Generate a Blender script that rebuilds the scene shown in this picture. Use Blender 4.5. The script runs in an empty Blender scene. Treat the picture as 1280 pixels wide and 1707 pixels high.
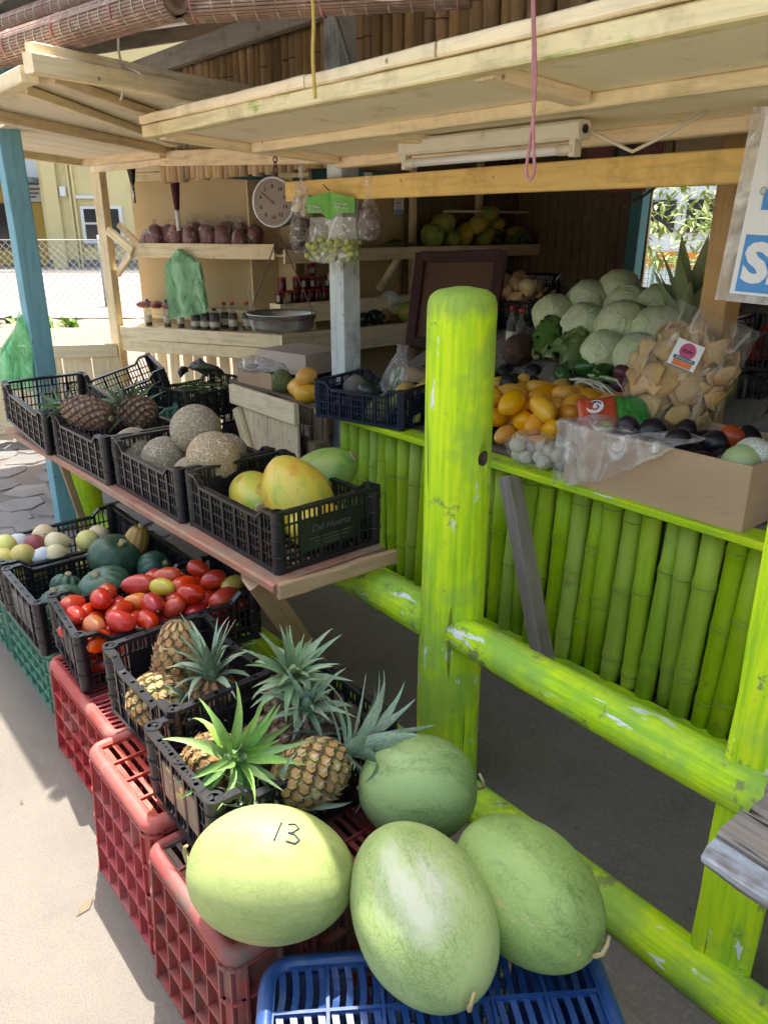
import bpy, math, random
from mathutils import Vector, Matrix, Euler, noise

# ------------------------------------------------------------------ camera, sky, sun, exposure
# World: X runs from the street into the stall, Y along the street, Z up. Metres.
SC = bpy.context.scene
COL = SC.collection
R = math.radians
cam_d = bpy.data.cameras.new('camera')
cam = bpy.data.objects.new('camera', cam_d); COL.objects.link(cam)
cam.location = (0, 0, 1.6)
cam.rotation_euler = (R(90 - 20.5), 0, R(-39.5))
cam_d.sensor_fit = 'VERTICAL'; cam_d.sensor_height = 24.0
cam_d.lens = 24.0 * 1282 / 1707
cam_d.clip_start = 0.02; cam_d.clip_end = 400
SC.camera = cam

SUN = Vector((0.20, 0.28, 1.0)).normalized()
world = bpy.data.worlds.new('World'); SC.world = world; world.use_nodes = True
wn = world.node_tree; wn.nodes.clear()
sky = wn.nodes.new('ShaderNodeTexSky'); sky.sky_type = 'NISHITA'; sky.sun_disc = False
sky.sun_elevation = math.asin(SUN.z); sky.sun_rotation = math.atan2(SUN.x, SUN.y)
sky.dust_density = 5.5; sky.air_density = 1.5; sky.ozone_density = 0
bgn = wn.nodes.new('ShaderNodeBackground'); bgn.inputs[1].default_value = 0.15
wo = wn.nodes.new('ShaderNodeOutputWorld')
wn.links.new(sky.outputs[0], bgn.inputs[0]); wn.links.new(bgn.outputs[0], wo.inputs[0])
sun_d = bpy.data.lights.new('sun', 'SUN'); sun_d.energy = 4.0; sun_d.angle = R(0.55); sun_d.color = (1, .95, .87)
sun = bpy.data.objects.new('sun', sun_d); COL.objects.link(sun)
sun.rotation_euler = SUN.to_track_quat('Z', 'Y').to_euler()
sun.location = (0, 0, 8)
SC.view_settings.view_transform = 'Standard'; SC.view_settings.look = 'None'
SC.view_settings.gamma = 1; SC.view_settings.use_curve_mapping = False
SC.view_settings.exposure = 1.56
SC.cycles.max_bounces = 6; SC.cycles.diffuse_bounces = 4; SC.cycles.transparent_max_bounces = 10
SC.cycles.use_adaptive_sampling = True; SC.cycles.adaptive_threshold = .03
SC.cycles.glossy_bounces = 2; SC.cycles.transmission_bounces = 2
SC.cycles.caustics_reflective = False; SC.cycles.caustics_refractive = False
SC.cycles.sample_clamp_indirect = 6

rnd = random.Random(7)
def U(a, b): return rnd.uniform(a, b)

# ------------------------------------------------------------------ geometry helpers
class MB:
    def __init__(s): s.v = []; s.f = []; s.sm = []; s.mi = []
    def add(s, vs, fs, smooth=False, mi=0):
        o = len(s.v); s.v += [tuple(p) for p in vs]
        for q in fs: s.f.append(tuple(i + o for i in q)); s.sm.append(smooth); s.mi.append(mi)
    def box(s, c, d, rot=None, mi=0):
        x, y, z = d[0] / 2, d[1] / 2, d[2] / 2; c = Vector(c)
        vs = [Vector((i * x, j * y, k * z)) for k in (-1, 1) for j in (-1, 1) for i in (-1, 1)]
        if rot is not None: vs = [rot @ p for p in vs]
        s.add([p + c for p in vs], [(0, 2, 3, 1), (4, 5, 7, 6), (0, 1, 5, 4), (2, 6, 7, 3), (0, 4, 6, 2), (1, 3, 7, 5)], mi=mi)
    def bar(s, p, q, w, h, mi=0):
        p = Vector(p); q = Vector(q); d = q - p
        s.box((p + q) / 2, (d.length, w, h), frame(d), mi)
    def tube(s, pts, rs, n=8, caps=True, smooth=True, mi=0, flat=1.0):
        pts = [Vector(p) for p in pts]
        if not hasattr(rs, '__len__'): rs = [rs] * len(pts)
        up = Vector((0, 0, 1)); vs = []; prev = None
        for i, p in enumerate(pts):
            t = (pts[min(i + 1, len(pts) - 1)] - pts[max(i - 1, 0)])
            if t.length < 1e-9: t = Vector((0, 0, 1))
            t.normalize()
            if prev is None: a = t.cross(up if abs(t.z) < .9 else Vector((1, 0, 0))).normalized()
            else:
                a = prev - t * prev.dot(t)
                a = a.normalized() if a.length > 1e-6 else t.orthogonal().normalized()
            prev = a; b = t.cross(a)
            for k in range(n):
                g = 2 * math.pi * k / n
                vs.append(p + (a * math.cos(g) + b * math.sin(g) * flat) * rs[i])
        fs = []
        for i in range(len(pts) - 1):
            for k in range(n):
                k2 = (k + 1) % n
                fs.append((i * n + k, i * n + k2, (i + 1) * n + k2, (i + 1) * n + k))
        s.add(vs, fs, smooth, mi)
        if caps:
            o = len(s.v) - len(vs); m = len(pts) - 1
            s.f.append(tuple(o + k for k in reversed(range(n)))); s.sm.append(False); s.mi.append(mi)
            s.f.append(tuple(o + m * n + k for k in range(n))); s.sm.append(False); s.mi.append(mi)
    def lathe(s, prof, n=20, fn=None, mi=0, smooth=True):
        """prof: list of (r, z); fn(r, ang, z, i)->(x, y, z) optional."""
        vs = []; fs = []; m = len(prof)
        for i, (r, z) in enumerate(prof):
            for k in range(n):
                g = 2 * math.pi * k / n
                vs.append(fn(r, g, z, i) if fn else (r * math.cos(g), r * math.sin(g), z))
        for i in range(m - 1):
            for k in range(n):
                k2 = (k + 1) % n
                fs.append((i * n + k, i * n + k2, (i + 1) * n + k2, (i + 1) * n + k))
        s.add(vs, fs, smooth, mi)
        o = len(s.v) - len(vs)
        s.f.append(tuple(o + k for k in reversed(range(n)))); s.sm.append(smooth); s.mi.append(mi)
        s.f.append(tuple(o + (m - 1) * n + k for k in range(n))); s.sm.append(smooth); s.mi.append(mi)
    def mapv(s, fn): s.v = [tuple(fn(Vector(p))) for p in s.v]
    def mesh(s, name, *mats):
        me = bpy.data.meshes.new(name); me.from_pydata(s.v, [], s.f)
        me.polygons.foreach_set('use_smooth', s.sm)
        me.polygons.foreach_set('material_index', s.mi)
        for m in mats: me.materials.append(m)
        me.update(); return me

def frame(d, up=(0, 0, 1)):
    x = Vector(d).normalized(); up = Vector(up)
    if abs(x.dot(up)) > .98: up = Vector((0, 1, 0)) if abs(x.y) < .9 else Vector((1, 0, 0))
    y = up.cross(x).normalized(); z = x.cross(y)
    return Matrix((x, y, z)).transposed()
def TM(loc, rot=None, sc=(1, 1, 1)):
    m = Matrix.Translation(Vector(loc))
    if rot is not None: m = m @ (rot.to_4x4() if isinstance(rot, Matrix) else Euler(rot).to_matrix().to_4x4())
    if not hasattr(sc, '__len__'): sc = (sc,) * 3
    return m @ Matrix.Diagonal((*sc, 1))
def tag(o, label=None, cat=None, group=None, kind=None):
    if label: o['label'] = label
    if cat: o['category'] = cat
    if group: o['group'] = group
    if kind: o['kind'] = kind
    return o
def ob(name, me, M=None, parent=None, label=None, cat=None, group=None, kind=None):
    """M is a world matrix for a top-level object, and in the parent's space for a part."""
    o = bpy.data.objects.new(name, me); COL.objects.link(o)
    if parent is not None: o.parent = parent
    if M is not None: o.matrix_basis = M
    return tag(o, label, cat, group, kind)
def root(name, label, cat, loc=(0, 0, 0), rot=(0, 0, 0), group=None, kind=None):
    o = bpy.data.objects.new(name, None); COL.objects.link(o)
    o.location = loc; o.rotation_euler = rot; o.empty_display_size = .05
    return tag(o, label, cat, group, kind)
def wloc(o):
    L = Vector((0, 0, 0))
    while o is not None: L = L + o.location; o = o.parent
    return L
def wpart(name, mb, mat, parent, label=None, kind=None):
    """mesh given in world coordinates under an unrotated root"""
    L = wloc(parent)
    mb.v = [(p[0] - L.x, p[1] - L.y, p[2] - L.z) for p in mb.v]
    return ob(name, mb.mesh(name, mat), None, parent, label, kind=kind)
def prism_mesh(L, w, h, ch=.004, seg=6, wob=.0, seed=0):
    """chamfered plank along local X, centred"""
    mb = MB(); n = 8; vs = []; fs = []
    y, z = w / 2, h / 2; c = min(ch, y * .8, z * .8)
    ring = [(-y + c, -z), (y - c, -z), (y, -z + c), (y, z - c), (y - c, z), (-y + c, z), (-y, z - c), (-y, -z + c)]
    for i in range(seg + 1):
        t = i / seg; x = -L / 2 + L * t
        dy = noise.noise((x * 1.7 + seed * 3.1, seed, 0)) * wob; dz = noise.noise((x * 1.7, seed * 2.3, 5)) * wob
        for (a, b) in ring:
            e = (noise.noise((x * 9 + seed, a * 30, b * 30 + seed)) * wob * .5)
            vs.append((x, a + dy + e, b + dz + e))
    for i in range(seg):
        for k in range(n):
            k2 = (k + 1) % n
            fs.append((i * n + k, i * n + k2, (i + 1) * n + k2, (i + 1) * n + k))
    fs.append(tuple(reversed(range(n)))); fs.append(tuple(seg * n + k for k in range(n)))
    mb.add(vs, fs); return mb
_pseed = [0]
def plank(name, p, q, w, h, mat, parent=None, up=(0, 0, 1), ch=.004, wob=.003, seg=6, **kw):
    """board from p to q (world); w across (horizontal), h along 'up'"""
    p = Vector(p); q = Vector(q); d = q - p; _pseed[0] += 1
    mb = prism_mesh(d.length, w, h, ch, seg, wob, _pseed[0])
    M = TM((p + q) / 2, frame(d, up))
    if parent is not None: M = Matrix.Translation(-wloc(parent)) @ M
    return ob(name, mb.mesh(name, mat), M, parent, **kw)
def sheet(name, pts, z, mat, parent=None, th=0, kind=None, **kw):
    """flat polygon at height z, optionally with thickness downwards"""
    mb = MB(); n = len(pts)
    mb.add([(x, y, z) for x, y in pts], [tuple(range(n))])
    if th:
        mb.add([(x, y, z - th) for x, y in pts], [tuple(reversed(range(n)))])
        for i in range(n):
            a, b = pts[i], pts[(i + 1) % n]
            mb.add([(a[0], a[1], z), (a[0], a[1], z - th), (b[0], b[1], z - th), (b[0], b[1], z)], [(0, 1, 2, 3)])
    if parent is not None: return wpart(name, mb, mat, parent, kind=kind)
    return ob(name, mb.mesh(name, mat), None, None, kind=kind, **kw)
def slab(mb, quad, th):
    """quad: 4 world points (counter-clockwise from the side the normal points), thickness th along -normal"""
    q = [Vector(p) for p in quad]; n = (q[1] - q[0]).cross(q[2] - q[0]).normalized() * th
    mb.add(q + [p - n for p in q], [(0, 1, 2, 3), (7, 6, 5, 4), (0, 4, 5, 1), (1, 5, 6, 2), (2, 6, 7, 3), (3, 7, 4, 0)])
A_ = R(39.5)
def CV(u, v, z):
    """point u metres right and v metres ahead of the spot the photographer stands on"""
    return Vector((u * math.cos(A_) + v * math.sin(A_), -u * math.sin(A_) + v * math.cos(A_), z))
def text(name, body, M, size, mat, parent, bold=0.0, depth=.0006, align='CENTER', shear=0):
    cu = bpy.data.curves.new(name, 'FONT'); cu.body = body; cu.size = size; cu.extrude = depth; cu.offset = bold
    cu.align_x = align; cu.align_y = 'CENTER'; cu.shear = shear; cu.resolution_u = 3
    tmp = bpy.data.objects.new('tmp_text', cu); COL.objects.link(tmp)
    me = bpy.data.meshes.new_from_object(tmp.evaluated_get(bpy.context.evaluated_depsgraph_get()))
    bpy.data.objects.remove(tmp); bpy.data.curves.remove(cu)
    me.materials.clear(); me.materials.append(mat)
    return ob(name, me, M, parent)

# ------------------------------------------------------------------ materials
class NT:
    def __init__(s, name):
        s.m = bpy.data.materials.new(name); s.m.use_nodes = True; s.t = s.m.node_tree
        s.b = s.t.nodes['Principled BSDF']; s.o = s.t.nodes['Material Output']
    def n(s, ty, **kw):
        x = s.t.nodes.new('ShaderNode' + ty)
        for k, v in kw.items(): setattr(x, k, v)
        return x
    def l(s, a, b): s.t.links.new(a, b)
    def coord(s, stretch=(1, 1, 1), out='Object', rot=(0, 0, 0), warp=0, wscale=3):
        tc = s.n('TexCoord'); mp = s.n('Mapping'); mp.inputs['Scale'].default_value = stretch
        mp.inputs['Rotation'].default_value = rot
        oi = s.n('ObjectInfo'); ad = s.n('VectorMath', operation='ADD'); ml = s.n('VectorMath', operation='SCALE')
        cb = s.n('CombineXYZ'); s.l(oi.outputs['Random'], cb.inputs[0]); s.l(oi.outputs['Random'], cb.inputs[1])
        s.l(cb.outputs[0], ml.inputs[0]); ml.inputs[3].default_value = 37.0
        s.l(tc.outputs[out], mp.inputs[0]); s.l(mp.outputs[0], ad.inputs[0]); s.l(ml.outputs[0], ad.inputs[1])
        if not warp: return ad.outputs[0]
        nz = s.n('TexNoise'); nz.inputs['Scale'].default_value = wscale; nz.inputs['Detail'].default_value = 1; s.l(ad.outputs[0], nz.inputs['Vector'])
        sb = s.n('VectorMath', operation='SUBTRACT'); s.l(nz.outputs['Color'], sb.inputs[0]); sb.inputs[1].default_value = (.5, .5, .5)
        sc = s.n('VectorMath', operation='SCALE'); s.l(sb.outputs[0], sc.inputs[0]); sc.inputs[3].default_value = warp
        a2 = s.n('VectorMath', operation='ADD'); s.l(ad.outputs[0], a2.inputs[0]); s.l(sc.outputs[0], a2.inputs[1])
        return a2.outputs[0]
    def noise(s, co, scale, detail=5, rough=.55):
        x = s.n('TexNoise'); x.inputs['Scale'].default_value = scale; x.inputs['Detail'].default_value = min(detail, 4)
        x.inputs['Roughness'].default_value = rough; s.l(co, x.inputs['Vector']); return x.outputs['Fac']
    def vor(s, co, scale, feature='DISTANCE_TO_EDGE', out='Distance', rnd_=1.0):
        x = s.n('TexVoronoi', feature=feature); x.inputs['Scale'].default_value = scale
        x.inputs['Randomness'].default_value = rnd_
        s.l(co, x.inputs['Vector']); return x.outputs[out]
    def ramp(s, fac, stops, interp='LINEAR'):
        x = s.n('ValToRGB'); s.l(fac, x.inputs[0]); e = x.color_ramp.elements; x.color_ramp.interpolation = interp
        while len(e) < len(stops): e.new(.5)
        for i, (p, c) in enumerate(stops):
            e[i].position = p
            if not hasattr(c, '__len__'): c = (c, c, c)
            e[i].color = (*c[:3], 1)
        return x.outputs[0]
    def mix(s, fac, a, b, blend='MIX'):
        x = s.n('Mix', data_type='RGBA', blend_type=blend)
        for sock, v in ((x.inputs[0], fac), (x.inputs[6], a), (x.inputs[7], b)):
            if isinstance(v, bpy.types.NodeSocket): s.l(v, sock)
            elif hasattr(v, '__len__'): sock.default_value = (*v[:3], 1)
            else: sock.default_value = v
        return x.outputs[2]
    def vary(s, col, hue=.02, val=.25, sat=.1):
        oi = s.n('ObjectInfo'); h = s.n('HueSaturation')
        def rng(inp, mul, amp, base):
            a = s.n('Math', operation='MULTIPLY'); s.l(oi.outputs['Random'], a.inputs[0]); a.inputs[1].default_value = mul
            f = s.n('Math', operation='FRACT'); s.l(a.outputs[0], f.inputs[0])
            r = s.n('MapRange'); s.l(f.outputs[0], r.inputs[0]); r.inputs[3].default_value = base - amp; r.inputs[4].default_value = base + amp
            s.l(r.outputs[0], inp)
        rng(h.inputs['Hue'], 1.0, hue, .5); rng(h.inputs['Value'], 7.31, val, 1.0); rng(h.inputs['Saturation'], 13.7, sat, 1.0)
        s.l(col, h.inputs['Color']); return h.outputs[0]
    def bump(s, h, strength=.3, dist=.01):
        x = s.n('Bump'); x.inputs['Strength'].default_value = strength; x.inputs['Distance'].default_value = dist
        s.l(h, x.inputs['Height'])
        if s.b.inputs['Normal'].links: s.l(s.b.inputs['Normal'].links[0].from_socket, x.inputs['Normal'])
        s.l(x.outputs[0], s.b.inputs['Normal'])
    def done(s, col, rough=.6, spec=.5):
        if isinstance(col, bpy.types.NodeSocket): s.l(col, s.b.inputs['Base Color'])
        else: s.b.inputs['Base Color'].default_value = (*col, 1)
        if isinstance(rough, bpy.types.NodeSocket): s.l(rough, s.b.inputs['Roughness'])
        else: s.b.inputs['Roughness'].default_value = rough
        s.b.inputs['Specular IOR Level'].default_value = spec
        return s.m

def M_simple(name, c1, c2=None, scale=8, rough=.6, bump=.0, bscale=40, bdist=.004, stretch=(1, 1, 1), vary=None, spec=.5, c3=None, c3t=(.62, .7), c3s=14, rvar=.0, detail=5, metal=0):
    t = NT(name); co = t.coord(stretch)
    c2 = c2 or tuple(x * .75 for x in c1)
    col = t.ramp(t.noise(co, scale, detail), [(.3, c2), (.7, c1)])
    if c3: col = t.mix(t.ramp(t.noise(co, c3s, 6, .65), [(c3t[0], 0), (c3t[1], 1)]), col, c3)
    if vary: col = t.vary(col, *vary)
    if bump: t.bump(t.noise(co, bscale, 6), bump, bdist)
    r = rough
    if rvar: r = t.ramp(t.noise(co, scale * 2.3), [(.3, rough - rvar), (.7, rough + rvar)])
    t.b.inputs['Metallic'].default_value = metal
    return t.done(col, r, spec)

def M_wood(name, paint, bare=None, wear=.6, grain=.25, rough=.65, dirt=(.16, .12, .08), dirt_amt=.5, scale=1.0, vary=(.008, .07, .05)):
    """painted or bare plank; grain along local X"""
    t = NT(name); co = t.coord((1.2 * scale, 14 * scale, 14 * scale), warp=.25, wscale=2)
    co2 = t.coord((1, 1, 1))
    g = t.noise(co, 3.5, 8, .6)
    p2 = tuple(x * .70 for x in paint)
    col = t.ramp(g, [(.25, p2), (.52, paint)])
    if bare:
        mask = t.mix(.55, t.noise(co, 1.6, 8, .7), t.noise(co2, 5, 5, .6))
        col = t.mix(t.ramp(mask, [(wear - .03, 0), (wear + .03, 1)]), col, t.mix(g, tuple(x * .6 for x in bare), bare))
    dm = t.ramp(t.noise(co2, 7, 9, .72), [(.5, 0), (.75, dirt_amt)])
    col = t.mix(dm, col, dirt)
    kn = t.ramp(t.vor(co2, 9, 'F1'), [(.03, .75), (.07, 0)])
    col = t.mix(kn, col, tuple(x * .35 for x in dirt))
    col = t.vary(col, *vary)
    t.bump(g, grain, .004)
    return t.done(col, rough, .35)

def M_weathered(name, c1, c2, crack=(.03, .025, .02), rough=.8, stretch=(1.0, 16, 16)):
    t = NT(name); co = t.coord(stretch, warp=.3, wscale=2); co2 = t.coord()
    g = t.noise(co, 4, 9, .65)
    col = t.ramp(g, [(.25, c2), (.65, c1)])
    cr = t.ramp(t.noise(co, 2.2, 3, .5), [(.33, 1), (.37, 0)])
    col = t.mix(cr, col, crack)
    col = t.mix(t.ramp(t.noise(co2, 6, 6), [(.5, 0), (.8, .5)]), col, tuple(x * .5 for x in c2))
    t.bump(g, .5, .006)
    return t.done(col, rough, .25)

def M_neon(name, axis=2, wear=0.0, top=None):
    t = NT(name); st = [14, 14, 14]; st[axis] = 1.3
    co = t.coord(tuple(st), warp=.4, wscale=1.5); co2 = t.coord()
    stf = [55, 55, 55]; stf[axis] = 2.2
    fine = t.noise(t.coord(tuple(stf)), 1.6, 3, .6)
    g = t.mix(.45, t.noise(co, 2.2, 9, .65), fine)
    col = t.ramp(g, [(.30, (.20, .42, .02)), (.42, (.38, .62, .012)), (.52, (.52, .74, .012)), (.64, (.70, .80, .02))])
    pt = t.ramp(t.noise(co2, 5, 6, .6), [(.48 - wear * .07, 0), (.62 - wear * .06, .6 + wear * .3)])
    col = t.mix(pt, col, (.27, .46, .07))
    st3 = [30, 30, 30]; st3[axis] = 9
    co3 = t.coord(tuple(st3), warp=.5, wscale=2)
    chip = t.ramp(t.noise(co3, 1.0, 4, .55), [(.66 - wear * .06, 0), (.675 - wear * .06, 1)])
    chip = t.mix(t.ramp(t.noise(co2, 4.5, 3), [(.47, 0), (.55, 1)]), (0, 0, 0), chip)
    col = t.mix(chip, col, (.72, .74, .70))
    worn = t.ramp(t.noise(co2, 9, 8, .75), [(.62 - wear * .07, 0), (.68 - wear * .06, .85)])
    col = t.mix(worn, col, (.20, .24, .09))
    if top:
        tc = t.n('TexCoord'); sp = t.n('SeparateXYZ'); t.l(tc.outputs['Object'], sp.inputs[0])
        ad = t.n('Math', operation='MULTIPLY_ADD'); t.l(t.noise(t.coord((9, 9, 2.5), warp=.4, wscale=3), 2.5, 4, .65), ad.inputs[0]); ad.inputs[1].default_value = .13; t.l(sp.outputs[2], ad.inputs[2])
        mr = t.n('MapRange'); t.l(ad.outputs[0], mr.inputs[0]); mr.inputs[1].default_value = top; mr.inputs[2].default_value = top + .03
        col = t.mix(mr.outputs[0], col, t.mix(fine, (.20, .33, .05), (.40, .56, .07)))
    ck = [26, 26, 26]; ck[axis] = 1.0
    crk = t.noise(t.coord(tuple(ck), warp=.5, wscale=1.2), 1.3, 2, .4)
    cr = t.ramp(crk, [(.245, .8), (.262, 0)])
    col = t.mix(cr, col, (.12, .17, .01))
    t.bump(g, .6, .006)
    t.bump(t.ramp(crk, [(.24, 0), (.27, 1)]), .4, .004)
    return t.done(col, .72, .25)

def M_fabricplastic(name, tint, alpha=.3, rough=.2, streak=30, hi=.75, sh=1.0):
    """thin clear film: part see-through, part scattering, wrinkle sheen"""
    m = NT(name); t = m.t
    co = m.coord((1, 1, .6), warp=.5, wscale=6)
    nz = m.noise(co, streak, 4, .6)
    m.b.inputs['Base Color'].default_value = (*tint, 1); m.b.inputs['Roughness'].default_value = rough
    m.b.inputs['Specular IOR Level'].default_value = .8
    m.b.inputs['Transmission Weight'].default_value = 0
    m.bump(nz, .8, .01)
    tr = m.n('BsdfTransparent'); tr.inputs[0].default_value = (*[min(1, x * .35 + .65) for x in tint], 1)
    mx = m.n('MixShader')
    fac = m.ramp(nz, [(.38, alpha * .4), (.56, alpha), (.66, min(1, alpha * 2.2 + .22))])
    m.l(fac, mx.inputs[0]); m.l(tr.outputs[0], mx.inputs[1]); m.l(m.b.outputs[0], mx.inputs[2])
    m.l(mx.outputs[0], m.o.inputs[0])
    return m.m

def M_glass(name, tint=(.9, .9, .9), alpha=.25, rough=.08):
    m = NT(name); m.b.inputs['Base Color'].default_value = (*tint, 1); m.b.inputs['Roughness'].default_value = rough
    tr = m.n('BsdfTransparent'); tr.inputs[0].default_value = (*tint, 1); mx = m.n('MixShader'); mx.inputs[0].default_value = alpha
    m.l(tr.outputs[0], mx.inputs[1]); m.l(m.b.outputs[0], mx.inputs[2]); m.l(mx.outputs[0], m.o.inputs[0]); return m.m

def M_net(name, base, base2, line, scale=28, width=.05, bump=.6, warp=.06, rough=.6, patch=None, wscale=14, soft=.03, dist=.004, vary=None, smax=1.0):
    """netted rind: voronoi edges as lines"""
    t = NT(name); co = t.coord(warp=warp, wscale=wscale)
    co2 = t.coord()
    e = t.vor(co, scale)
    m = t.ramp(e, [(width, 1), (width + soft, 0)])
    br = t.ramp(t.noise(co2, 20, 4), [(.25, .25), (.55, 1)])
    mm = t.n('Math', operation='MULTIPLY'); t.l(m, mm.inputs[0]); t.l(br, mm.inputs[1])
    m2 = t.n('Math', operation='MULTIPLY'); t.l(mm.outputs[0], m2.inputs[0]); m2.inputs[1].default_value = smax
    b = t.ramp(t.noise(co2, 4.5, 6), [(.3, base2), (.7, base)])
    if patch: b = t.mix(t.ramp(t.noise(co2, 3.2, 4), [(.52, 0), (.66, .9)]), b, patch)
    col = t.mix(m2.outputs[0], b, line)
    if vary: col = t.vary(col, *vary)
    if bump: t.bump(mm.outputs[0], bump, dist)
    return t.done(col, rough, .4)
# ------------------------------------------------------------------ shared materials
m_cream = M_wood('cream_paint', (.86, .71, .45), (.42, .30, .17), wear=.70, dirt=(.30, .20, .10), dirt_amt=.35)
m_cream_panel = M_simple('cream_plywood', (.87, .78, .56), (.82, .72, .50), 3, .6, .08, 30, c3=(.55, .42, .24), c3t=(.60, .8), c3s=5)
m_beige_wall = M_simple('beige_wall_paint', (.56, .43, .23), (.49, .37, .19), 2.5, .6, .08, 30, c3=(.36, .26, .14), c3t=(.6, .85), c3s=4)
m_cream_smear = M_wood('cream_paint_green_smears', (.80, .66, .38), (.36, .52, .06), wear=.60, dirt=(.30, .20, .10), dirt_amt=.6)
m_yellow_beam = M_wood('yellow_beam_paint', (.80, .54, .19), (.50, .30, .10), wear=.68, dirt=(.25, .13, .04), dirt_amt=.5)
m_blue_post = M_wood('worn_blue_paint', (.16, .36, .42), (.40, .40, .36), wear=.60, dirt=(.10, .14, .16), dirt_amt=.4)
m_white_post = M_wood('worn_white_paint', (.60, .66, .68), (.26, .20, .16), wear=.62, dirt=(.12, .11, .11), dirt_amt=.7)
m_grey_beam = M_wood('grey_beam_paint', (.50, .47, .42), (.30, .25, .20), wear=.60, dirt=(.15, .13, .11), dirt_amt=.5)
m_teal = M_wood('teal_paint', (.07, .24, .27), (.2, .2, .2), wear=.72)
m_raw = M_wood('raw_lumber', (.48, .30, .13), (.35, .2, .08), wear=.66, dirt=(.16, .08, .03), dirt_amt=.5, grain=.4)
m_cutwood = M_wood('cut_plank_wood', (.46, .31, .17), None, dirt=(.15, .09, .05), grain=.5)
m_redwood = M_wood('red_edge_wood', (.40, .20, .13), (.42, .29, .19), wear=.53, dirt=(.14, .08, .06), grain=.5)
m_greywood = M_weathered('grey_weathered_wood', (.30, .255, .215), (.14, .118, .10))
m_strut = M_weathered('grey_brown_strut', (.36, .30, .25), (.20, .165, .14))
m_brownwood = M_weathered('brown_weathered_wood', (.26, .18, .12), (.11, .075, .05))
m_darkwood = M_wood('dark_red_frame_wood', (.05, .014, .012), None, dirt=(.01, .005, .005))
m_neon_post = M_neon('neon_green_paint_post', 2, .15, 1.455)
m_neon_rail = M_neon('neon_green_paint_rail', 0)
m_neon_worn = M_neon('chipped_neon_green_paint', 2, .75)
m_olive = M_simple('worn_olive_end_grain', (.36, .52, .06), (.27, .40, .05), 20, .85, .5, 60)
m_bluewhite = M_wood('chipped_white_blue_paint', (.40, .43, .47), (.20, .16, .14), wear=.50, dirt=(.16, .14, .13), dirt_amt=.9)
def M_bamboo(name, c1, c2, joint, dirt, val=.2, rough=.5):
    t = NT(name); co = t.coord((16, 16, 1.2), warp=.3, wscale=1.5); co2 = t.coord()
    g = t.noise(co, 2.5, 7, .6)
    col = t.ramp(g, [(.25, c2), (.7, c1)])
    col = t.mix(t.ramp(t.noise(t.coord((4, 4, 1.2)), 2.6, 5), [(.5, 0), (.72, .8)]), col, joint)
    col = t.mix(t.ramp(t.noise(co2, 14, 8, .75), [(.60, 0), (.74, .7)]), col, dirt)
    col = t.vary(col, .006, val, .1)
    t.bump(g, .2, .004)
    return t.done(col, rough, .4)
m_bamboo = M_bamboo('green_painted_bamboo', (.42, .58, .035), (.29, .46, .022), (.47, .56, .08), (.20, .21, .06), .09)
m_bamboo_dry = M_bamboo('dry_brown_bamboo', (.56, .39, .21), (.36, .23, .11), (.46, .31, .17), (.16, .10, .06), .3, .6)
m_node = M_simple('bamboo_node_green', (.25, .37, .04), (.17, .25, .03), 30, .7); m_node_dry = M_simple('bamboo_node_brown', (.13, .08, .045), None, 30, .8)
m_metal_roof = M_simple('corrugated_zinc', (.42, .42, .42), (.30, .30, .30), 3, .45, .05, 40, c3=(.22, .15, .10), c3t=(.62, .8), metal=.6)
m_black = M_simple('black_crate_plastic', (.013, .014, .018), (.008, .009, .012), 9, .33, .06, 60, vary=(.01, .2, .1), c3=(.05, .05, .05), c3t=(.62, .95), c3s=9)
m_navy = M_simple('navy_crate_plastic', (.012, .02, .05), (.008, .012, .03), 9, .4, .06, 60, c3=(.07, .07, .08), c3t=(.62, .85), c3s=9)
m_red = M_simple('faded_red_plastic', (.44, .07, .06), (.32, .04, .04), 4, .62, .1, 50, vary=(.008, .12, .08), c3=(.34, .20, .16), c3t=(.50, .78), c3s=8)
m_red_dirty = M_simple('dusty_red_plastic', (.34, .06, .05), (.24, .04, .035), 5, .6, .15, 50, c3=(.15, .10, .08), c3t=(.45, .66), c3s=8)
m_greenc = M_simple('green_crate_plastic', (.10, .25, .17), (.07, .19, .13), 4, .5, .1, 50, c3=(.22, .27, .21), c3t=(.52, .8), c3s=7)
m_blue = M_simple('blue_crate_plastic', (.015, .06, .20), (.010, .04, .14), 5, .38, .08, 60, c3=(.10, .12, .16), c3t=(.58, .8), c3s=9)
m_cardboard = M_simple('cardboard', (.54, .36, .22), (.47, .31, .19), 3, .85, .06, 60, stretch=(1, 1, 3), c3=(.30, .19, .12), c3t=(.6, .85), c3s=6)
m_pinkcard = M_simple('pale_pink_card', (.58, .46, .38), (.52, .40, .33), 3, .8)
m_white = M_simple('white_plastic', (.78, .78, .76), (.70, .70, .68), 4, .4)
m_offwhite = M_simple('aged_white_enamel', (.72, .68, .56), (.6, .56, .45), 5, .4, c3=(.35, .3, .22), c3t=(.62, .8))
m_steel = M_simple('dull_steel', (.50, .50, .50), (.38, .38, .38), 7, .35, .05, 50, metal=.85, rvar=.1)
m_rust = M_simple('rusty_iron', (.16, .10, .07), (.08, .05, .04), 20, .8)
m_blacktrim = M_simple('black_trim', (.015, .015, .015), (.01, .01, .01), 8, .4)
m_ink = M_simple('ink_black', (.02, .02, .025), (.015, .015, .02), 30, .6)
m_signblue = M_simple('sign_blue_print', (.05, .28, .70), (.045, .26, .66), 3, .3)
m_signwhite = M_simple('sign_white_print', (.80, .82, .86), (.77, .79, .83), 2, .3)
m_film = M_fabricplastic('clear_film', (.85, .83, .82), .20, .18, 24)
m_film_milky = M_fabricplastic('milky_film', (.88, .85, .83), .42, .3, 9)
m_greenbag = M_fabricplastic('green_bag_film', (.20, .48, .23), .80, .35, 10)
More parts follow.
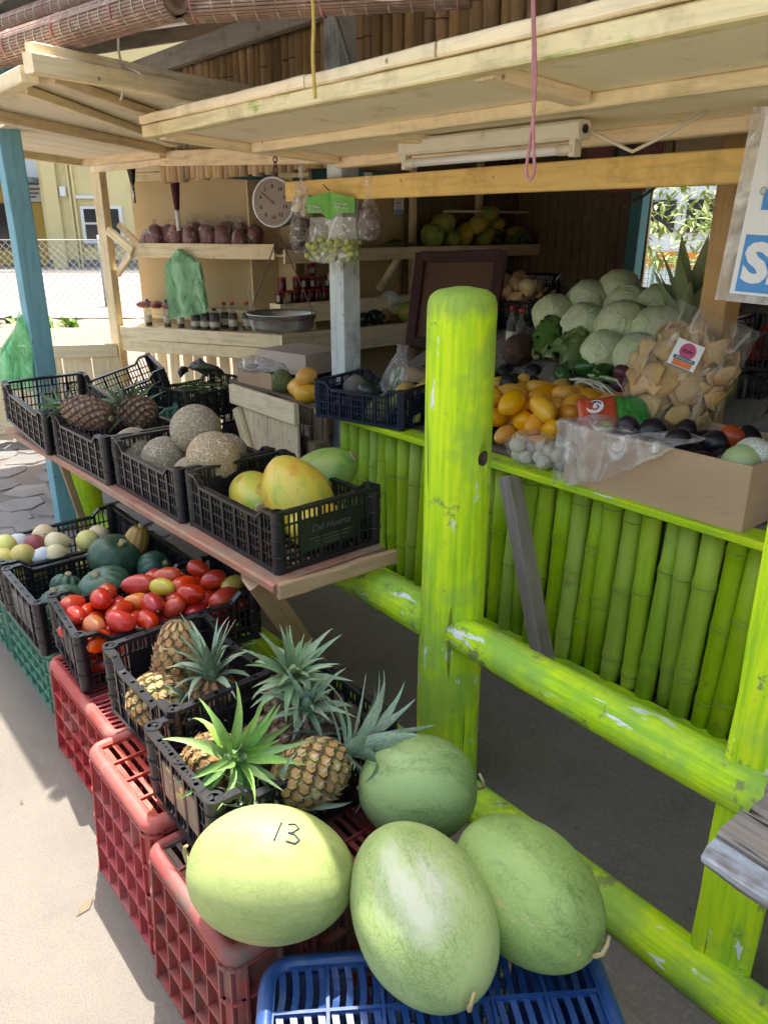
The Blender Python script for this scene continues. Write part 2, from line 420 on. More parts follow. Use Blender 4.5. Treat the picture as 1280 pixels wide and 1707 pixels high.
m_mintbag = M_fabricplastic('mint_bag_film', (.22, .66, .30), .75, .35, 10)
m_rope_pink = M_simple('pink_cord', (.50, .22, .22), (.38, .15, .16), 60, .8)
m_rope_white = M_simple('white_cord', (.66, .62, .54), (.5, .46, .38), 60, .8)
m_rope_yellow = M_simple('yellow_cord', (.62, .45, .10), (.5, .34, .08), 60, .7)
m_glass_clear = M_glass('clear_glass', (.80, .84, .82), .10)

# ------------------------------------------------------------------ ground
def M_concrete(name, c1, c2, speck, grit=90, bump=.5, stain=(.2, .18, .16), st=(.55, .8), crack=False):
    t = NT(name); co = t.coord()
    col = t.ramp(t.noise(co, 2.0, 8, .6), [(.3, c2), (.7, c1)])
    sp = t.ramp(t.noise(co, grit * 2.2, 2, .8), [(.48, 0), (.66, .75)])
    col = t.mix(sp, col, speck)
    col = t.mix(t.ramp(t.noise(co, 5, 10, .75), [(st[0], 0), (st[1], .6)]), col, stain)
    if crack:
        ce = t.vor(t.coord(warp=.5, wscale=1.6), .55); cm = t.ramp(ce, [(.004, 1), (.011, 0)])
        col = t.mix(t.mix(t.ramp(t.noise(co, 1.3, 3), [(.45, 0), (.55, 1)]), (0, 0, 0), cm), col, tuple(x * .25 for x in c2))
        col = t.mix(t.ramp(t.noise(co, 1.6, 4, .7), [(.50, 0), (.68, .45)]), col, stain); t.bump(t.ramp(ce, [(.004, 0), (.012, 1)]), .6, .01)
    t.bump(t.noise(co, grit * 1.2, 6, .7), bump, .004)
    t.bump(t.noise(co, 9, 6, .6), .3, .02)
    return t.done(col, .85, .25)
m_ground = M_concrete('bare_dirt_ground', (.30, .25, .19), (.24, .20, .15), (.36, .31, .25), 30)
m_sidewalk = M_concrete('sunlit_concrete', (.198, .178, .150), (.168, .151, .127), (.122, .108, .09), 110, .8, (.135, .12, .10))
m_floor = M_concrete('dark_packed_floor', (.165, .143, .125), (.125, .108, .095), (.195, .172, .15), 45, .6, (.085, .074, .065))
m_stone = M_simple('grey_flagstone', (.20, .185, .175), (.13, .12, .115), 5, .8, .5, 25, .01, vary=(.01, .2, .1))
m_asphalt = M_concrete('far_asphalt', (.22, .21, .20), (.18, .17, .165), (.3, .29, .27), 40)
sheet('ground', [(-150, -150), (150, -150), (150, 150), (-150, 150)], 0, m_ground, kind='structure')
sheet('sidewalk', [(-3.2, -5), (1.16, -5), (1.16, 3.3), (-3.2, 3.3)], .008, m_sidewalk, kind='structure')
sheet('street', [(-12, -40), (-3.2, -40), (-3.2, 60), (-12, 60)], .004, m_asphalt, kind='structure')
fl = sheet('stall_floor', [(1.16, -5), (6.4, -5), (6.4, 5.0), (1.16, 3.6)], .006, m_floor, kind='structure')
# flagstone paving under and past the shelf: single stones with open joints
pav = sheet('paved_yard', [(-1.2, 3.3), (1.16, 3.3), (1.16, 3.6), (6.4, 5.0), (3.4, 5.0), (1.9, 7.4), (-1.2, 7.4)], .003, m_floor, kind='structure')
def stones():
    g = .30; k = 0
    for i in range(-3, 9):
        for j in range(0, 14):
            x = -.1 + i * g + (j % 2) * g * .5 + U(-.05, .05); y = 3.36 + j * g * .8 + U(-.04, .04)
            if x < -.9 or x > 2.05 or y > 7 or (x > 1.1 and y < 3.7 + (x - 1.1) * .3): continue
            n = rnd.choice((5, 6, 7, 8)); mb = MB(); top = []; bot = []
            for q in range(n):
                a = 2 * math.pi * (q + U(-.15, .15)) / n + .5; rr = g * .54 * U(.8, 1.12)
                top.append((math.cos(a) * rr * .94, math.sin(a) * rr * .86, .010 + U(-.003, .003))); bot.append((math.cos(a) * rr, math.sin(a) * rr * .9, 0))
            mb.add(top + bot, [tuple(range(n))] + [(q, n + q, n + (q + 1) % n, (q + 1) % n) for q in range(n)])
            ob('flagstone', mb.mesh('flagstone', m_stone), TM((x, y, .003)), pav)
stones()
# sunlit rubble bank beyond the side fence
m_bank = M_concrete('sunlit_rubble', (.20, .165, .13), (.15, .12, .095), (.26, .22, .18), 22, 1.0)
mb = MB(); vs = []; fs = []; NU, NV = 26, 10
for j in range(NV + 1):
    for i in range(NU + 1):
        p = CV(-6.5 + i * .22, 6.6 + j * .42, 0)
        p.z = .02 + .42 * min(1, j / 5) + noise.noise((i * .7, j * .7, 3)) * .06
        vs.append(p)
for j in range(NV):
    for i in range(NU):
        a = j * (NU + 1) + i; fs.append((a, a + 1, a + NU + 2, a + NU + 1))
mb.add(vs, fs, True); ob('earth_bank', mb.mesh('earth_bank', m_bank), kind='structure')

# ------------------------------------------------------------------ the stall
stall = root('market_stall', 'open timber fruit stall with cream shutters, shelves and zinc roof', 'market stall', (2.2, 3.0, 0))
def part_root(name, parent, label=None):
    o = bpy.data.objects.new(name, None); COL.objects.link(o); o.parent = parent; o.empty_display_size = .05
    if label: o['label'] = label
    return o
# roof: corrugated sheets on rafters
def zroof(x): return 2.42 + (x - .80) * .24 if x < 3.4 else 2.42 + 2.6 * .24 - (x - 3.4) * .2
roof = part_root('roof', stall, 'corrugated zinc roof')
for s, (x0, x1) in enumerate(((.985, 3.4), (3.38, 6.2))):
    y = -1.8
    while y < 6.2:
        mb = MB(); W = .86; n = 66; vs = []; fs = []
        for i in range(n + 1):
            yy = y + W * i / n; dz = math.sin(i / n * W / .078 * 2 * math.pi) * .011 + (.006 if i < 4 else 0)
            for x in (x0, x1): vs.append((x, yy, zroof(min(x, 3.399) if s == 0 else max(x, 3.401)) + dz + s * .004))
        for i in range(n): fs.append((2 * i, 2 * i + 1, 2 * i + 3, 2 * i + 2))
        mb.add(vs, fs, True); wpart('zinc_sheet', mb, m_metal_roof, roof)
        y += W - .05
for y in (-1.6, -.4, .8, 2.0, 3.2, 4.4, 5.6):
    plank('rafter', (1.09, y, zroof(1.09) - .075), (3.35, y, zroof(3.35) - .075), .05, .09, m_grey_beam, roof)
    plank('rafter', (3.45, y, zroof(3.45) - .075), (6.1, y, zroof(6.1) - .075), .05, .09, m_grey_beam, roof)
plank('eave_batten', (1.06, -1.75, zroof(1.06) - .05), (1.06, 6.15, zroof(1.06) - .05), .04, .06, m_grey_beam, roof)
plank('ridge_beam', (3.4, -1.75, 2.9), (3.4, 6.1, 2.9), .06, .12, m_grey_beam, roof)
# front line of posts and beams
plank('corner_post', (2.25, 3.02, .02), (2.25, 3.02, 2.58), .11, .10, m_white_post, stall, up=(1, 0, 0), label='worn white painted corner post')
plank('front_post', (2.52, 1.315, .02), (2.52, 1.315, 2.6), .09, .10, m_raw, stall, up=(1, 0, 0), label='bare pine front post')
plank('cross_beam', (2.17, 3.40, 1.745), (2.17, -.9, 1.745), .045, .088, m_yellow_beam, stall, label='ochre painted cross beam')
plank('wall_plate', (2.24, 3.15, 1.905), (2.24, -1.2, 1.905), .09, .09, m_grey_beam, stall)
plank('top_beam', (2.22, 5.12, 2.47), (2.22, -1.2, 2.47), .05, .10, m_grey_beam, stall)
plank('outrigger_beam', (2.2, 5.1, 2.46), (.95, 5.1, 2.42), .05, .09, m_grey_beam, stall)
plank('blue_post', (1.19, 4.24, .02), (1.19, 4.24, 2.30), .10, .10, m_blue_post, stall, up=(1, 0, 0), label='worn sky blue post at the outer corner')
plank('blue_beam', (2.5, 4.95, 1.93), (5.6, 4.95, 1.93), .05, .09, m_teal, stall)
# bamboo gable strip above the shutters
gable = part_root('bamboo_strip', stall, 'strip of brown bamboo poles above the shutters')
def bamboo_mesh(L, r, seed, node=.26, n=10):
    rr = random.Random(seed); mb = MB(); pts = []; rs = []
    z = -L / 2; nodes = []; nxt = z + rr.uniform(.03, node); ph = rr.uniform(0, 6)
    bend = rr.uniform(-.008, .008)
    def P(z): return (math.sin(z * 2.2 + ph) * .006 + bend * (z / L), math.cos(z * 1.7 + ph) * .005, z)
    pts.append(P(z)); rs.append(r)
    while nxt < L / 2 - .02:
        for dz, k in ((-.03, 1.0), (-.010, 1.05), (-.003, 1.13), (.002, 1.03), (.006, 1.09), (.03, 1.0)):
            pts.append(P(nxt + dz)); rs.append(r * k * rr.uniform(.99, 1.01))
        nodes.append(nxt); nxt += node * rr.uniform(.85, 1.2)
    pts.append(P(L / 2)); rs.append(r)
    mb.tube(pts, rs, n)
    for zn in nodes:
        mb.tube([P(zn - .0055), P(zn - .002), P(zn + .0015)], [r * 1.075, r * 1.165, r * 1.075], n, caps=False, mi=1)
    return mb
dry = [bamboo_mesh(.64, .030, 100 + i, .5).mesh('bamboo_pole', m_bamboo_dry, m_node_dry) for i in range(5)]
y = 5.02
while y > .35:
    ob('bamboo_pole', dry[rnd.randrange(5)], TM((2.32 + U(-.008, .008), y - 3.0 + 0, 2.17 + U(-.01, .01)), (U(-.015, .015), U(-.01, .01), U(0, 6)), (U(.9, 1.12), U(.9, 1.12), 1)) @ Matrix.Identity(4), gable).location.x -= 2.2
    y -= U(.060, .068)
# awning shutters ------------------------------------------------
def z1(x): return 1.932 - (x - 1.3) * .066
s1 = part_root('awning_shutter', stall, 'long cream plywood shutter propped open over the counter')
ys = [2.92, 2.18, 1.30, .42, -.3]
for i in range(4):
    mb = MB(); a, b = ys[i] - .003, ys[i + 1] + .003
    for (xa, xb) in ((1.33, 1.72), (1.725, 2.19)):
        mb = MB(); slab(mb, [(xa, b, z1(xa)), (xb, b, z1(xb)), (xb, a, z1(xb)), (xa, a, z1(xa))], .010)
        wpart('plywood_panel', mb, m_cream_panel, s1)
plank('outer_rail', (1.315, 2.94, z1(1.3) - .018), (1.315, -.35, z1(1.3) - .018), .05, .040, m_cream_smear, s1, wob=.004, seg=24)
yy = 2.94
for L in (.30, .34, .42, .50, .75, .6):
    plank('edge_batten', (1.300, yy, z1(1.3) + .019), (1.300, yy - L + .006, z1(1.3) + .019), .035, .030, m_cream, s1, wob=.006, seg=8); yy -= L
plank('inner_rail', (2.165, 2.92, z1(2.165) - .028), (2.165, -.35, z1(2.165) - .028), .06, .04, m_cream, s1, seg=20)
plank('middle_rail', (1.725, 2.86, z1(1.72) - .026), (1.725, -.35, z1(1.72) - .026), .065, .034, m_cream, s1, seg=20)
for y, xa, xb in ((2.90, 1.35, 2.12), (2.18, 1.77, 2.12), (1.30, 1.35, 1.68), (.42, 1.35, 2.1)):
    plank('cross_rail', (xa, y, z1(xa) - .024), (xb, y - (.10 if y == 2.18 else 0), z1(xb) - .024), .06, .03, m_cream, s1)
s2 = part_root('awning_shutter', stall, 'square cream shutter with diagonal ribs beside the blue post')
Z2 = 2.05
def flat(parent, pts, z, th=.010, name='plywood_panel'):
    mb = MB(); slab(mb, [(x, y, z) for x, y in pts], th); wpart(name, mb, m_cream_panel, parent)
flat(s2, [(.85, 2.645), (1.50, 2.86), (1.62, 4.24), (.85, 3.56)], Z2)
flat(s2, [(1.505, 2.86), (2.2, 3.06), (2.2, 4.74), (1.625, 4.245)], Z2 - .001)
plank('side_rail', (.82, 2.61, Z2 - .012), (2.2, 3.035, Z2 - .012), .045, .055, m_cream, s2)
plank('edge_batten', (.84, 2.645, Z2 + .034), (2.2, 3.06, Z2 + .034), .04, .030, m_cream, s2, wob=.006)
plank('outer_rail', (.835, 2.66, Z2 - .034), (.835, 3.55, Z2 - .034), .05, .045, m_cream, s2)
plank('far_rail', (.835, 3.57, Z2 - .034), (2.2, 4.76, Z2 - .034), .05, .045, m_cream, s2)
plank('diagonal_rib', (.90, 2.72, Z2 - .028), (2.10, 3.9, Z2 - .028), .06, .03, m_cream, s2)
plank('diagonal_rib', (.90, 3.0, Z2 - .028), (2.10, 4.4, Z2 - .028), .06, .03, m_cream, s2)
s3 = part_root('awning_shutter', stall, 'cream plank shutter at the far corner past the blue post')
q = [(1.12, 3.84), (2.2, 4.82), (2.08, 5.78), (1.20, 5.0)]
for i in range(5):
    def lp(a, b, t): return (a[0] + (b[0] - a[0]) * t, a[1] + (b[1] - a[1]) * t)
    ta, tb = i / 5 + .004, (i + 1) / 5 - .004
    flat(s3, [lp(q[0], q[3], ta), lp(q[1], q[2], ta), lp(q[1], q[2], tb), lp(q[0], q[3], tb)], 2.03, .012, 'shutter_plank')
plank('far_rail', (2.06, 5.80, 2.0), (1.18, 5.02, 2.0), .05, .045, m_cream, s3)
plank('inner_rail', (2.23, 4.80, 2.0), (2.10, 5.80, 2.0), .06, .05, m_cream, s3)
plank('header_board', (2.26, 3.1, 1.90), (2.26, 4.9, 1.98), .03, .085, m_cream, stall)
plank('header_board', (2.26, 4.88, 1.99), (2.22, 5.98, 1.99), .03, .09, m_cream, stall)

# left shelving wall (angled) and side wall
LA, LB = Vector((2.30, 5.85, 0)), Vector((2.90, 4.76, 0)); LD = (LB - LA).normalized(); LN = Vector((-LD.y, LD.x, 0))
if LN.x < 0: LN = -LN
def L(t, d, z): return LA + LD * t + LN * d + Vector((0, 0, z))
LL = (LB - LA).length
mb = MB()
slab(mb, [L(-.08, .30, .70), L(LL + .05, .30, .70), L(LL + .05, .30, 2.45), L(-.08, .30, 2.45)], .02)
wpart('wall_panel', mb, m_beige_wall, stall)
i = 0; t = -.06
while t < LL + .2:
    plank('picket', L(t, .31, .02), L(t + U(-.01, .01), .31, .72), .085, .018, m_cream, stall, up=tuple(LN)); t += .105 + (i % 3) * .012; i += 1
plank('corner_post', L(-.13, .03, .02), L(-.13, .03, 2.0), .075, .075, m_cream, stall, up=tuple(LN))
plank('corner_board', L(-.20, .07, .75), L(-.20, .07, 2.0), .05, .03, m_cream, stall, up=tuple(LN))
plank('wall_batten', L(-.05, .27, 1.93), L(LL + .2, .27, 1.93), .03, .06, m_cream, stall)
plank('wall_batten', L(-.05, .25, 1.985), L(.75, .25, 1.985), .03, .045, m_cream, stall)
sh = part_root('shelf', stall, 'upper shelf with bags of red beans')
plank('shelf_board', L(.10, .15, 1.435), L(LL + .0, .15, 1.435), .30, .02, m_cream, sh)
plank('shelf_front', L(.14, -.01, 1.425), L(LL + .06, -.01, 1.425), .02, .10, m_cream, sh)
plank('shelf_bracket', L(-.08, .0, 1.56), L(.15, -.03, 1.42), .03, .06, m_cream, sh)
plank('shelf_bracket', L(-.08, .05, 1.25), L(.13, -.03, 1.40), .03, .05, m_cream, sh)
plank('shelf_bracket', L(-.06, .10, 1.60), L(.12, .10, 1.45), .03, .04, m_cream, sh)
sh2 = part_root('shelf', stall, 'lower shelf with sauce bottles')
plank('shelf_board', L(-.04, .13, .865), L(LL + .0, .13, .865), .30, .02, m_cream, sh2)
plank('shelf_front', L(-.05, -.02, .83), L(LL + .1, -.02, .83), .02, .095, m_cream, sh2)
plank('shelf_front', L(-.05, -.02, .735), L(LL + .1, -.02, .735), .02, .085, m_cream, sh2)
plank('back_rail', L(-.04, .27, .955), L(LL + .0, .27, .955), .03, .09, m_cream, sh2)
# side wall (perpendicular to the street) and back wall
SWY = 4.98
mb = MB(); slab(mb, [(2.9, SWY, .7), (5.65, SWY, .7), (5.65, SWY, 2.8), (2.9, SWY, 2.8)], .02); wpart('wall_panel', mb, m_beige_wall, stall)
mb = MB(); slab(mb, [(2.9, SWY, .0), (5.65, SWY, .0), (5.65, SWY, .697), (2.9, SWY, .697)], .02); wpart('wall_panel', mb, m_beige_wall, stall)
for (ya, yb, za, zb) in ((3.62, 5.0, 0, 2.8), (1.0, 2.80, 0, 2.8), (-1.8, .997, 0, 2.8), (2.803, 3.617, 0, 1.02), (2.803, 3.617, 1.98, 2.8)):
    mb = MB(); slab(mb, [(5.65, yb, za), (5.65, ya, za), (5.65, ya, zb), (5.65, yb, zb)], .02); wpart('wall_panel', mb, m_beige_wall, stall)
mb = MB(); slab(mb, [(2.4, -1.3, 0), (5.65, -1.3, 0), (5.65, -1.3, 2.8), (2.4, -1.3, 2.8)], .02); wpart('wall_panel', mb, m_beige_wall, stall)
for x in (3.35, 4.35, 5.1):
    plank('wall_stud', (x, SWY - .05, .1), (x, SWY - .05, 2.5), .05, .07, m_cream, stall, up=(0, 1, 0))
m_shade_board = M_wood('shade_brown_board', (.16, .115, .065), None, dirt=(.05, .035, .02), dirt_amt=.6)  # dark brown paints in the gloom of the stall's unlit back
shade_ceil = part_root('ceiling', stall, 'low board ceiling added to darken the stall')  # added below the roof to keep light off the interior
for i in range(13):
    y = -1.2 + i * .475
    mb = MB(); slab(mb, [(2.36, y + .47, 2.30), (2.36, y, 2.30), (5.62, y, 2.30), (5.62, y + .47, 2.30)], .012); wpart('shade_ceiling_board', mb, m_shade_board, shade_ceil)
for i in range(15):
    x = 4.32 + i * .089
    if x < 5.6: plank('shade_wall_board', (x, SWY - .035, .72), (x, SWY - .035, 2.28), .086, .014, m_shade_board, stall, up=(0, 1, 0))  # dark lining over the beige side wall, shade put into its colour
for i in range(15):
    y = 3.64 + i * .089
    if y < 4.92: plank('shade_wall_board', (5.615, y, .05), (5.615, y, 2.28), .086, .014, m_shade_board, stall, up=(1, 0, 0))  # same shade-coloured lining on the back wall
plank('teal_post', (5.52, 3.66, .1), (5.52, 3.62, 2.4), .10, .10, m_teal, stall, up=(1, 0, 0), label='teal post at the back opening')
sh3 = part_root('shelf', stall, 'dark upper shelf with papayas')
plank('shelf_board', (3.0, 4.80, 1.40), (5.6, 4.80, 1.40), .28, .02, m_cream, sh3)
plank('shelf_front', (2.96, 4.65, 1.395), (5.6, 4.65, 1.395), .02, .09, m_cream, sh3)
plank('shelf_board', (4.7, 4.86, 1.70), (5.6, 4.86, 1.70), .16, .02, m_cream, sh3)
for x in (3.45, 4.0, 4.75):
    plank('shelf_bracket', (x, 4.92, 1.12), (x, 4.68, 1.36), .04, .04, m_cream, sh3)
sh4 = part_root('shelf', stall, 'lower side shelf with jars')
plank('shelf_board', (3.0, 4.80, .85), (5.0, 4.80, .85), .30, .02, m_cream, sh4)
plank('shelf_front', (2.9, 4.64, .80), (5.0, 4.64, .80), .02, .16, m_cream, sh4)
plank('shelf_step', (3.0, 4.86, 1.0), (4.6, 4.86, 1.0), .14, .14, m_cream, sh4)

# ------------------------------------------------------------------ counter with bamboo front
counter = root('fruit_counter', 'long stall counter faced with lime green bamboo poles', 'counter', (2.15, 1.4, 0))
mb = MB(); 
plank('counter_board', (2.065, 2.96, .777), (2.065, -.8, .777), .10, .026, m_neon_rail, counter, label='green painted front edge board')
plank('counter_top', (2.38, 2.96, .768), (2.38, -.8, .768), .52, .028, m_greywood, counter)
plank('riser_board', (2.60, 2.95, .86), (2.60, -.8, .86), .02, .17, m_greywood, counter)
mb = MB(); slab(mb, [(2.58, -.8, .942), (3.5, -.8, 1.31), (3.5, 2.95, 1.31), (2.58, 2.95, .942)], .02); wpart('sloped_display', mb, m_greywood, counter)
plank('base_rail', (2.11, 2.96, .035), (2.11, -.8, .035), .045, .07, m_neon_rail, counter)
plank('inner_board', (2.22, 2.96, .40), (2.22, -.8, .40), .02, .70, m_greywood, counter)
gb = [bamboo_mesh(.70, .034, 10 + i, .30, 12).mesh('bamboo_pole', m_bamboo, m_node) for i in range(7)]
y = 2.90
while y > -.3:
    k = rnd.randrange(7); s = U(.92, 1.10)
    o = ob('bamboo_pole', gb[k], TM((U(-.006, .006), y - 1.4, .41), (U(-.006, .006) + .045, U(-.004, .004), U(-1.2, 1.2)), (s, s, 1)), counter)
    y -= .070 * s + U(.0, .0025)
# older brown timber counter past the corner post, and its little gate
cab = root('timber_counter', 'brown weathered timber counter behind the cream gate', 'counter', (2.3, 3.4, 0))
for i in range(7):
    plank('face_plank', (2.12, 3.06 + i * .118, .02), (2.12, 3.06 + i * .118, .745), .115, .022, m_brownwood, cab, up=(1, 0, 0))
plank('counter_top', (2.32, 3.02, .762), (2.32, 3.92, .762), .46, .03, m_brownwood, cab)
gate = root('stall_gate', 'small cream plank gate with diagonal brace hung before the timber counter', 'gate', (2.02, 3.4, 0))
for i in range(4):
    plank('gate_plank', (2.035, 3.20 + i * .145, .10), (2.035, 3.20 + i * .145, .76), .141, .016, m_cream, gate, up=(1, 0, 0))
plank('top_rail', (2.005, 3.10, .735), (2.005, 3.74, .735), .028, .105, m_cream, gate)
plank('diagonal_brace', (2.008, 3.70, .66), (2.008, 3.44, .14), .03, .06, m_cream, gate)
plank('bottom_rail', (2.005, 3.10, .13), (2.005, 3.74, .13), .028, .09, m_cream, gate)
mb = MB(); mb.box((2.01, 3.02, .67), (.012, .05, .05)); mb.tube([(2.0, 3.045, .64), (2.0, 3.045, .70)], .007); wpart('hinge', mb, m_rust, gate)
plank('hinge_block', (2.03, 2.97, .40), (2.03, 2.97, .62), .06, .07, m_brownwood, gate, up=(1, 0, 0))
plank('blue_block', (2.0, 2.99, .43), (2.0, 3.10, .43), .07, .06, m_blue_post, gate)

# ------------------------------------------------------------------ green post and rail
rail = root('lime_railing', 'lime green log railing with thick centre post in front of the counter', 'railing', (1.36, 1.36, 0))
def log_mesh(L, r0, r1, n=28, seg=14, seed=0, dome=True, ax='z', face=.0):
    mb = MB(); prof = []
    zs = [i / seg * L for i in range(seg + 1)]
    for z in zs: prof.append((r0 + (r1 - r0) * z / L, z))
    if dome:
        for a in (.35, .7, 1.0, 1.25): prof.append((r1 * (1 - .30 * (1 - math.cos(a)) - .18 * max(0, a - .7)), L + r1 * .58 * math.sin(a)))
        prof.append((r1 * .22, L + r1 * .64))
    def fn(r, g, z, i):
        w = 1 + noise.noise((math.cos(g) * 1.3 + seed, math.sin(g) * 1.3, z * 2.2)) * .045 + noise.noise((math.cos(g) * 5, math.sin(g) * 5, z * 1.5 + seed)) * .022
        x, y = r * w * math.cos(g) + noise.noise((seed, z * 1.1, 0)) * .012, r * w * math.sin(g)
        return (x, y, z)
    mb.lathe(prof, n, fn)
    if dome:
        for q in range(len(mb.f)):
            if min(mb.v[k][2] for k in mb.f[q]) > L + r1: mb.mi[q] = 1
    return mb
mb = log_mesh(1.405, .093, .085, 32, 20, 1)
ob('post', mb.mesh('post', m_neon_post, m_olive), TM((.02, .01, 0)), rail, 'thick rounded lime green centre post with a drilled hole')
# drilled bolt hole cut into the post
m_hole = M_simple('hole_bare_wood', (.12, .085, .06), (.06, .04, .03), 20, .9)
post = [o for o in rail.children if o.name.startswith('post')][0]; post.data.materials.append(m_hole)
mb = MB(); mb.tube([(0, 0, .06), (0, 0, -.05)], .020, 20, mi=2); cut_me = mb.mesh('cutter', m_neon_post, m_olive, m_hole)
hn = Vector((.06, -.998, 0)).normalized()
cut = ob('cutter', cut_me, TM(Vector((1.38, 1.37, 1.045)) + hn * .085, hn.to_track_quat('Z', 'Y').to_matrix()))
bo = post.modifiers.new('hole', 'BOOLEAN'); bo.operation = 'DIFFERENCE'; bo.object = cut; bo.solver = 'EXACT'
bpy.context.view_layer.update()
new = bpy.data.meshes.new_from_object(post.evaluated_get(bpy.context.evaluated_depsgraph_get()))
post.modifiers.clear(); post.data = new; bpy.data.objects.remove(cut)
rx = frame((0, -1, 0)) 
def rail_log(name, y0, y1, x, z, r0, r1, seed, ends=True):
    mb = log_mesh(abs(y0 - y1), r0, r1, 20, 16, seed, False)
    if ends: # rounded start
        pass
    M = TM((x - 1.36, y0 - 1.36, z), Matrix(((0, 0, 1), (1, 0, 0), (0, 1, 0))) if False else Euler((R(90), 0, 0)).to_matrix())
    # local z -> -Y ; rotate so that texture X axis is along the log
    me = mb.mesh(name, m_neon_worn)
    return ob(name, me, M, rail)
rail_log('upper_rail', 1.315, .30, 1.345, .550, .049, .058, 3)
rail_log('upper_rail', 3.9, 1.415, 1.345, .548, .055, .060, 5)
rail_log('lower_rail', 4.15, -.30, 1.335, .036, .052, .060, 7)
plank('end_post', (1.40, .50, .0), (1.40, .50, 1.75), .125, .125, m_neon_rail, rail, up=(.96, .26, 0), ch=.012, wob=.006, seg=14, label='square lime green end post')
mb = log_mesh(.60, .085, .08, 24, 10, 9); ob('far_post', mb.mesh('far_post', m_neon_post, m_olive), TM((1.31 - 1.36, 4.22 - 1.36, 0)), rail)

# weathered table corner at the right edge
tb = root('timber_table', 'grey weathered plank table corner with chipped pale edge', 'table', (1.2, -.1, 0))
plank('table_plank', (.996, .405, .678), (.978, -.75, .678), .050, .040, m_bluewhite, tb, wob=.014, seg=40, ch=.014, label='chipped pale blue edge plank')
for i, (x, y) in enumerate(((1.062, .408), (1.148, .400), (1.236, .412), (1.325, .404))):
    plank('table_plank', (x, y, .676), (x - .015, -.75, .676), .084, .046, m_greywood, tb, wob=.005, seg=18, ch=.006)
for x, y in ((1.02, -.65), (1.32, -.65), (1.33, .30)):
    plank('table_leg', (x, y, .0), (x, y, .652), .06, .06, m_greywood, tb, up=(1, 0, 0))
plank('table_bearer', (1.0, .22, .632), (1.36, .22, .632), .06, .038, m_greywood, tb)
# leaning strut between rail and counter
ob_ = plank('leaning_strut', (1.98, 1.46, .01), (2.015, 1.74, .76), .05, .07, m_strut, None, up=(1, 0, 0), label='grey weathered plank leaning against the bamboo counter', cat='plank')

# ------------------------------------------------------------------ display shelf in front of the railing
ds = root('display_shelf', 'rough plank shelf with red edge carrying a row of black crates', 'shelf', (1.16, 2.6, 0))
plank('shelf_board', (1.18, 1.665, .660), (1.10, 3.98, .660), .41, .030, m_redwood, ds, ch=.006, wob=.006, seg=14)
plank('end_batten', (.985, 1.652, .652), (1.39, 1.635, .652), .022, .045, m_cutwood, ds, wob=.008, seg=10)
plank('bracing_strut', (1.0, 1.795, .64), (1.41, 2.065, .01), .05, .075, m_cutwood, ds, up=(1, 0, 0))
plank('bracing_strut', (1.08, 3.86, .63), (1.22, 4.0, .02), .03, .035, m_cutwood, ds, up=(1, 0, 0))
plank('cross_bearer', (1.0, 3.6, .617), (1.45, 3.6, .617), .07, .035, m_cutwood, ds)
plank('cross_bearer', (1.0, 1.85, .617), (1.42, 1.85, .617), .07, .035, m_cutwood, ds)

# ------------------------------------------------------------------ side fence (cream boards) and back of the yard
fn = root('side_fence', 'low cream board fence beside the yard with a top rail', 'fence', (1.7, 6.2, 0))
FA, FB = Vector((.95, 6.62, 0)), Vector((2.22, 5.90, 0)); FD = (FB - FA).normalized(); FN = Vector((-FD.y, FD.x, 0))
def F(t, d, z): return FA + FD * t + FN * d + Vector((0, 0, z))
FL = (FB - FA).length; t = .07
while t < FL:
    plank('fence_board', F(t, 0, .03), F(t, 0, .74), .205, .018, m_cream, fn, up=tuple(FN)); t += .216
plank('top_rail', F(0, -.02, .70), F(FL, -.02, .70), .025, .10, m_cream, fn)
plank('bottom_rail', F(0, -.02, .13), F(FL, -.02, .13), .025, .10, m_cream, fn)
plank('brace', F(.0, -.022, .62), F(.30, -.022, .20), .02, .07, m_cream, fn)

# small litter on the floor and pavement
m_litter = M_simple('dry_litter', (.22, .17, .11), (.12, .09, .06), 20, .9)
mb = MB(); rr = random.Random(4)
for i in range(160):
    x, y = (rr.uniform(1.45, 2.05), rr.uniform(.2, 3.2)) if i < 90 else (rr.uniform(-.6, .36), rr.uniform(.6, 3.4))
    a = rr.uniform(0, 6); s = rr.uniform(.004, .013) if i % 9 else rr.uniform(.02, .035); d = Vector((math.cos(a), math.sin(a), 0)) * s; e = Vector((-d.y, d.x, 0)) * .45; c = Vector((x, y, .011))
    mb.add([c - d, c + e + Vector((0, 0, .003)), c + d + Vector((0, 0, .004)), c - e], [(0, 1, 2, 3), (3, 2, 1, 0)])
ob('floor_litter', mb.mesh('floor_litter', m_litter), None, None, 'scraps of dry leaf and grit on the stall floor', 'litter', None, 'stuff')
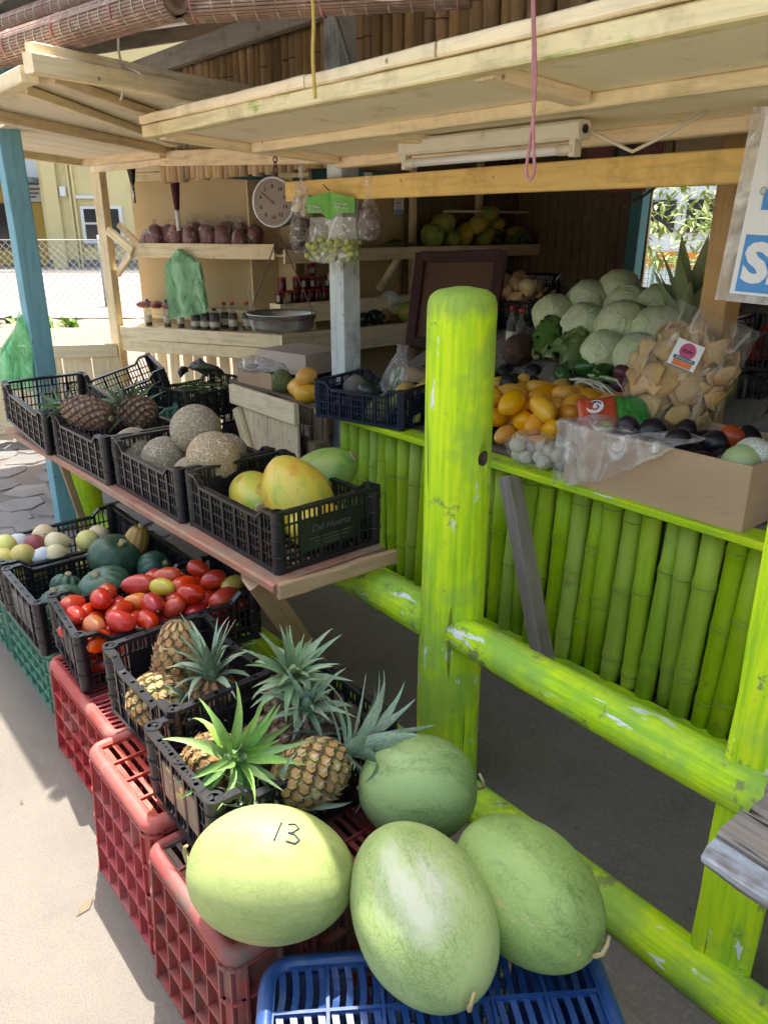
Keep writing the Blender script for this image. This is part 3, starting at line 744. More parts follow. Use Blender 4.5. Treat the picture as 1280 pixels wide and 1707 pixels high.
# ------------------------------------------------------------------ crates
_cache = {}
def lattice(mb, Lx, H, z0, nthin, nthick, rows, P, dip=0, t=.007, skip=None):
    """bars of one crate wall; P(u, z, depth)->point, u along the wall"""
    def box(u0, u1, za, zb, d0, d1):
        c = [P(u, z, d) for d in (d0, d1) for z in (za, zb) for u in (u0, u1)]
        mb.add(c, [(0, 1, 3, 2), (4, 6, 7, 5), (0, 4, 5, 1), (2, 3, 7, 6), (0, 2, 6, 4), (1, 5, 7, 3)])
    def top(u):
        e = Lx / 2 - abs(u)
        if not dip: return H
        return H - dip * min(1, max(0, (e - .05) / .035))
    for i in range(1, nthick):
        u = -Lx / 2 + Lx * i / nthick
        box(u - .005, u + .005, z0, top(u), 0, t * 1.4)
    per = nthin + 1
    for i in range(nthick):
        for j in range(1, per):
            u = -Lx / 2 + Lx * (i + j / per) / nthick
            if skip and abs(u) < skip[0]:
                box(u - .0022, u + .0022, z0, skip[1], .001, t * .8); box(u - .0022, u + .0022, skip[2], top(u), .001, t * .8)
            else: box(u - .0022, u + .0022, z0, top(u) - .004, .001, t * .8)
    for k in range(1, rows + 1):
        z = z0 + (H - dip - z0) * k / (rows + 1)
        if skip and skip[1] < z < skip[2]:
            box(-Lx / 2, -skip[0], z - .0025, z + .0025, .0005, t); box(skip[0], Lx / 2, z - .0025, z + .0025, .0005, t)
        else: box(-Lx / 2, Lx / 2, z - .0025, z + .0025, .0005, t)
    # rim following the dip
    us = sorted({-Lx / 2, -Lx / 2 + .05, -Lx / 2 + .085, Lx / 2 - .085, Lx / 2 - .05, Lx / 2}) if dip else [-Lx / 2, Lx / 2]
    for a, b in zip(us, us[1:]):
        za, zb = top(a), top(b)
        c = [P(a, za, -.006), P(b, zb, -.006), P(a, za, .014), P(b, zb, .014), P(a, za - .010, -.006), P(b, zb - .010, -.006), P(a, za - .010, .014), P(b, zb - .010, .014)]
        mb.add(c, [(0, 1, 3, 2), (4, 6, 7, 5), (0, 4, 5, 1), (2, 3, 7, 6), (0, 2, 6, 4), (1, 5, 7, 3)])
    box(-Lx / 2, Lx / 2, z0 - .010, z0 + .004, -.003, .012)
def mesh_crate(label, loc, rotz=0, L=.53, W=.35, H=.19, mat=None, tilt=(0, 0), plate=True, group=None, name='mesh_crate', platemat=None, lettering=None):
    mat = mat or m_black
    key = (L, W, H, mat.name, plate)
    if key not in _cache:
        d = {}
        def mk(fn): mb = MB(); fn(mb); return mb
        for sgn, nm in ((1, 'a'), (-1, 'b')):
            mb = MB(); lattice(mb, L - .03, H, .012, 3, 7, 3, lambda u, z, dd, s=sgn: (u, s * (W / 2 - .012 + dd), z), dip=.03); d['long' + nm] = mb.mesh('long_side', mat)
            mb = MB(); lattice(mb, W - .03, H, .012, 3, 5, 3, lambda u, z, dd, s=sgn: (s * (L / 2 - .012 + dd), u, z), skip=(W * .27, .045, H - .05) if plate else None); d['short' + nm] = mb.mesh('short_side', mat)
        mb = MB(); n = 12
        for i in range(n + 1): mb.box((-L / 2 + .02 + (L - .04) * i / n, 0, .006), (.008, W - .03, .008))
        for i in range(9): mb.box((0, -W / 2 + .02 + (W - .04) * i / 8, .007), (L - .03, .008, .006))
        d['base'] = mb.mesh('base_grid', mat)
        mb = MB()   # corner post: L-shaped hollow tube with a ring on top
        for k in range(5):
            a0, a1 = math.pi * k / 8 - .0, math.pi * (k + 1) / 8
        mb.tube([(0, 0, 0), (0, 0, H + .002)], [.018, .020], 12, caps=False)
        mb.tube([(0, 0, H - .004), (0, 0, H + .002)], [.012, .012], 12, caps=False)
        ring = [(.020, H + .002), (.012, H + .002)]
        vs = []; fs = []
        for k in range(12):
            a = 2 * math.pi * k / 12
            vs += [(math.cos(a) * .020, math.sin(a) * .020, H + .002), (math.cos(a) * .012, math.sin(a) * .012, H + .002)]
        for k in range(12):
            k2 = (k + 1) % 12; fs.append((2 * k, 2 * k2, 2 * k2 + 1, 2 * k + 1))
        mb.add(vs, fs)
        mb.tube([(0, 0, H - .02), (0, 0, H - .021)], .0125, 12)
        for z in (.05, .10, .15):
            if z < H: mb.tube([(0, 0, z), (0, 0, z + .005)], .0215, 12)
        d['post'] = mb.mesh('corner_post', mat)
        if plate:
            mb = MB(); mb.box((0, 0, 0), (.005, W * .54, H - .095)); d['plate'] = mb
        _cache[key] = d
    d = _cache[key]
    r = root(name, label, 'crate', loc, (tilt[0], tilt[1], rotz), group)
    for k in ('longa', 'longb'): ob('long_side', d[k], None, r)
    for k in ('shorta', 'shortb'): ob('short_side', d[k], None, r)
    ob('base_grid', d['base'], None, r)
    for sx in (-1, 1):
        for sy in (-1, 1): ob('corner_post', d['post'], TM((sx * (L / 2 - .016), sy * (W / 2 - .016), 0)), r)
    if plate:
        for sx in (-1, 1):
            mb = MB(); mb.box((0, 0, 0), (.005, W * .54, H - .095)); p = ob('label_plate', mb.mesh('label_plate', platemat or mat), TM((sx * (L / 2 - .006), 0, .0475 + (H - .095) / 2)), r)
            if lettering and sx == -1:
                Mx = TM((-.004, 0, .018), Matrix(((0, 0, -1), (-1, 0, 0), (0, 1, 0))))
                text('lettering', lettering, Mx, .030, m_plate_ink, p, shear=.3, depth=.001)
                for q in range(3):
                    mb = MB(); mb.box((-.003, 0, -.012 - q * .011), (.001, W * .40 - q * .03, .003)); ob('raised_line', mb.mesh('raised_line', m_plate_ink), None, p)
    return r
m_plate_ink = M_simple('embossed_plastic', (.075, .085, .082), (.06, .07, .068), 10, .5)
m_plate_art = M_simple('faded_fruit_print', (.30, .20, .12), (.16, .12, .09), 16, .6, c3=(.55, .40, .10), c3t=(.6, .66), c3s=22)

def big_crate(label, loc, rotz, L, W, H, mat, flare=.05, slots=True, cells=(5, 4), name='stacking_crate', upside=True, group=None, rc=.035):
    """ribbed stacking crate; upside=True shows its slotted floor on top"""
    r = root(name, label, 'crate', loc, (0, 0, rotz), group)
    fl_ = (lambda z: 1 + flare * (1 - z / H) * 2) if upside else (lambda z: 1 + flare * (z / H) * 2)
    def fin(mb, name):
        def f(p):
            k = fl_(p.z); ax = p.x + math.copysign((k - 1) * W / 2, p.x) * min(1, abs(p.x) / (L / 2)); ay = p.y + math.copysign((k - 1) * W / 2, p.y) * min(1, abs(p.y) / (W / 2))
            return Vector((ax, ay, p.z))
        mb.mapv(f); return ob(name, mb.mesh(name, mat), None, r)
    for axis, (A, B) in enumerate(((L, W), (W, L))):
        nx = 6 if axis == 0 else 5
        for s in (-1, 1):
            mb = MB()
            def P(u, z, d):
                return (u, s * (B / 2 - .014 + d), z) if axis == 0 else (s * (B / 2 - .014 + d), u, z)
            def box(u0, u1, za, zb, d0, d1):
                c = [P(u, z, d) for d in (d0, d1) for z in (za, zb) for u in (u0, u1)]
                mb.add(c, [(0, 1, 3, 2), (4, 6, 7, 5), (0, 4, 5, 1), (2, 3, 7, 6), (0, 2, 6, 4), (1, 5, 7, 3)])
            w = A - 2 * rc; rows = 4; zs = [.012 + (H - .05) * k / rows for k in range(rows + 1)]
            for i in range(nx + 1):
                u = -w / 2 + w * i / nx; box(u - .0022, u + .0022, 0, H - .02, -.004, .014)
            for k, z in enumerate(zs): box(-w / 2 - .01, w / 2 + .01, z - .003, z + .003, -.004, .014)
            for i in range(nx):
                for k in range(rows):
                    ua, ub = -w / 2 + w * i / nx, -w / 2 + w * (i + 1) / nx; za, zb = zs[k], zs[k + 1]
                    if slots and 0 < i < nx - 1 and k > 0 and (i + (1 if axis else 0)) % 3 != 0:
                        m = 6
                        for j in range(m): box(ua + (ub - ua) * (j + .18) / m, ua + (ub - ua) * (j + .62) / m, za, zb, -.006, -.001)
                    elif not (i == nx // 2 and k == 0 and axis == 1): box(ua, ub, za, zb, -.007, -.003)
            fin(mb, 'side_wall')
    for sx in (-1, 1):
        for sy in (-1, 1):
            mb = MB(); cx, cy = sx * (L / 2 - rc), sy * (W / 2 - rc); vs = []; fs = []; n = 6
            for z in (0, H * .5, H - .03):
                for k in range(n + 1):
                    a = math.pi / 2 * k / n; vs.append((cx + sx * math.cos(a) * (rc - .004), cy + sy * math.sin(a) * (rc - .004), z))
            for q in range(2):
                for k in range(n): fs.append((q * (n + 1) + k, q * (n + 1) + k + 1, (q + 1) * (n + 1) + k + 1, (q + 1) * (n + 1) + k))
            mb.add(vs, fs, True)
            for z in [.012 + (H - .05) * k / 4 for k in range(5)]:
                for k in range(n):
                    a, b = math.pi / 2 * k / n, math.pi / 2 * (k + 1) / n
                    mb.bar((cx + sx * math.cos(a) * (rc - .001), cy + sy * math.sin(a) * (rc - .001), z), (cx + sx * math.cos(b) * (rc - .001), cy + sy * math.sin(b) * (rc - .001), z), .010, .006)
            for k in (0, 3, 6):
                a = math.pi / 2 * k / n; mb.bar((cx + sx * math.cos(a) * rc, cy + sy * math.sin(a) * rc, 0), (cx + sx * math.cos(a) * rc, cy + sy * math.sin(a) * rc, H - .03), .006, .006)
            fin(mb, 'rounded_corner')
    # rounded lip round the top
    mb = MB(); path = []
    for (sx, sy, a0) in ((1, 1, 0), (-1, 1, 90), (-1, -1, 180), (1, -1, 270)):
        for k in range(7):
            a = R(a0 + 15 * k); path.append((sx * (L / 2 - rc) + math.cos(a) * rc, sy * (W / 2 - rc) + math.sin(a) * rc))
    sec = [(-.002, -.034), (.003, -.022), (.001, -.010), (-.006, -.002), (-.015, .0), (-.024, -.003), (-.028, -.012)]
    vs = []; fs = []; n = len(path); m = len(sec)
    for i, (x, y) in enumerate(path):
        a, b = Vector(path[i - 1]), Vector(path[(i + 1) % n]); d = (b - a).normalized(); nn = Vector((d.y, -d.x))
        for (o, z) in sec: vs.append((x + nn.x * o, y + nn.y * o, H + z))
    for i in range(n):
        for k in range(m - 1):
            i2 = (i + 1) % n; fs.append((i * m + k, i2 * m + k, i2 * m + k + 1, i * m + k + 1))
    mb.add(vs, fs, True); fin(mb, 'rim')
    if upside:
        mb = MB(); lx, ly = L - .05, W - .05; cx, cy = cells
        for i in range(cx + 1): mb.box((-lx / 2 + lx * i / cx, 0, H - .013), (.006, ly, .014))
        for j in range(cy + 1): mb.box((0, -ly / 2 + ly * j / cy, H - .0135), (lx, .006, .013))
        for i in range(cx):
            for j in range(cy):
                x0, x1 = -lx / 2 + lx * i / cx, -lx / 2 + lx * (i + 1) / cx; y0, y1 = -ly / 2 + ly * j / cy, -ly / 2 + ly * (j + 1) / cy
                for q in range(4):
                    x = x0 + (x1 - x0) * (q + .5) / 4; ws = (x1 - x0) / 4 * .5; vs = []; fs = []
                    for e in range(5):
                        y = y0 + (y1 - y0) * e / 4; z = H - .012 - .007 * math.sin(math.pi * e / 4); bow = .004 * math.sin(math.pi * e / 4)
                        vs += [(x - ws / 2 + bow, y, z), (x + ws / 2 + bow, y, z - .001), (x + ws / 2 + bow, y, z - .004), (x - ws / 2 + bow, y, z - .004)]
                    for e in range(4):
                        for k in range(4): fs.append((4 * e + k, 4 * e + (k + 1) % 4, 4 * e + 4 + (k + 1) % 4, 4 * e + 4 + k))
                    mb.add(vs, fs)
        fin(mb, 'slotted_floor')
    return r
GS = 'big crates stacked along the pavement'
big_crate('green ribbed crate on the pavement under the squash crate', (.72, 2.70, 0), R(90), .53, .34, .265, m_greenc, .0, False, upside=True, group=GS)
big_crate('green ribbed crate farthest along the pavement, cut by the frame', (.72, 3.26, 0), R(90), .53, .34, .265, m_greenc, .0, False, upside=True, group=GS)
big_crate('bright red crate under the tomato crate', (.70, 2.03, 0), R(90), .52, .36, .33, m_red, .04, True, group=GS)
big_crate('sunlit red crate in the middle of the pavement stack', (.705, 1.52, 0), 0, .53, .365, .385, m_red, .05, True, group=GS)
big_crate('dusty dark red crate under the marked watermelon', (.69, 1.135, 0), 0, .53, .36, .365, m_red_dirty, .05, True, group=GS)
big_crate('upturned blue crate carrying two watermelons', (.622, .598, 0), R(-35), .615, .40, .355, m_blue, .03, True, cells=(6, 4), rc=.06)

GB = 'black mesh crates below the shelf'; GT = 'black mesh crates on the shelf'
mesh_crate('black crate of pale round fruit at the left edge of the frame', (.815, 3.0, .268), 0, L=.56, W=.37, group=GB)
mesh_crate('black crate of dark green squash', (.815, 2.595, .268), 0, L=.56, W=.375, group=GB)
mesh_crate('black crate heaped with red tomatoes', (.835, 2.155, .333), R(-5), L=.57, W=.335, H=.18, group=GB)
mesh_crate('black crate of pineapples behind the nearest pineapple crate', (.69, 1.605, .392), R(91), L=.39, W=.29, H=.195, group=GB)
mesh_crate('nearest black crate of pineapples with printed end plate', (.72, 1.262, .388), R(-1), L=.46, W=.32, H=.185, group=GB, platemat=m_plate_art)
ZS = .676
mesh_crate('black crate of papayas at the near end of the shelf', (1.20, 1.965, ZS), R(91), W=.38, H=.185, group=GT, lettering='Del Huerto')
mesh_crate('black crate of cantaloupes on the shelf', (1.17, 2.51, ZS), R(91), W=.38, H=.185, plate=False, group=GT)
mesh_crate('black crate of brown pineapples on the shelf', (1.13, 3.06, ZS), R(92), W=.38, H=.185, plate=False, group=GT)
mesh_crate('last black crate on the shelf, tipped up beside the blue post', (1.085, 3.62, ZS + .03), R(92), W=.38, H=.185, plate=False, group=GT, tilt=(0, -.12))

# ------------------------------------------------------------------ fruit meshes and materials
def lathe_mesh(name, prof, n, mat, fn=None, extra=None):
    mb = MB(); mb.lathe(prof, n, fn)
    if extra: extra(mb)
    return mb.mesh(name, *(mat if isinstance(mat, tuple) else (mat,)))
def ell(r, h, m=14, egg=0.0, pinch=0.0):
    """profile of an egg-like body of revolution, centred, half height h"""
    out = []
    for i in range(m + 1):
        a = math.pi * i / m; z = -math.cos(a); rr = math.sin(a) * (1 + egg * z)
        rr = max(rr, .015)
        zz = z - pinch * math.copysign(1, z) * max(0, 1 - (rr / .35)) ** 2 if pinch else z
        out.append((rr * r, zz * h))
    return out
def lumpy(amp, sc, seed):
    def fn(r, g, z, i):
        x, y = r * math.cos(g), r * math.sin(g)
        k = 1 + amp * noise.noise((x * sc + seed, y * sc, z * sc))
        return (x * k, y * k, z)
    return fn
def bent(amp, sc, seed, bend):
    f = lumpy(amp, sc, seed)
    def fn(r, g, z, i):
        x, y, z = f(r, g, z, i); return (x + bend * (z * z) , y, z)
    return fn
# watermelon
def M_melon(name, base, base2, line, pale):
    t = NT(name); co2 = t.coord(); cs = t.coord((1, 1, .55), warp=.02, wscale=40)
    cw = t.coord((1, 1, .55), warp=.06, wscale=30)
    b = t.ramp(t.noise(co2, 7, 6), [(.3, base2), (.7, base)])
    e = t.vor(cw, 100); big = t.noise(t.coord((6, 6, .8)), 2.2, 4)
    m = t.ramp(e, [(.025, 1), (.10, 0)])
    am = t.ramp(big, [(.40, .10), (.62, .62)])
    mm = t.n('Math', operation='MULTIPLY'); t.l(m, mm.inputs[0]); t.l(am, mm.inputs[1])
    st = t.ramp(big, [(.46, 0), (.60, .65)])
    b = t.mix(st, b, tuple(x * .72 for x in base2))
    col = t.mix(mm.outputs[0], b, line)
    if pale:
        tc = t.n('TexCoord'); sp = t.n('SeparateXYZ'); t.l(tc.outputs['Object'], sp.inputs[0])
        mr = t.n('MapRange'); t.l(sp.outputs['XYZ'.index(pale[1])], mr.inputs[0]); mr.inputs[1].default_value = pale[2]; mr.inputs[2].default_value = pale[3]
        nz = t.noise(t.coord((1, 1, .35), warp=.05, wscale=20), 16, 7, .7); ad = t.n('Math', operation='MULTIPLY'); t.l(mr.outputs[0], ad.inputs[0]); t.l(nz, ad.inputs[1])
        col = t.mix(t.ramp(ad.outputs[0], [(.26, 0), (.50, .85)]), col, pale[0])
    sc_ = t.ramp(t.noise(t.coord((5, 5, 1.5)), 6, 8, .8), [(.63, 0), (.69, .7)])
    col = t.mix(sc_, col, (.42, .37, .19))
    t.bump(t.noise(co2, 18, 4), .12, .006)
    return t.done(col, .5, .3)
mm_a = M_melon('pale_melon_rind', (.36, .41, .15), (.29, .355, .115), (.17, .245, .07), ((.56, .50, .26), 'X', -.03, -.12))
mm_b = M_melon('green_melon_rind', (.31, .42, .17), (.24, .35, .12), (.075, .165, .045), None)
mm_c = M_melon('scarred_melon_rind', (.39, .48, .20), (.31, .41, .145), (.12, .22, .06), ((.48, .50, .38), 'X', .060, .125))
mm_d = M_melon('dark_melon_rind', (.30, .41, .13), (.22, .33, .09), (.065, .145, .032), None)
m_stem = M_simple('dry_stem', (.42, .36, .18), (.28, .22, .10), 30, .8)
m_marker = M_simple('marker_ink', (.03, .04, .06), (.025, .03, .05), 30, .6)
def axisM(loc, ax, roll=0):
    """matrix with local z along ax"""
    z = Vector(ax).normalized(); q = z.to_track_quat('Z', 'Y').to_matrix() @ Matrix.Rotation(roll, 3, 'Z')
    return Matrix.Translation(Vector(loc)) @ q.to_4x4()
def melon(label, loc, ax, r, h, mat, roll=0, stem=True, seed=1, face=None):
    if face is not None:
        d = axisM(loc, ax).to_3x3().inverted() @ Vector(face); roll = math.atan2(d.y, d.x)
    M = axisM(loc, ax, roll); o = root('watermelon', label, 'watermelon'); o.matrix_basis = M
    ob('rind', lathe_mesh('rind', ell(r, h, 28, .03, .02), 44, mat, lumpy(.02, 9, seed)), None, o)
    if stem:
        mb = MB(); mb.tube([(0, 0, h - .006), (.004, .002, h + .004), (.016, .006, h + .012), (.030, .0, h + .010), (.040, -.012, h + .002)], [.006, .005, .004, .0035, .003], 7); ob('stem', mb.mesh('stem', m_stem), None, o)
    mb = MB(); mb.tube([(0, 0, -h + .004), (0, 0, -h - .002)], [.008, .004], 8); ob('blossom_scar', mb.mesh('blossom_scar', m_stem), None, o)
    return o
u_ = Vector((.772, -.636, 0)); v_ = Vector((.636, .772, 0))
m13 = melon('pale watermelon marked with the number 13', (.535, .975, .482), -u_ + v_ * .12 + Vector((0, 0, .02)), .118, .156, mm_a, 0, True, 1, face=(.2, .3, 1))
# handwritten number: strokes that follow the rind
Mi = m13.matrix_basis.inverted()
upl = (Mi.to_3x3() @ Vector((0, 0, 1))); cml = (Mi.to_3x3() @ (-v_))
def rind(s, t):   # s along the melon (to the right), t up the melon from the viewer's side
    zl = -(s); th = t
    d = (upl * math.sin(th) + cml * math.cos(th)); d.z = 0; d.normalize()
    rr = .118 * math.sqrt(max(0, 1 - (zl / .156) ** 2)) * (1 + .03 * zl / .156)
    return (d.x * rr * 1.006, d.y * rr * 1.006, zl)
def stroke(pts):
    mb = MB(); P = []
    for (a, b) in zip(pts, pts[1:]):
        for k in range(5): P.append(rind(a[0] + (b[0] - a[0]) * k / 5, a[1] + (b[1] - a[1]) * k / 5))
    P.append(rind(*pts[-1])); mb.tube(P, [.0011 + .0007 * abs(math.sin(q * 1.7)) for q in range(len(P))], 5); ob('marker_stroke', mb.mesh('marker_stroke', m_marker), None, m13)
T0 = R(80)
stroke([(.022, T0 + .22), (.020, T0 + .05), (.018, T0 - .12)])
stroke([(.034, T0 + .20), (.046, T0 + .25), (.054, T0 + .18), (.046, T0 + .07), (.038, T0 + .05), (.050, T0 + .04), (.060, T0 - .03), (.054, T0 - .11), (.038, T0 - .10)])
melon('watermelon with a pale scarred top standing in the middle', (.700, .745, .470), (-.10, -.42, -.10), .121, .165, mm_c, 0, True, 2, face=(-.35, -.1, 1))
melon('deep green netted watermelon at the right of the heap', (.885, .665, .462), (-.02, -.5, -.06), .113, .155, mm_d, 1.0, True, 3)
melon('watermelon with a star-like blossom scar at the back of the heap', (.905, .985, .470), (.72, -.62, .02), .112, .128, mm_b, 2.0, True, 4)
# ------------------------------------------------------------------ pineapples
def M_leaf(name, c1, c2, tip):
    t = NT(name); co = t.coord((30, 30, 2))
    tc = t.n('TexCoord'); sp = t.n('SeparateXYZ'); t.l(tc.outputs['Object'], sp.inputs[0])
    col = t.ramp(t.noise(co, 2, 5), [(.3, c2), (.7, c1)])
    col = t.mix(t.ramp(t.noise(t.coord(), 30, 5), [(.60, 0), (.75, .6)]), col, tip)
    col = t.mix(t.ramp(sp.outputs[2], [(.84, 0), (1.0, .8)]), col, tip)
    col = t.vary(col, .02, .25, .15)
    t.bump(t.noise(co, 3, 3), .2, .003)
    m = t.done(col, .5, .35); return m
ml_blue = M_leaf('blue_green_leaf', (.26, .35, .25), (.13, .20, .12), (.46, .44, .34))
ml_green = M_leaf('fresh_green_leaf', (.24, .40, .12), (.14, .28, .07), (.5, .5, .25))
ml_dull = M_leaf('dull_old_leaf', (.22, .32, .17), (.12, .20, .10), (.42, .33, .20))
def M_husk(name, c1, c2, c3):
    return M_simple(name, c1, c2, 60, .7, .5, 120, .003, c3=c3, c3t=(.52, .62), c3s=45)
pine_mats = {
    'gold': (M_husk('husk_gold', (.16, .11, .045), (.09, .06, .03), (.20, .20, .06)), M_husk('eye_gold', (.46, .25, .05), (.32, .19, .05), (.34, .33, .10)), M_husk('bract_gold', (.44, .30, .18), (.28, .18, .10), (.5, .42, .3))),
    'brown': (M_husk('husk_brown', (.12, .07, .045), (.07, .045, .03), (.16, .12, .06)), M_husk('eye_brown', (.26, .12, .065), (.17, .085, .055), (.24, .18, .08)), M_husk('bract_brown', (.34, .22, .16), (.22, .14, .10), (.42, .34, .26))),
    'orange': (M_husk('husk_orange', (.18, .10, .035), (.10, .06, .03), (.2, .18, .06)), M_husk('eye_orange', (.50, .22, .05), (.34, .16, .045), (.36, .26, .07)), M_husk('bract_orange', (.5, .34, .2), (.34, .2, .12), (.55, .45, .3)))}
def pine_body(L, Rr, key, seed):
    rr = random.Random(seed); mb = MB()
    def rad(z):
        t = z / L; return Rr * max(.02, min(1, (math.sin(math.pi * min(1, max(0, (t * .94 + .05))))) ** .42))
    prof = [(rad(L * i / 12) * .93, L * i / 12) for i in range(13)]
    mb.lathe(prof, 18)
    rows = max(7, int(L / .0165)); per = 11
    for i in range(rows):
        for k in range(per):
            z = L * (i + .5) / rows + rr.uniform(-.001, .001); a = 2 * math.pi * (k + .5 * (i % 2) + i * .08) / per + rr.uniform(-.03, .03)
            r0 = rad(z); 
            if r0 < Rr * .3: continue
            dz = L / rows * .98; da = math.pi / per * 1.02 * 1.0
            def S(u, v, h):
                zz = min(max(z + v * dz, 0), L); q = rad(zz) * .95 + h; g = a + u * da
                return (q * math.cos(g), q * math.sin(g), zz)
            out = [S(0, -1, 0), S(.92, -.42, 0), S(.92, .42, 0), S(0, 1, 0), S(-.92, .42, 0), S(-.92, -.42, 0)]
            hh = Rr * .11 * rr.uniform(.8, 1.2)
            inn = [S(0, -.6, hh * .8), S(.56, -.28, hh), S(.56, .28, hh), S(0, .6, hh * .9), S(-.56, .28, hh), S(-.56, -.28, hh)]
            cen = S(0, .05, hh * .85)
            mb.add(out + inn, [(j, (j + 1) % 6, 6 + (j + 1) % 6, 6 + j) for j in range(6)], False, 0)
            mb.add(inn + [cen], [(j, (j + 1) % 6, 6) for j in range(6)], False, 1)
            tip = S(rr.uniform(-.2, .2), .75, hh * rr.uniform(1.3, 2.1))
            mb.add([S(-.30, -.25, hh * .95), S(.30, -.25, hh * .95), S(0, .25, hh * .9), tip], [(0, 1, 3), (1, 2, 3), (2, 0, 3)], False, 2)
    return mb.mesh('fruit_body', *pine_mats[key])
def leaf_mesh(curl, w, mat, seed, fold=.35, n=9):
    rr = random.Random(seed); mb = MB(); vs = []; fs = []
    x = z = 0.0; ang = .05
    for i in range(n + 1):
        t = i / n; ww = w * (1 - t ** 2.2) ** .8 * (.75 + .45 * math.sin(math.pi * min(1, t * 1.4))) + .0006
        nx, nz = math.cos(ang), -math.sin(ang)
        for k in (-1, -.5, 0, .5, 1):
            f = fold * ww * (abs(k) ** 1.5) * (1 - .3 * t); jag = 1 + (.06 if i % 2 else -.03) * abs(k)
            vs.append((x - nx * f + noise.noise((seed, t * 4, k)) * .006, k * ww * jag + math.sin(t * 3 + seed) * .012 * t, z - nz * f))
        ang += curl / n * (.5 + t); x += math.sin(ang) / n; z += math.cos(ang) / n
    for i in range(n):
        for k in range(4): fs.append((i * 5 + k, i * 5 + k + 1, i * 5 + k + 6, i * 5 + k + 5))
    mb.add(vs, fs, True); return mb.mesh('crown_leaf', mat)
LEAF = {}
for nm, m in (('blue', ml_blue), ('green', ml_green), ('dull', ml_dull)):
    LEAF[nm] = [leaf_mesh(c, w, m, i) for i, (c, w) in enumerate(((.30, .062), (.75, .072), (1.25, .068), (1.9, .072), (.12, .055)))]
def pineapple(label, base, axis, L=.17, Rr=.062, crown=.17, leaves=28, skin='gold', leaf='blue', roll=0, seed=1, spread=1.0, group='pineapples'):
    rr = random.Random(seed)
    o = root('pineapple', label, 'pineapple', group=group); o.matrix_basis = axisM(base, axis, roll)
    key = ('pine', round(L, 3), round(Rr, 3), skin, seed % 3)
    if key not in _cache: _cache[key] = pine_body(L, Rr, skin, seed % 3)
    ob('fruit_body', _cache[key], None, o)
    mb = MB(); mb.tube([(0, 0, -.012), (0, 0, .006)], [.012, .014], 8); ob('stem', mb.mesh('stem', m_stem), None, o)
    if crown:
        mb = MB(); mb.tube([(0, 0, L - .012), (0, 0, L + crown * .2), (0, 0, L + crown * .42)], [.020, .017, .006], 8); ob('crown_core', mb.mesh('crown_core', ml_dull), None, o)
        for i in range(leaves):
            t = i / leaves; a = i * 2.39996 + rr.uniform(-.2, .2)
            tilt = (1.30 - 1.15 * t) * spread * rr.uniform(.85, 1.1)
            ln = crown * (.42 + .62 * math.sin(math.pi * (.18 + .68 * t))) * rr.uniform(.85, 1.12)
            k = rr.choice((2, 3, 1)) if t < .45 else rr.choice((0, 1, 4, 1))
            M = TM((0, 0, L - .006 + crown * .36 * t), Euler((0, 0, a)).to_matrix() @ Euler((0, tilt, 0)).to_matrix() @ Euler((0, 0, rr.uniform(-.3, .3))).to_matrix(), (ln, ln * rr.uniform(.85, 1.15), ln)) @ TM((.012 / ln, 0, 0))
            ob('crown_leaf', LEAF[leaf][k], M, o)
    return o
Zp = .40
pineapple('golden pineapple lying across the nearest crate', (.69, 1.135, .495), (.86, -.12, .20), .165, .066, .18, 34, 'gold', 'blue', .3, 11, 1.0)
pineapple('pineapple whose tall grey-green crown rises over the back of the nearest crate', (.85, 1.335, .50), (-.10, -.28, .80), .14, .062, .125, 40, 'brown', 'dull', 1.1, 4)
pineapple('brown pineapple half buried in the middle of the nearest crate', (.72, 1.33, .47), (.60, -.45, .22), .14, .062, .10, 18, 'brown', 'blue', 2.2, 6)
pineapple('pineapple with a sunlit fresh green crown at the near corner', (.62, 1.365, .465), (.10, -.72, .46), .155, .060, .155, 28, 'orange', 'green', .6, 8)
pineapple('pineapple with its crown lying low along the near rim', (.86, 1.16, .46), (-.95, -.10, .06), .15, .060, .17, 24, 'brown', 'blue', 1.9, 9)
pineapple('pineapple with a small crown by the far right corner of the nearest crate', (.88, 1.29, .46), (-.20, -.25, .62), .13, .06, .11, 22, 'brown', 'blue', .9, 10)
pineapple('golden pineapple lying at the left of the second crate', (.60, 1.66, .50), (.42, -.62, -.02), .15, .066, .14, 24, 'gold', 'blue', .2, 12)
pineapple('pineapple with its crown pointing up in the second crate', (.74, 1.49, .46), (.02, .16, .85), .11, .062, .14, 32, 'orange', 'blue', .5, 13, .8)
pineapple('orange pineapple standing at the back of the second crate', (.71, 1.66, .42), (.16, .12, .9), .23, .062, 0, 0, 'orange', 'blue', .5, 15)
pineapple('reddish pineapple lying at the far left of the shelf', (1.13, 3.10, .855), (-.55, .80, .16), .22, .066, .11, 20, 'brown', 'dull', .2, 16, 1.25)
pineapple('squat brown pineapple in the shelf crate', (1.22, 3.22, .845), (.70, -.62, .02), .16, .068, 0, 0, 'brown', 'blue', .2, 18)
pineapple('shelf pineapple showing a dark leafy crown', (1.24, 3.34, .80), (.05, -.45, .25), .10, .06, .17, 22, 'brown', 'dull', 1.2, 19, 1.1)

# everything above was set out for crates 4 cm further in
for o in list(COL.objects):
    if o.name.startswith('pineapple') and o.parent is None and o.location.y < 1.9: o.location.x -= .04
    elif o.name.startswith('pineapple') and o.parent is None: o.location.x -= .03
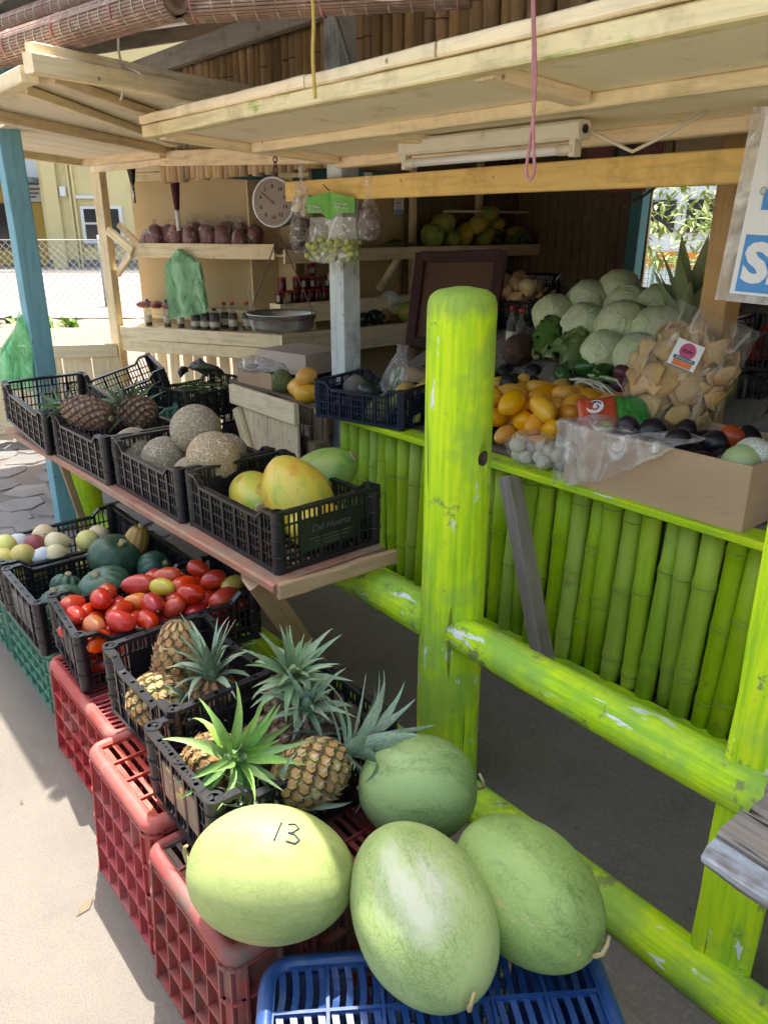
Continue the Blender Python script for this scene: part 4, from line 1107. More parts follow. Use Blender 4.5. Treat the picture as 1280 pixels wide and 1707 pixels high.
# ------------------------------------------------------------------ round produce
def pile(n, x0, x1, y0, y1, zf, r, seed, k=.86, tries=40):
    rr = random.Random(seed); out = []
    for i in range(n):
        best = None
        for t in range(tries):
            x, y = rr.uniform(x0, x1), rr.uniform(y0, y1); z = (zf(x, y) if callable(zf) else zf) + r * .85
            for (px, py, pz) in out:
                d2 = (px - x) ** 2 + (py - y) ** 2; D = 2 * r * k
                if d2 < D * D: z = max(z, pz + math.sqrt(D * D - d2))
            if best is None or z < best[2]: best = (x, y, z)
        out.append(best)
    return out
def scatter(name, meshes, pts, label, cat, group, seed, lay=None, sc=(.9, 1.1), free=.6):
    """lay None: any turn; else lie on their side within +-free radians"""
    rr = random.Random(seed); res = []
    for p in pts:
        if lay is None: e = (rr.uniform(0, 6.28), rr.uniform(0, 6.28), rr.uniform(0, 6.28))
        else: e = (R(90) + rr.uniform(-free, free), rr.uniform(0, 6.28), rr.uniform(0, 6.28))
        lb = label(p) if callable(label) else label
        res.append(ob(name, meshes[rr.randrange(len(meshes))], TM(p, e, rr.uniform(*sc)), None, lb, cat, group))
    return res
def M_skin(name, c1, c2, blush=None, bt=(.5, .68), scale=6, rough=.3, spot=None, vary=(.02, .18, .1), bump=.05, bsc=3.5, spt=(.68, .74), sps=40, spec=.5):
    t = NT(name); co = t.coord()
    col = t.ramp(t.noise(co, scale, 5), [(.3, c2), (.7, c1)])
    if blush: col = t.mix(t.ramp(t.noise(co, bsc, 4), [(bt[0], 0), (bt[1], .95)]), col, blush)
    if spot: col = t.mix(t.ramp(t.noise(co, sps, 5, .7), [(spt[0], 0), (spt[1], .9)]), col, spot)
    col = t.vary(col, *vary); t.bump(t.noise(co, 30, 4), bump, .004)
    return t.done(col, rough, spec)
ms_tom = M_skin('tomato_skin', (.58, .045, .015), (.42, .02, .010), (.64, .15, .02), (.55, .75), 9, .22, None, (.006, .22, .05))
ms_tomg = M_skin('unripe_tomato_skin', (.60, .42, .06), (.45, .40, .08), (.62, .22, .03), (.55, .7), 9, .25, None, (.02, .1, .05))
ms_tomo = M_skin('orange_tomato_skin', (.62, .20, .02), (.55, .12, .02), (.45, .30, .04), (.55, .7), 9, .25)
def plum(mat, seed, r=.030, h=.047):
    def ex(mb): mb.tube([(0, 0, h * .97), (0, 0, h * 1.02)], [.004, .003], 6, mi=1)
    return lathe_mesh('plum_tomato', ell(r, h, 12, -.05, .06), 18, (mat, m_stem), lumpy(.05, 22, seed), ex)
toms = [plum(ms_tom, i, .0310 + .002 * (i % 2), .045 + .005 * (i % 3)) for i in range(4)]
C2 = (.835, 2.155, .333)
pts = pile(84, C2[0] - .235, C2[0] + .235, C2[1] - .125, C2[1] + .125, C2[2] + .02, .036, 3)
top = sorted(pts, key=lambda p: -p[2])
spec = set(top[i] for i in (2, 9, 15, 20)); rest = [p for p in pts if p not in spec]
scatter('plum_tomato', toms, rest, 'ripe red plum tomato in the heaped tomato crate', 'tomato', 'ripe tomatoes in the black crate', 5, 1)
for p, m_, lb in zip([top[i] for i in (2, 9, 15, 20)], (ms_tomg, ms_tomg, ms_tomo, ms_tomo), ('pale green unripe tomato on top of the red heap', 'yellow unripe tomato on the tomato heap', 'orange tomato among the red ones, higher on the heap', 'orange tomato among the red ones, lower on the heap')):
    ob('plum_tomato', plum(m_, 7), TM(p, (1.5, U(0, 6), U(0, 6))), None, lb, 'tomato', 'unripe tomatoes in the black crate')
# squash crate
ms_sq = M_net('dark_squash_rind', (.028, .085, .055), (.018, .055, .036), (.10, .17, .10), 60, .03, .1, .05, .42, (.05, .12, .06), 20, .02, .002, (.02, .2, .1), .5)
ms_gourd = M_skin('yellow_gourd_rind', (.50, .34, .05), (.38, .22, .03), (.20, .26, .04), (.5, .66), 5, .45, (.2, .13, .05))
def squash(r, h, ribs, depth, mat, seed, name='squash'):
    def fn(rr, g, z, i):
        k = 1 - depth * (1 - abs(math.cos(ribs * g / 2))) ** 1.5 + .04 * noise.noise((math.cos(g) + seed, math.sin(g), z * 8))
        return (rr * k * math.cos(g), rr * k * math.sin(g), z)
    def ex(mb): mb.tube([(0, 0, h * .70), (.002, 0, h * .86), (.006, .002, h * 1.02)], [.016, .011, .013], 8, mi=1)
    prof = ell(r, h, 18, 0, .0)
    prof = [(a, z - (.30 * h * max(0, 1 - a / (r * .5)) ** 1.3 if z > 0 else -.18 * h * max(0, 1 - a / (r * .5)))) for a, z in prof]
    return lathe_mesh(name, prof, 60, (mat, m_stem), fn, ex)
for (lb, p, e, r, h, rb, dp) in (
        ('tall dark squash at the back of the squash crate', (0.895, 2.655, 0.440), (.5, .15, .3), .098, .082, 12, .03),
        ('flat dark ribbed squash with pale stem in the crate centre', (0.790, 2.505, 0.405), (-.28, -.20, .8), .098, .066, 14, .09),
        ('ribbed squash with pale stem at the near left of its crate', (0.645, 2.515, 0.385), (-.25, -.25, .1), .085, .062, 13, .14),
        ('small ribbed squash tucked behind the left one', (0.710, 2.660, 0.380), (.3, .4, 1.2), .058, .045, 10, .16),
        ('squash half hidden beside the yellow gourd', (1.000, 2.550, 0.400), (.9, .5, .3), .070, .060, 11, .08)):
    ob('squash', squash(r, h, rb, dp, ms_sq, rb), TM(p, e), None, lb, 'squash', 'dark squash in the crate')
ob('gourd', squash(.045, .075, 10, .08, ms_gourd, 3, 'gourd'), TM((0.980, 2.660, 0.475), (.15, .35, .2)), None, 'yellow ribbed gourd leaning in the corner of the squash crate', 'gourd')
# pale fruit crate
ms_pas = M_skin('passion_fruit_skin', (.60, .55, .14), (.48, .45, .12), (.62, .6, .3), (.5, .7), 6, .45, (.25, .2, .08))
ms_rip = M_skin('red_fruit_skin', (.34, .08, .08), (.24, .05, .06), (.4, .2, .15), (.55, .7), 8, .5)
ms_pear = M_skin('pale_speckled_skin', (.62, .55, .32), (.52, .44, .24), None, (.5, .7), 8, .6, (.08, .06, .04), (.02, .12, .08), .1, 3, (.64, .68), 22)
ms_tray = M_simple('white_wrapping_paper', (.62, .66, .68), (.5, .54, .57), 10, .7, .4, 30, .01)
pf = [lathe_mesh('passion_fruit', ell(.042, .042, 12), 20, ms_pas, lumpy(.05, 15, i)) for i in range(2)]
pr = [lathe_mesh('pale_pear', ell(.040, .050, 12, -.25), 18, ms_pear, lumpy(.12, 16, i + 3)) for i in range(2)]
G0 = 'yellow passion fruit in the left crate'
for lb, p in (('yellow fruit nearest the camera at the front of the left crate', (0.635, 2.885, 0.445)), ('yellow fruit cut by the left edge of the picture', (0.575, 2.930, 0.430)), ('yellow fruit behind the one cut by the frame', (0.605, 3.000, 0.455)), ('yellow fruit at the right end of the left crate', (0.875, 2.885, 0.440))):
    ob('passion_fruit', pf[0], TM(p, (1, 2, p[1] * 9), 1.05), None, lb, 'fruit', G0)
for lb, p in (('speckled pear-like fruit beside the red one', (0.775, 2.925, 0.445)), ('speckled fruit resting lower in the left crate', (0.750, 2.860, 0.420)), ('speckled fruit at the back of the left crate', (0.760, 3.020, 0.450)), ('speckled fruit by the far corner of the left crate', (0.940, 2.930, 0.430))):
    ob('pale_pear', pr[0], TM(p, (1.2, p[0] * 30, 2), 1), None, lb, 'fruit', 'speckled fruit in the left crate')
ob('red_fruit', lathe_mesh('red_fruit', ell(.038, .042, 12), 18, ms_rip, lumpy(.06, 15, 2)), TM((0.695, 2.955, 0.450), (1, .3, 0)), None, 'single dull red fruit in the left crate', 'fruit')
for i, (lb, p) in enumerate((('crumpled white wrapper behind the yellow fruit', (0.660, 3.020, 0.445)), ('crumpled white wrapper beside the speckled fruit', (0.695, 2.870, 0.425)), ('pale wrapper at the left frame edge', (0.560, 2.870, 0.400)))):
    ob('wrapped_fruit', lathe_mesh('wrapped_fruit', ell(.04, .036, 9), 12, ms_tray, lumpy(.3, 30, i)), TM(p, (i, 2, 3)), None, lb, 'fruit', 'paper wrapped fruit in the left crate')
scatter('passion_fruit', pf, pile(18, .60, 1.0, 2.88, 3.12, .285, .042, 8), 'yellow fruit in the lower layer of the left crate', 'fruit', 'lower layer of pale fruit', 3, None)
# cantaloupes
ms_can = M_net('cantaloupe_rind', (.44, .28, .14), (.34, .24, .13), (.66, .54, .36), 75, .05, .9, .05, .75, (.46, .24, .08), 18, .07, .004)
ms_can2 = M_net('grey_cantaloupe_rind', (.36, .28, .17), (.29, .23, .14), (.60, .51, .36), 80, .05, .9, .05, .75, None, 18, .07, .004)
can = lathe_mesh('cantaloupe', ell(.092, .090, 24), 36, ms_can, lumpy(.03, 10, 1)); can2 = lathe_mesh('cantaloupe', ell(.090, .094, 24), 36, ms_can2, lumpy(.03, 10, 4))
for lb, p, e, m, s in (('orange blushed cantaloupe nearest on top of the shelf heap', (1.15, 2.30, .855), (1.1, .2, .4), can, 1.02), ('cantaloupe showing its navel behind the front one', (1.235, 2.60, .885), (1.5, .3, 2.2), can2, 1.04), ('grey cantaloupe low at the left end of its crate', (1.08, 2.83, .785), (.4, .3, 1), can2, .92), ('grey cantaloupe in the middle of its crate', (1.13, 2.66, .775), (.9, 2, 1), can2, .95), ('pinkish cantaloupe hidden behind the others', (1.27, 2.79, .79), (2, 1, 0), can, .9), ('cantaloupe on the crate floor under the front one', (1.12, 2.40, .765), (.3, 1, 2), can2, .9), ('cantaloupe at the far rim behind the navel one', (1.29, 2.48, .80), (1, 1, 2), can2, .92)):
    ob('cantaloupe', m, TM(p, e, s), None, lb, 'cantaloupe', 'cantaloupes on the shelf')
# papayas
def M_papaya(name, g, y, o):
    t = NT(name); co = t.coord((1, 1, .6), warp=.08, wscale=8); a = t.noise(co, 6, 5, .65)
    col = t.ramp(a, [(.36, g), (.48, y), (.62, o)])
    col = t.mix(t.ramp(t.noise(co, 24, 7, .75), [(.57, 0), (.66, .7)]), col, (.30, .22, .07))
    col = t.mix(t.ramp(t.noise(t.coord(), 9, 5), [(.66, 0), (.74, .5)]), col, (.28, .30, .22))
    t.bump(t.noise(co, 8, 4), .15, .01); return t.done(col, .35, .45)
mp_y = M_papaya('yellow_papaya_skin', (.32, .40, .05), (.62, .50, .06), (.66, .38, .04)); mp_g = M_papaya('green_papaya_skin', (.14, .28, .05), (.30, .40, .08), (.55, .42, .06))
def papaya(mat, seed, r=.085, h=.135):
    def ex(mb): mb.tube([(0, 0, h * .96), (0, 0, h * 1.0)], [.020, .014], 10, mi=1)
    return lathe_mesh('papaya', ell(r, h, 20, -.16, .02), 30, (mat, m_stem), lumpy(.05, 7, seed), ex)
for lb, p, ax, m, s in (('big yellow papaya nearest in the shelf crate', (1.235, 1.935, .805), (-.05, .35, .42), papaya(mp_y, 1, .108, .135), 1), ('greener papaya leaning at the back right of its crate', (1.40, 2.03, .80), (.30, -.28, .30), papaya(mp_g, 2, .095, .14), 1), ('yellow papaya lying low at the left of its crate', (1.17, 2.08, .775), (-.25, -.65, .02), papaya(mp_y, 3, .075, .13), 1), ('papaya resting on the floor of the near crate', (1.24, 1.80, .745), (1, -.2, 0), papaya(mp_y, 4, .065, .11), 1)):
    o = ob('papaya', m, axisM(p, ax), None, lb, 'papaya', 'papayas in the near shelf crate')
# ------------------------------------------------------------------ boxes and bags on the counter
def blob(name, r, h, mat, seed, amp=.15, sc=8, egg=0, n=22, m=14): return lathe_mesh(name, ell(r, h, m, egg), n, mat, lumpy(amp, sc, seed))
def open_box(name, label, c, dims, rotz, mat, th=.005, flaps=False, cat='box'):
    Lx, Ly, H = dims; o = root(name, label, cat, c, (0, 0, rotz))
    for nm, cc, d in (('side_panel', (0, Ly / 2 - th / 2, H / 2), (Lx, th, H)), ('side_panel', (0, -Ly / 2 + th / 2, H / 2), (Lx, th, H)), ('end_panel', (Lx / 2 - th / 2, 0, H / 2), (th, Ly - 2 * th, H)), ('end_panel', (-Lx / 2 + th / 2, 0, H / 2), (th, Ly - 2 * th, H)), ('bottom_panel', (0, 0, th / 2 + .001), (Lx - 2 * th, Ly - 2 * th, th))):
        mb = MB(); mb.box(cc, d); ob(nm, mb.mesh(nm, mat), None, o)
    return o
cbx = open_box('cardboard_box', 'long open cardboard box on the counter end with dark fruit', (2.235, 1.215, .79), (.39, .62, .195), 0, m_cardboard)
# plastic draped over the box's street side
def cloth(name, label, fn, nu, nv, mat, cat, seed=0, group=None):
    mb = MB(); vs = [fn(i / nu, j / nv) for j in range(nv + 1) for i in range(nu + 1)]
    fs = [(j * (nu + 1) + i, j * (nu + 1) + i + 1, (j + 1) * (nu + 1) + i + 1, (j + 1) * (nu + 1) + i) for j in range(nv) for i in range(nu)]
    mb.add(vs, fs, True); c = Vector(vs[len(vs) // 2]); mb.mapv(lambda p: p - c)
    return ob(name, mb.mesh(name, mat), TM(c), None, label, cat, group)
def drape(u, v):
    y = 1.545 - u * (.44 - .05 * v)
    if v < .3: x = 2.16 - v / .3 * .13; z = .992 + .012 * math.sin(u * 9) * (1 - v / .3) + .006
    else:
        w = (v - .3) / .7; ln = .20 * (1 - u ** 1.6) + .02
        x = 2.028 - .016 * math.sin(u * 22 + w * 3) * w - .012; z = .996 - w * ln
    k = noise.noise((u * 7, v * 5, 2)) * .012
    return (x - abs(k) - .002, y + k, z + k * .4)
cloth('plastic_sheet', 'crumpled clear plastic sheet hanging over the cardboard box', drape, 40, 22, m_film_milky, 'plastic sheet')
# dark fruit in the box
ms_dark = M_skin('black_plum_skin', (.020, .016, .024), (.011, .009, .014), (.05, .02, .03), (.6, .75), 9, .3, None, (.03, .3, .1), .35)
darkm = [blob('dark_fruit', .040, .042, ms_dark, i, .08, 14, -.1) for i in range(2)]
G = 'dark fruit in the cardboard box'
scatter('dark_fruit', darkm, [(p[0], p[1], p[2]) for p in pile(22, 2.10, 2.36, 1.04, 1.42, .895, .042, 11)], 'shiny black fruit heaped in the long cardboard box', 'fruit', G, 4)
ms_apple = M_skin('red_apple_skin', (.42, .05, .035), (.30, .02, .02), (.5, .22, .06), (.58, .74), 9, .28)
def appleM(seed, mat=ms_apple, r=.040):
    prof = ell(r, r * .92, 16); prof = [(a, z - (.45 * r * max(0, 1 - a / (r * .45)) ** 1.4 if z > 0 else -.25 * r * max(0, 1 - a / (r * .4)))) for a, z in prof]
    def ex(mb): mb.tube([(0, 0, r * .42), (.003, 0, r * 1.0)], .0022, 5, mi=1)
    return lathe_mesh('apple', prof, 24, (mat, m_stem), lumpy(.04, 14, seed), ex)
apl = [appleM(i) for i in range(3)]
ob('apple', apl[0], TM((2.30, 1.10, .985), (.4, .5, 0)), None, 'red apple at the back of the cardboard box', 'apple')
m_foam = M_net('foam_net', (.5, .6, .35), (.45, .55, .3), (.82, .82, .80), 150, .12, .8, .01, .8, None, 10, .05, .004)
m_cabl = M_skin('pale_green_leaf_veg', (.48, .60, .28), (.38, .50, .20), None, (.5, .7), 8, .5)
fr = root('netted_pear', 'pale green fruit in a white foam net at the box corner', 'fruit', (2.17, .985, .955))
ob('fruit', blob('fruit', .055, .062, m_cabl, 3, .06, 10), TM((-.03, 0, 0), (0, 1.3, 0)), fr); ob('foam_sleeve', blob('foam_sleeve', .060, .055, m_foam, 3, .05, 10), TM((.02, -.01, .012), (0, 1.3, 0)), fr)
ob('cantaloupe', can2, TM((2.335, 1.475, .945), (.4, 1.2, .3), .95), None, 'netted melon behind the carrot bag in the cardboard box', 'melon')
ob('lime', blob('lime', .028, .031, ms_pas, 4, .04, 12), TM((2.12, 1.435, .972), (1, .4, 0)), None, 'small yellow lime beside the carrot bag', 'lime')
# carrot bag
m_carrot = M_skin('carrot_orange', (.62, .17, .04), (.52, .12, .03), None, (.5, .7), 10, .4)
m_bagorange = M_simple('orange_bag_print', (.62, .10, .04), (.52, .07, .03), 10, .25); m_baggreen = M_simple('green_bag_print', (.05, .26, .05), (.03, .18, .03), 10, .25)
cb = root('carrot_bag', 'orange and green printed bag of baby carrots', 'bag', (2.20, 1.53, 1.0))
_n = Vector((-.55, -.42, .72)).normalized(); _x = Vector((-.80, .58, .10)); _x = (_x - _n * _x.dot(_n)).normalized()
cb.matrix_basis = TM((2.20, 1.455, 1.002), Matrix((_x, _n.cross(_x), _n)).transposed())
def pillow(w, l, t, seed, crumple=.01):
    mb = MB(); nu, nv = 20, 12; vs = []; fs = []
    for s in (1, -1):
        for j in range(nv + 1):
            for i in range(nu + 1):
                u, v = i / nu * 2 - 1, j / nv * 2 - 1; e = (1 - u ** 4) * (1 - v ** 4)
                vs.append((u * l / 2, v * w / 2 * (1 - .05 * math.cos(u * 3)), s * t / 2 * e ** .6 + noise.noise((u * 4 + seed, v * 4, s)) * crumple * (e + .2)))
        o = (nu + 1) * (nv + 1) * (0 if s == 1 else 1)
        for j in range(nv):
            for i in range(nu):
                q = (o + j * (nu + 1) + i, o + j * (nu + 1) + i + 1, o + (j + 1) * (nu + 1) + i + 1, o + (j + 1) * (nu + 1) + i)
                fs.append(q if s == 1 else q[::-1])
    mb.add(vs, fs, True); return mb
mb = pillow(.15, .13, .055, 1); ob('printed_film', mb.mesh('printed_film', m_bagorange), TM((.055, 0, 0)), cb)
mb = pillow(.148, .11, .050, 2); ob('printed_film', mb.mesh('printed_film', m_baggreen), TM((-.055, 0, 0)), cb)
mb = MB(); mb.tube([(0, 0, 0), (0, 0, .003)], .028, 24); lg = ob('logo_patch', mb.mesh('logo_patch', m_white), TM((.065, -.02, .028), (.15, .25, 0)), cb)
m_logoblue = M_simple('logo_blue', (.03, .06, .25), None, 5, .4); m_logored = M_simple('logo_red', (.6, .04, .05), None, 5, .4)
mb = MB(); mb.tube([(.020 * math.cos(a), .020 * math.sin(a), .004) for a in [R(200 + 14 * k) for k in range(13)]], .003, 5); ob('logo_swoosh', mb.mesh('logo_swoosh', m_logoblue), None, lg)
mb = MB(); mb.tube([(.010 * math.cos(a), .010 * math.sin(a) + .004, .004) for a in [R(20 + 18 * k) for k in range(13)]], .003, 5); ob('logo_mark', mb.mesh('logo_mark', m_logored), None, lg)
# garlic bag
m_garlic = M_skin('garlic_skin', (.72, .66, .54), (.60, .52, .40), (.5, .36, .34), (.58, .72), 12, .6)
def bulb(name, mat, r, seed, neck=.6, pts=None):
    prof = [(r * .12, -r * .78), (r * .6, -r * .76), (r * .93, -r * .4), (r, 0), (r * .86, r * .42), (r * .5, r * .74), (r * .2, r * .98), (r * .10, r * (1.05 + neck * .4)), (r * .06, r * (1.1 + neck * .8))]
    return lathe_mesh(name, prof, 18, mat, lumpy(.07, 1.2 / r * .5, seed))
gar = [bulb('garlic_bulb', m_garlic, .027, i) for i in range(2)]
gp = pile(17, 2.075, 2.19, 1.60, 1.80, .79, .027, 21)
scatter('garlic_bulb', gar, gp, 'white garlic bulb inside the clear bag on the counter edge', 'garlic', 'garlic in the clear bag', 9)
def bagmesh(name, c, r, mat, seed, amp=.2, sc=6, n=34, m=22, label=None, cat='plastic bag', group=None, M=None):
    return ob(name, lathe_mesh(name, ell(1, 1, m), n, mat, lumpy(amp, sc * .5, seed)), M or TM(c, None, r), None, label, cat, group)
bagmesh('plastic_bag', (2.13, 1.70, .84), (.095, .145, .070), m_film, 3, .16, 7, label='clear plastic bag holding garlic on the counter edge')
# mangos
ms_mango = M_skin('mango_skin', (.80, .40, .035), (.72, .31, .025), (.74, .52, .08), (.52, .7), 5, .38, (.16, .08, .03), (.012, .12, .08), .08, 4, (.70, .75), 26)
mgo = [lathe_mesh('mango', ell(.041 + .002 * (i % 2), .068, 16, -.12), 22, ms_mango, bent(.05, 9, i, 2.2)) for i in range(3)]
def zm(x, y): return .80 + max(0, (x - 2.2)) * .30
mp_ = pile(58, 2.17, 2.60, 1.68, 2.28, zm, .048, 31, .84)
def mlabel(p): return 'ripe orange mango in the counter heap'
scatter('mango', mgo, mp_, mlabel, 'mango', 'mangos heaped on the counter', 6, 1, (.92, 1.1), .5)
# avocados
avm = [lathe_mesh('avocado', ell(.040, .056, 14, -.2), 18, M_skin('avocado_skin_%d' % i, (.022, .024, .022), (.012, .013, .014), None, (.5, .7), 12, .5, None, (.02, .25, .1), .5), bent(.06, 12, i, 1)) for i in range(2)]
scatter('avocado', avm, pile(18, 2.46, 2.72, 2.12, 2.50, lambda x, y: .83 + (x - 2.4) * .38, .044, 33), 'dark avocado in the heap behind the mangos', 'avocado', 'avocados heaped behind the mangos', 7, 1)
# brown rough fruit
m_jack = M_skin('rough_brown_rind', (.10, .052, .035), (.055, .028, .02), (.16, .09, .05), (.5, .7), 30, .8, (.35, .28, .2), (.01, .1, .1), .6, 30, (.7, .76), 60)
ob('mamey_fruit', blob('mamey_fruit', .075, .135, m_jack, 2, .06, 12), TM((2.75, 2.36, 1.06), (R(90), 0, R(-65))), None, 'large rough brown fruit lying left of the lettuces', 'fruit')
# cabbages
def M_cabbage(name, c1, c2):
    t = NT(name); co = t.coord((1, 1, 1), warp=.12, wscale=10); co2 = t.coord()
    col = t.ramp(t.noise(co2, 9, 5), [(.3, c2), (.7, c1)])
    v = t.ramp(t.vor(co, 13), [(.0, 1), (.035, 0)])
    f = t.ramp(t.vor(co, 40), [(.0, .5), (.06, 0)])
    col = t.mix(t.mix(.5, (0, 0, 0), v), col, (.68, .72, .52)); col = t.mix(f, col, (.62, .67, .46)); col = t.vary(col, .012, .1, .1)
    t.bump(v, .5, .006); t.bump(f, .25, .004); return t.done(col, .45, .4)
m_cab = M_cabbage('cabbage_leaf', (.66, .72, .45), (.55, .62, .35))
def cabbage(seed, r=.1):
    rr = random.Random(seed); dirs = [Vector((rr.gauss(0, 1), rr.gauss(0, 1), rr.gauss(0, .7))).normalized() for _ in range(9)]
    def fn(q, g, z, i):
        p = Vector((q * math.cos(g), q * math.sin(g), z)); n = p.normalized(); k = 1 + .03 * noise.noise(n * 2 + Vector((seed, 0, 0)))
        for j, d in enumerate(dirs):
            a = n.angle(d); edge = 1.0 + .15 * noise.noise((n.x * 5 + j, n.y * 5, n.z * 5 + seed))
            s = min(1, max(0, (edge - a) / .06)); k += .014 * s
        k += .05 * max(0, -n.z - .8)
        return tuple(p * k)
    return lathe_mesh('cabbage', ell(r * .92, r * .84, 30), 48, m_cab, fn)
cabs = [cabbage(i) for i in range(4)]
CB = [('cabbage crowning the pile', (3.214, 2.179, 1.30), 1.05), ('cabbage below the crowning one', (3.09, 2.04, 1.25), 1.0), ('wrinkled cabbage left of the crowning one', (3.114, 2.27, 1.25), 1.08), ('cabbage at the far left of the pile', (2.982, 2.36, 1.19), 1.06), ('cabbage behind the standing lettuces', (2.91, 2.13, 1.175), 1.03), ('large cabbage in the middle of the pile', (2.92, 1.945, 1.185), 1.15), ('cabbage in the bottom row above the peppers', (2.76, 1.915, 1.10), .92), ('small cabbage in the bottom row beside the purple onions', (2.78, 1.765, 1.10), .95), ('cabbage at the right beside the spiky leaves', (2.93, 1.785, 1.18), 1.08), ('cabbage high on the right half hidden by spiky leaves', (3.11, 1.90, 1.26), 1.0), ('cabbage hidden low at the back of the pile', (3.05, 2.12, 1.16), 1.0)]
m_rib = M_simple('cabbage_midrib', (.72, .75, .58), (.66, .69, .50), 20, .5)
def cab_leaf(seed, r=.101):
    mb = MB(); vs = []; fs = []; mis = []; n, k = 12, 12
    for i in range(n + 1):
        for j in range(k + 1):
            s, t = i / n * 2 - 1, j / k * 2 - 1
            w = 1 - .12 * noise.noise((s * 3 + seed, t * 3, 0)); a = 1.05 * s * w; b = 1.0 * t * w * math.sqrt(max(.05, 1 - .35 * s * s))
            e = max(abs(s), abs(t)); q = r * (1.0 + .015 * seed / 4 + .045 * max(0, e - .72) / .28 * (.4 + .8 * noise.noise((s * 2 + seed, t * 2, 4))) + .006 * noise.noise((s * 6, t * 6, seed)))
            if abs(t) < .09: q += r * .02
            side = abs((abs(t) * 3.2 + s * 2.4) % 1 - .5)
            if side < .09 and abs(t) > .1: q += r * .010
            vs.append((q * math.sin(a) * math.cos(b), q * math.sin(b), q * math.cos(a) * math.cos(b) * .92))
    for i in range(n):
        for j in range(k): fs.append((i * (k + 1) + j, (i + 1) * (k + 1) + j, (i + 1) * (k + 1) + j + 1, i * (k + 1) + j + 1)); mis.append(0)
    mb.add(vs, fs, True); mb.tube([(r * 1.012 * math.sin(1.0 * (q / 8 * 2 - 1)), 0, r * 1.012 * .92 * math.cos(1.0 * (q / 8 * 2 - 1))) for q in range(9)], [.0045 - .0004 * q for q in range(9)], 6, mi=1)
    return mb.mesh('outer_leaf', m_cab, m_rib)
cabl = [cab_leaf(i) for i in range(4)]
for i, (lb, p, s) in enumerate(CB):
    o = root('cabbage', lb, 'cabbage', group='cabbages piled on the display'); o.matrix_basis = TM(p, (U(-.6, .6), U(-.6, .6), U(0, 6)), s)
    ob('head', cabs[i % 4], None, o)
    inv = o.matrix_basis.to_3x3().inverted()
    for k, d in enumerate(((-.75, -.55, .25), (-.2, -.8, .5), (-.6, .1, .75), (.3, -.6, .7))):
        dv = (inv @ (Vector(d) + Vector((U(-.3, .3), U(-.3, .3), U(-.3, .3))))).normalized()
        ob('outer_leaf', cabl[(i + k) % 4], TM((0, 0, 0), dv.to_track_quat('Z', 'Y').to_matrix() @ Matrix.Rotation(U(0, 6.28), 3, 'Z'), 1.0 + .012 * k), o)
# leafy heads
m_let = M_leaf('lettuce_leaf', (.13, .21, .06), (.075, .14, .035), (.3, .34, .15)); m_let2 = M_leaf('pale_lettuce_leaf', (.22, .29, .10), (.15, .21, .06), (.38, .38, .2))
def broad(seed, mat, w=.24, curl=.5):
    mb = MB(); vs = []; fs = []; n, k = 14, 8
    for i in range(n + 1):
        t = i / n; ww = w * math.sin(math.pi * min(1, .12 + t * .86)) ** .7
        for j in range(k + 1):
            s = j / k * 2 - 1; ruf = noise.noise((t * 9 + seed, s * 4, 1)) * .26 * abs(s)
            vs.append((curl * t * t * .5 - .20 * ww * s * s / w * .5 + ruf, s * ww, t))
    for i in range(n):
        for j in range(k): fs.append((i * (k + 1) + j, i * (k + 1) + j + 1, (i + 1) * (k + 1) + j + 1, (i + 1) * (k + 1) + j))
    mb.add(vs, fs, True); return mb.mesh('leaf', mat)
BL = [broad(i, m_let if i < 2 else m_let2, .26, (.35, .6, .25, .45)[i]) for i in range(4)]
for lb, p, ax, sd in (('dark green lettuce head standing left in front of the cabbages', (2.90, 2.30, 1.21), (-.16, .02, -.8), 1), ('pale lettuce head leaning right with its cut stem up', (2.86, 2.09, 1.19), (-.32, .10, -.72), 2)):
    o = root('lettuce', lb, 'lettuce', group='lettuce heads'); o.matrix_basis = axisM(p, ax, sd)
    for i in range(18):
        a = i * 2.4; ln = .25 * (1 - .25 * i / 18)
        ob('leaf', BL[(i % 2) + (2 if sd == 2 else 0)], TM((.02 * math.cos(a), .02 * math.sin(a), 0), Euler((0, 0, a)).to_matrix() @ Euler((0, .50 - .40 * i / 18, 0)).to_matrix(), (ln * .8, ln * .85, ln)), o)
# onions in their crate
m_onion = M_skin('onion_skin', (.62, .42, .20), (.48, .29, .12), (.70, .62, .45), (.5, .68), 6, .35, None, (.015, .15, .1))
oni = [bulb('onion', m_onion, .042, i, .25) for i in range(3)]
mesh_crate('black crate of brown onions on the display', (3.17, 2.74, 1.16), R(20), .40, .32, .15, m_black, (0, -.30), False)
for i, p in enumerate(pile(26, 3.02, 3.30, 2.62, 2.86, lambda x, y: 1.13 + (x - 3.0) * .36, .043, 41)):
    ob('onion', oni[i % 3], TM(p, (U(-1.2, 1.2), U(-1.2, 1.2), U(0, 6)), U(.85, 1.15)), None, 'brown onion heaped in the crate on the display', 'onion', 'onions in the display crate')
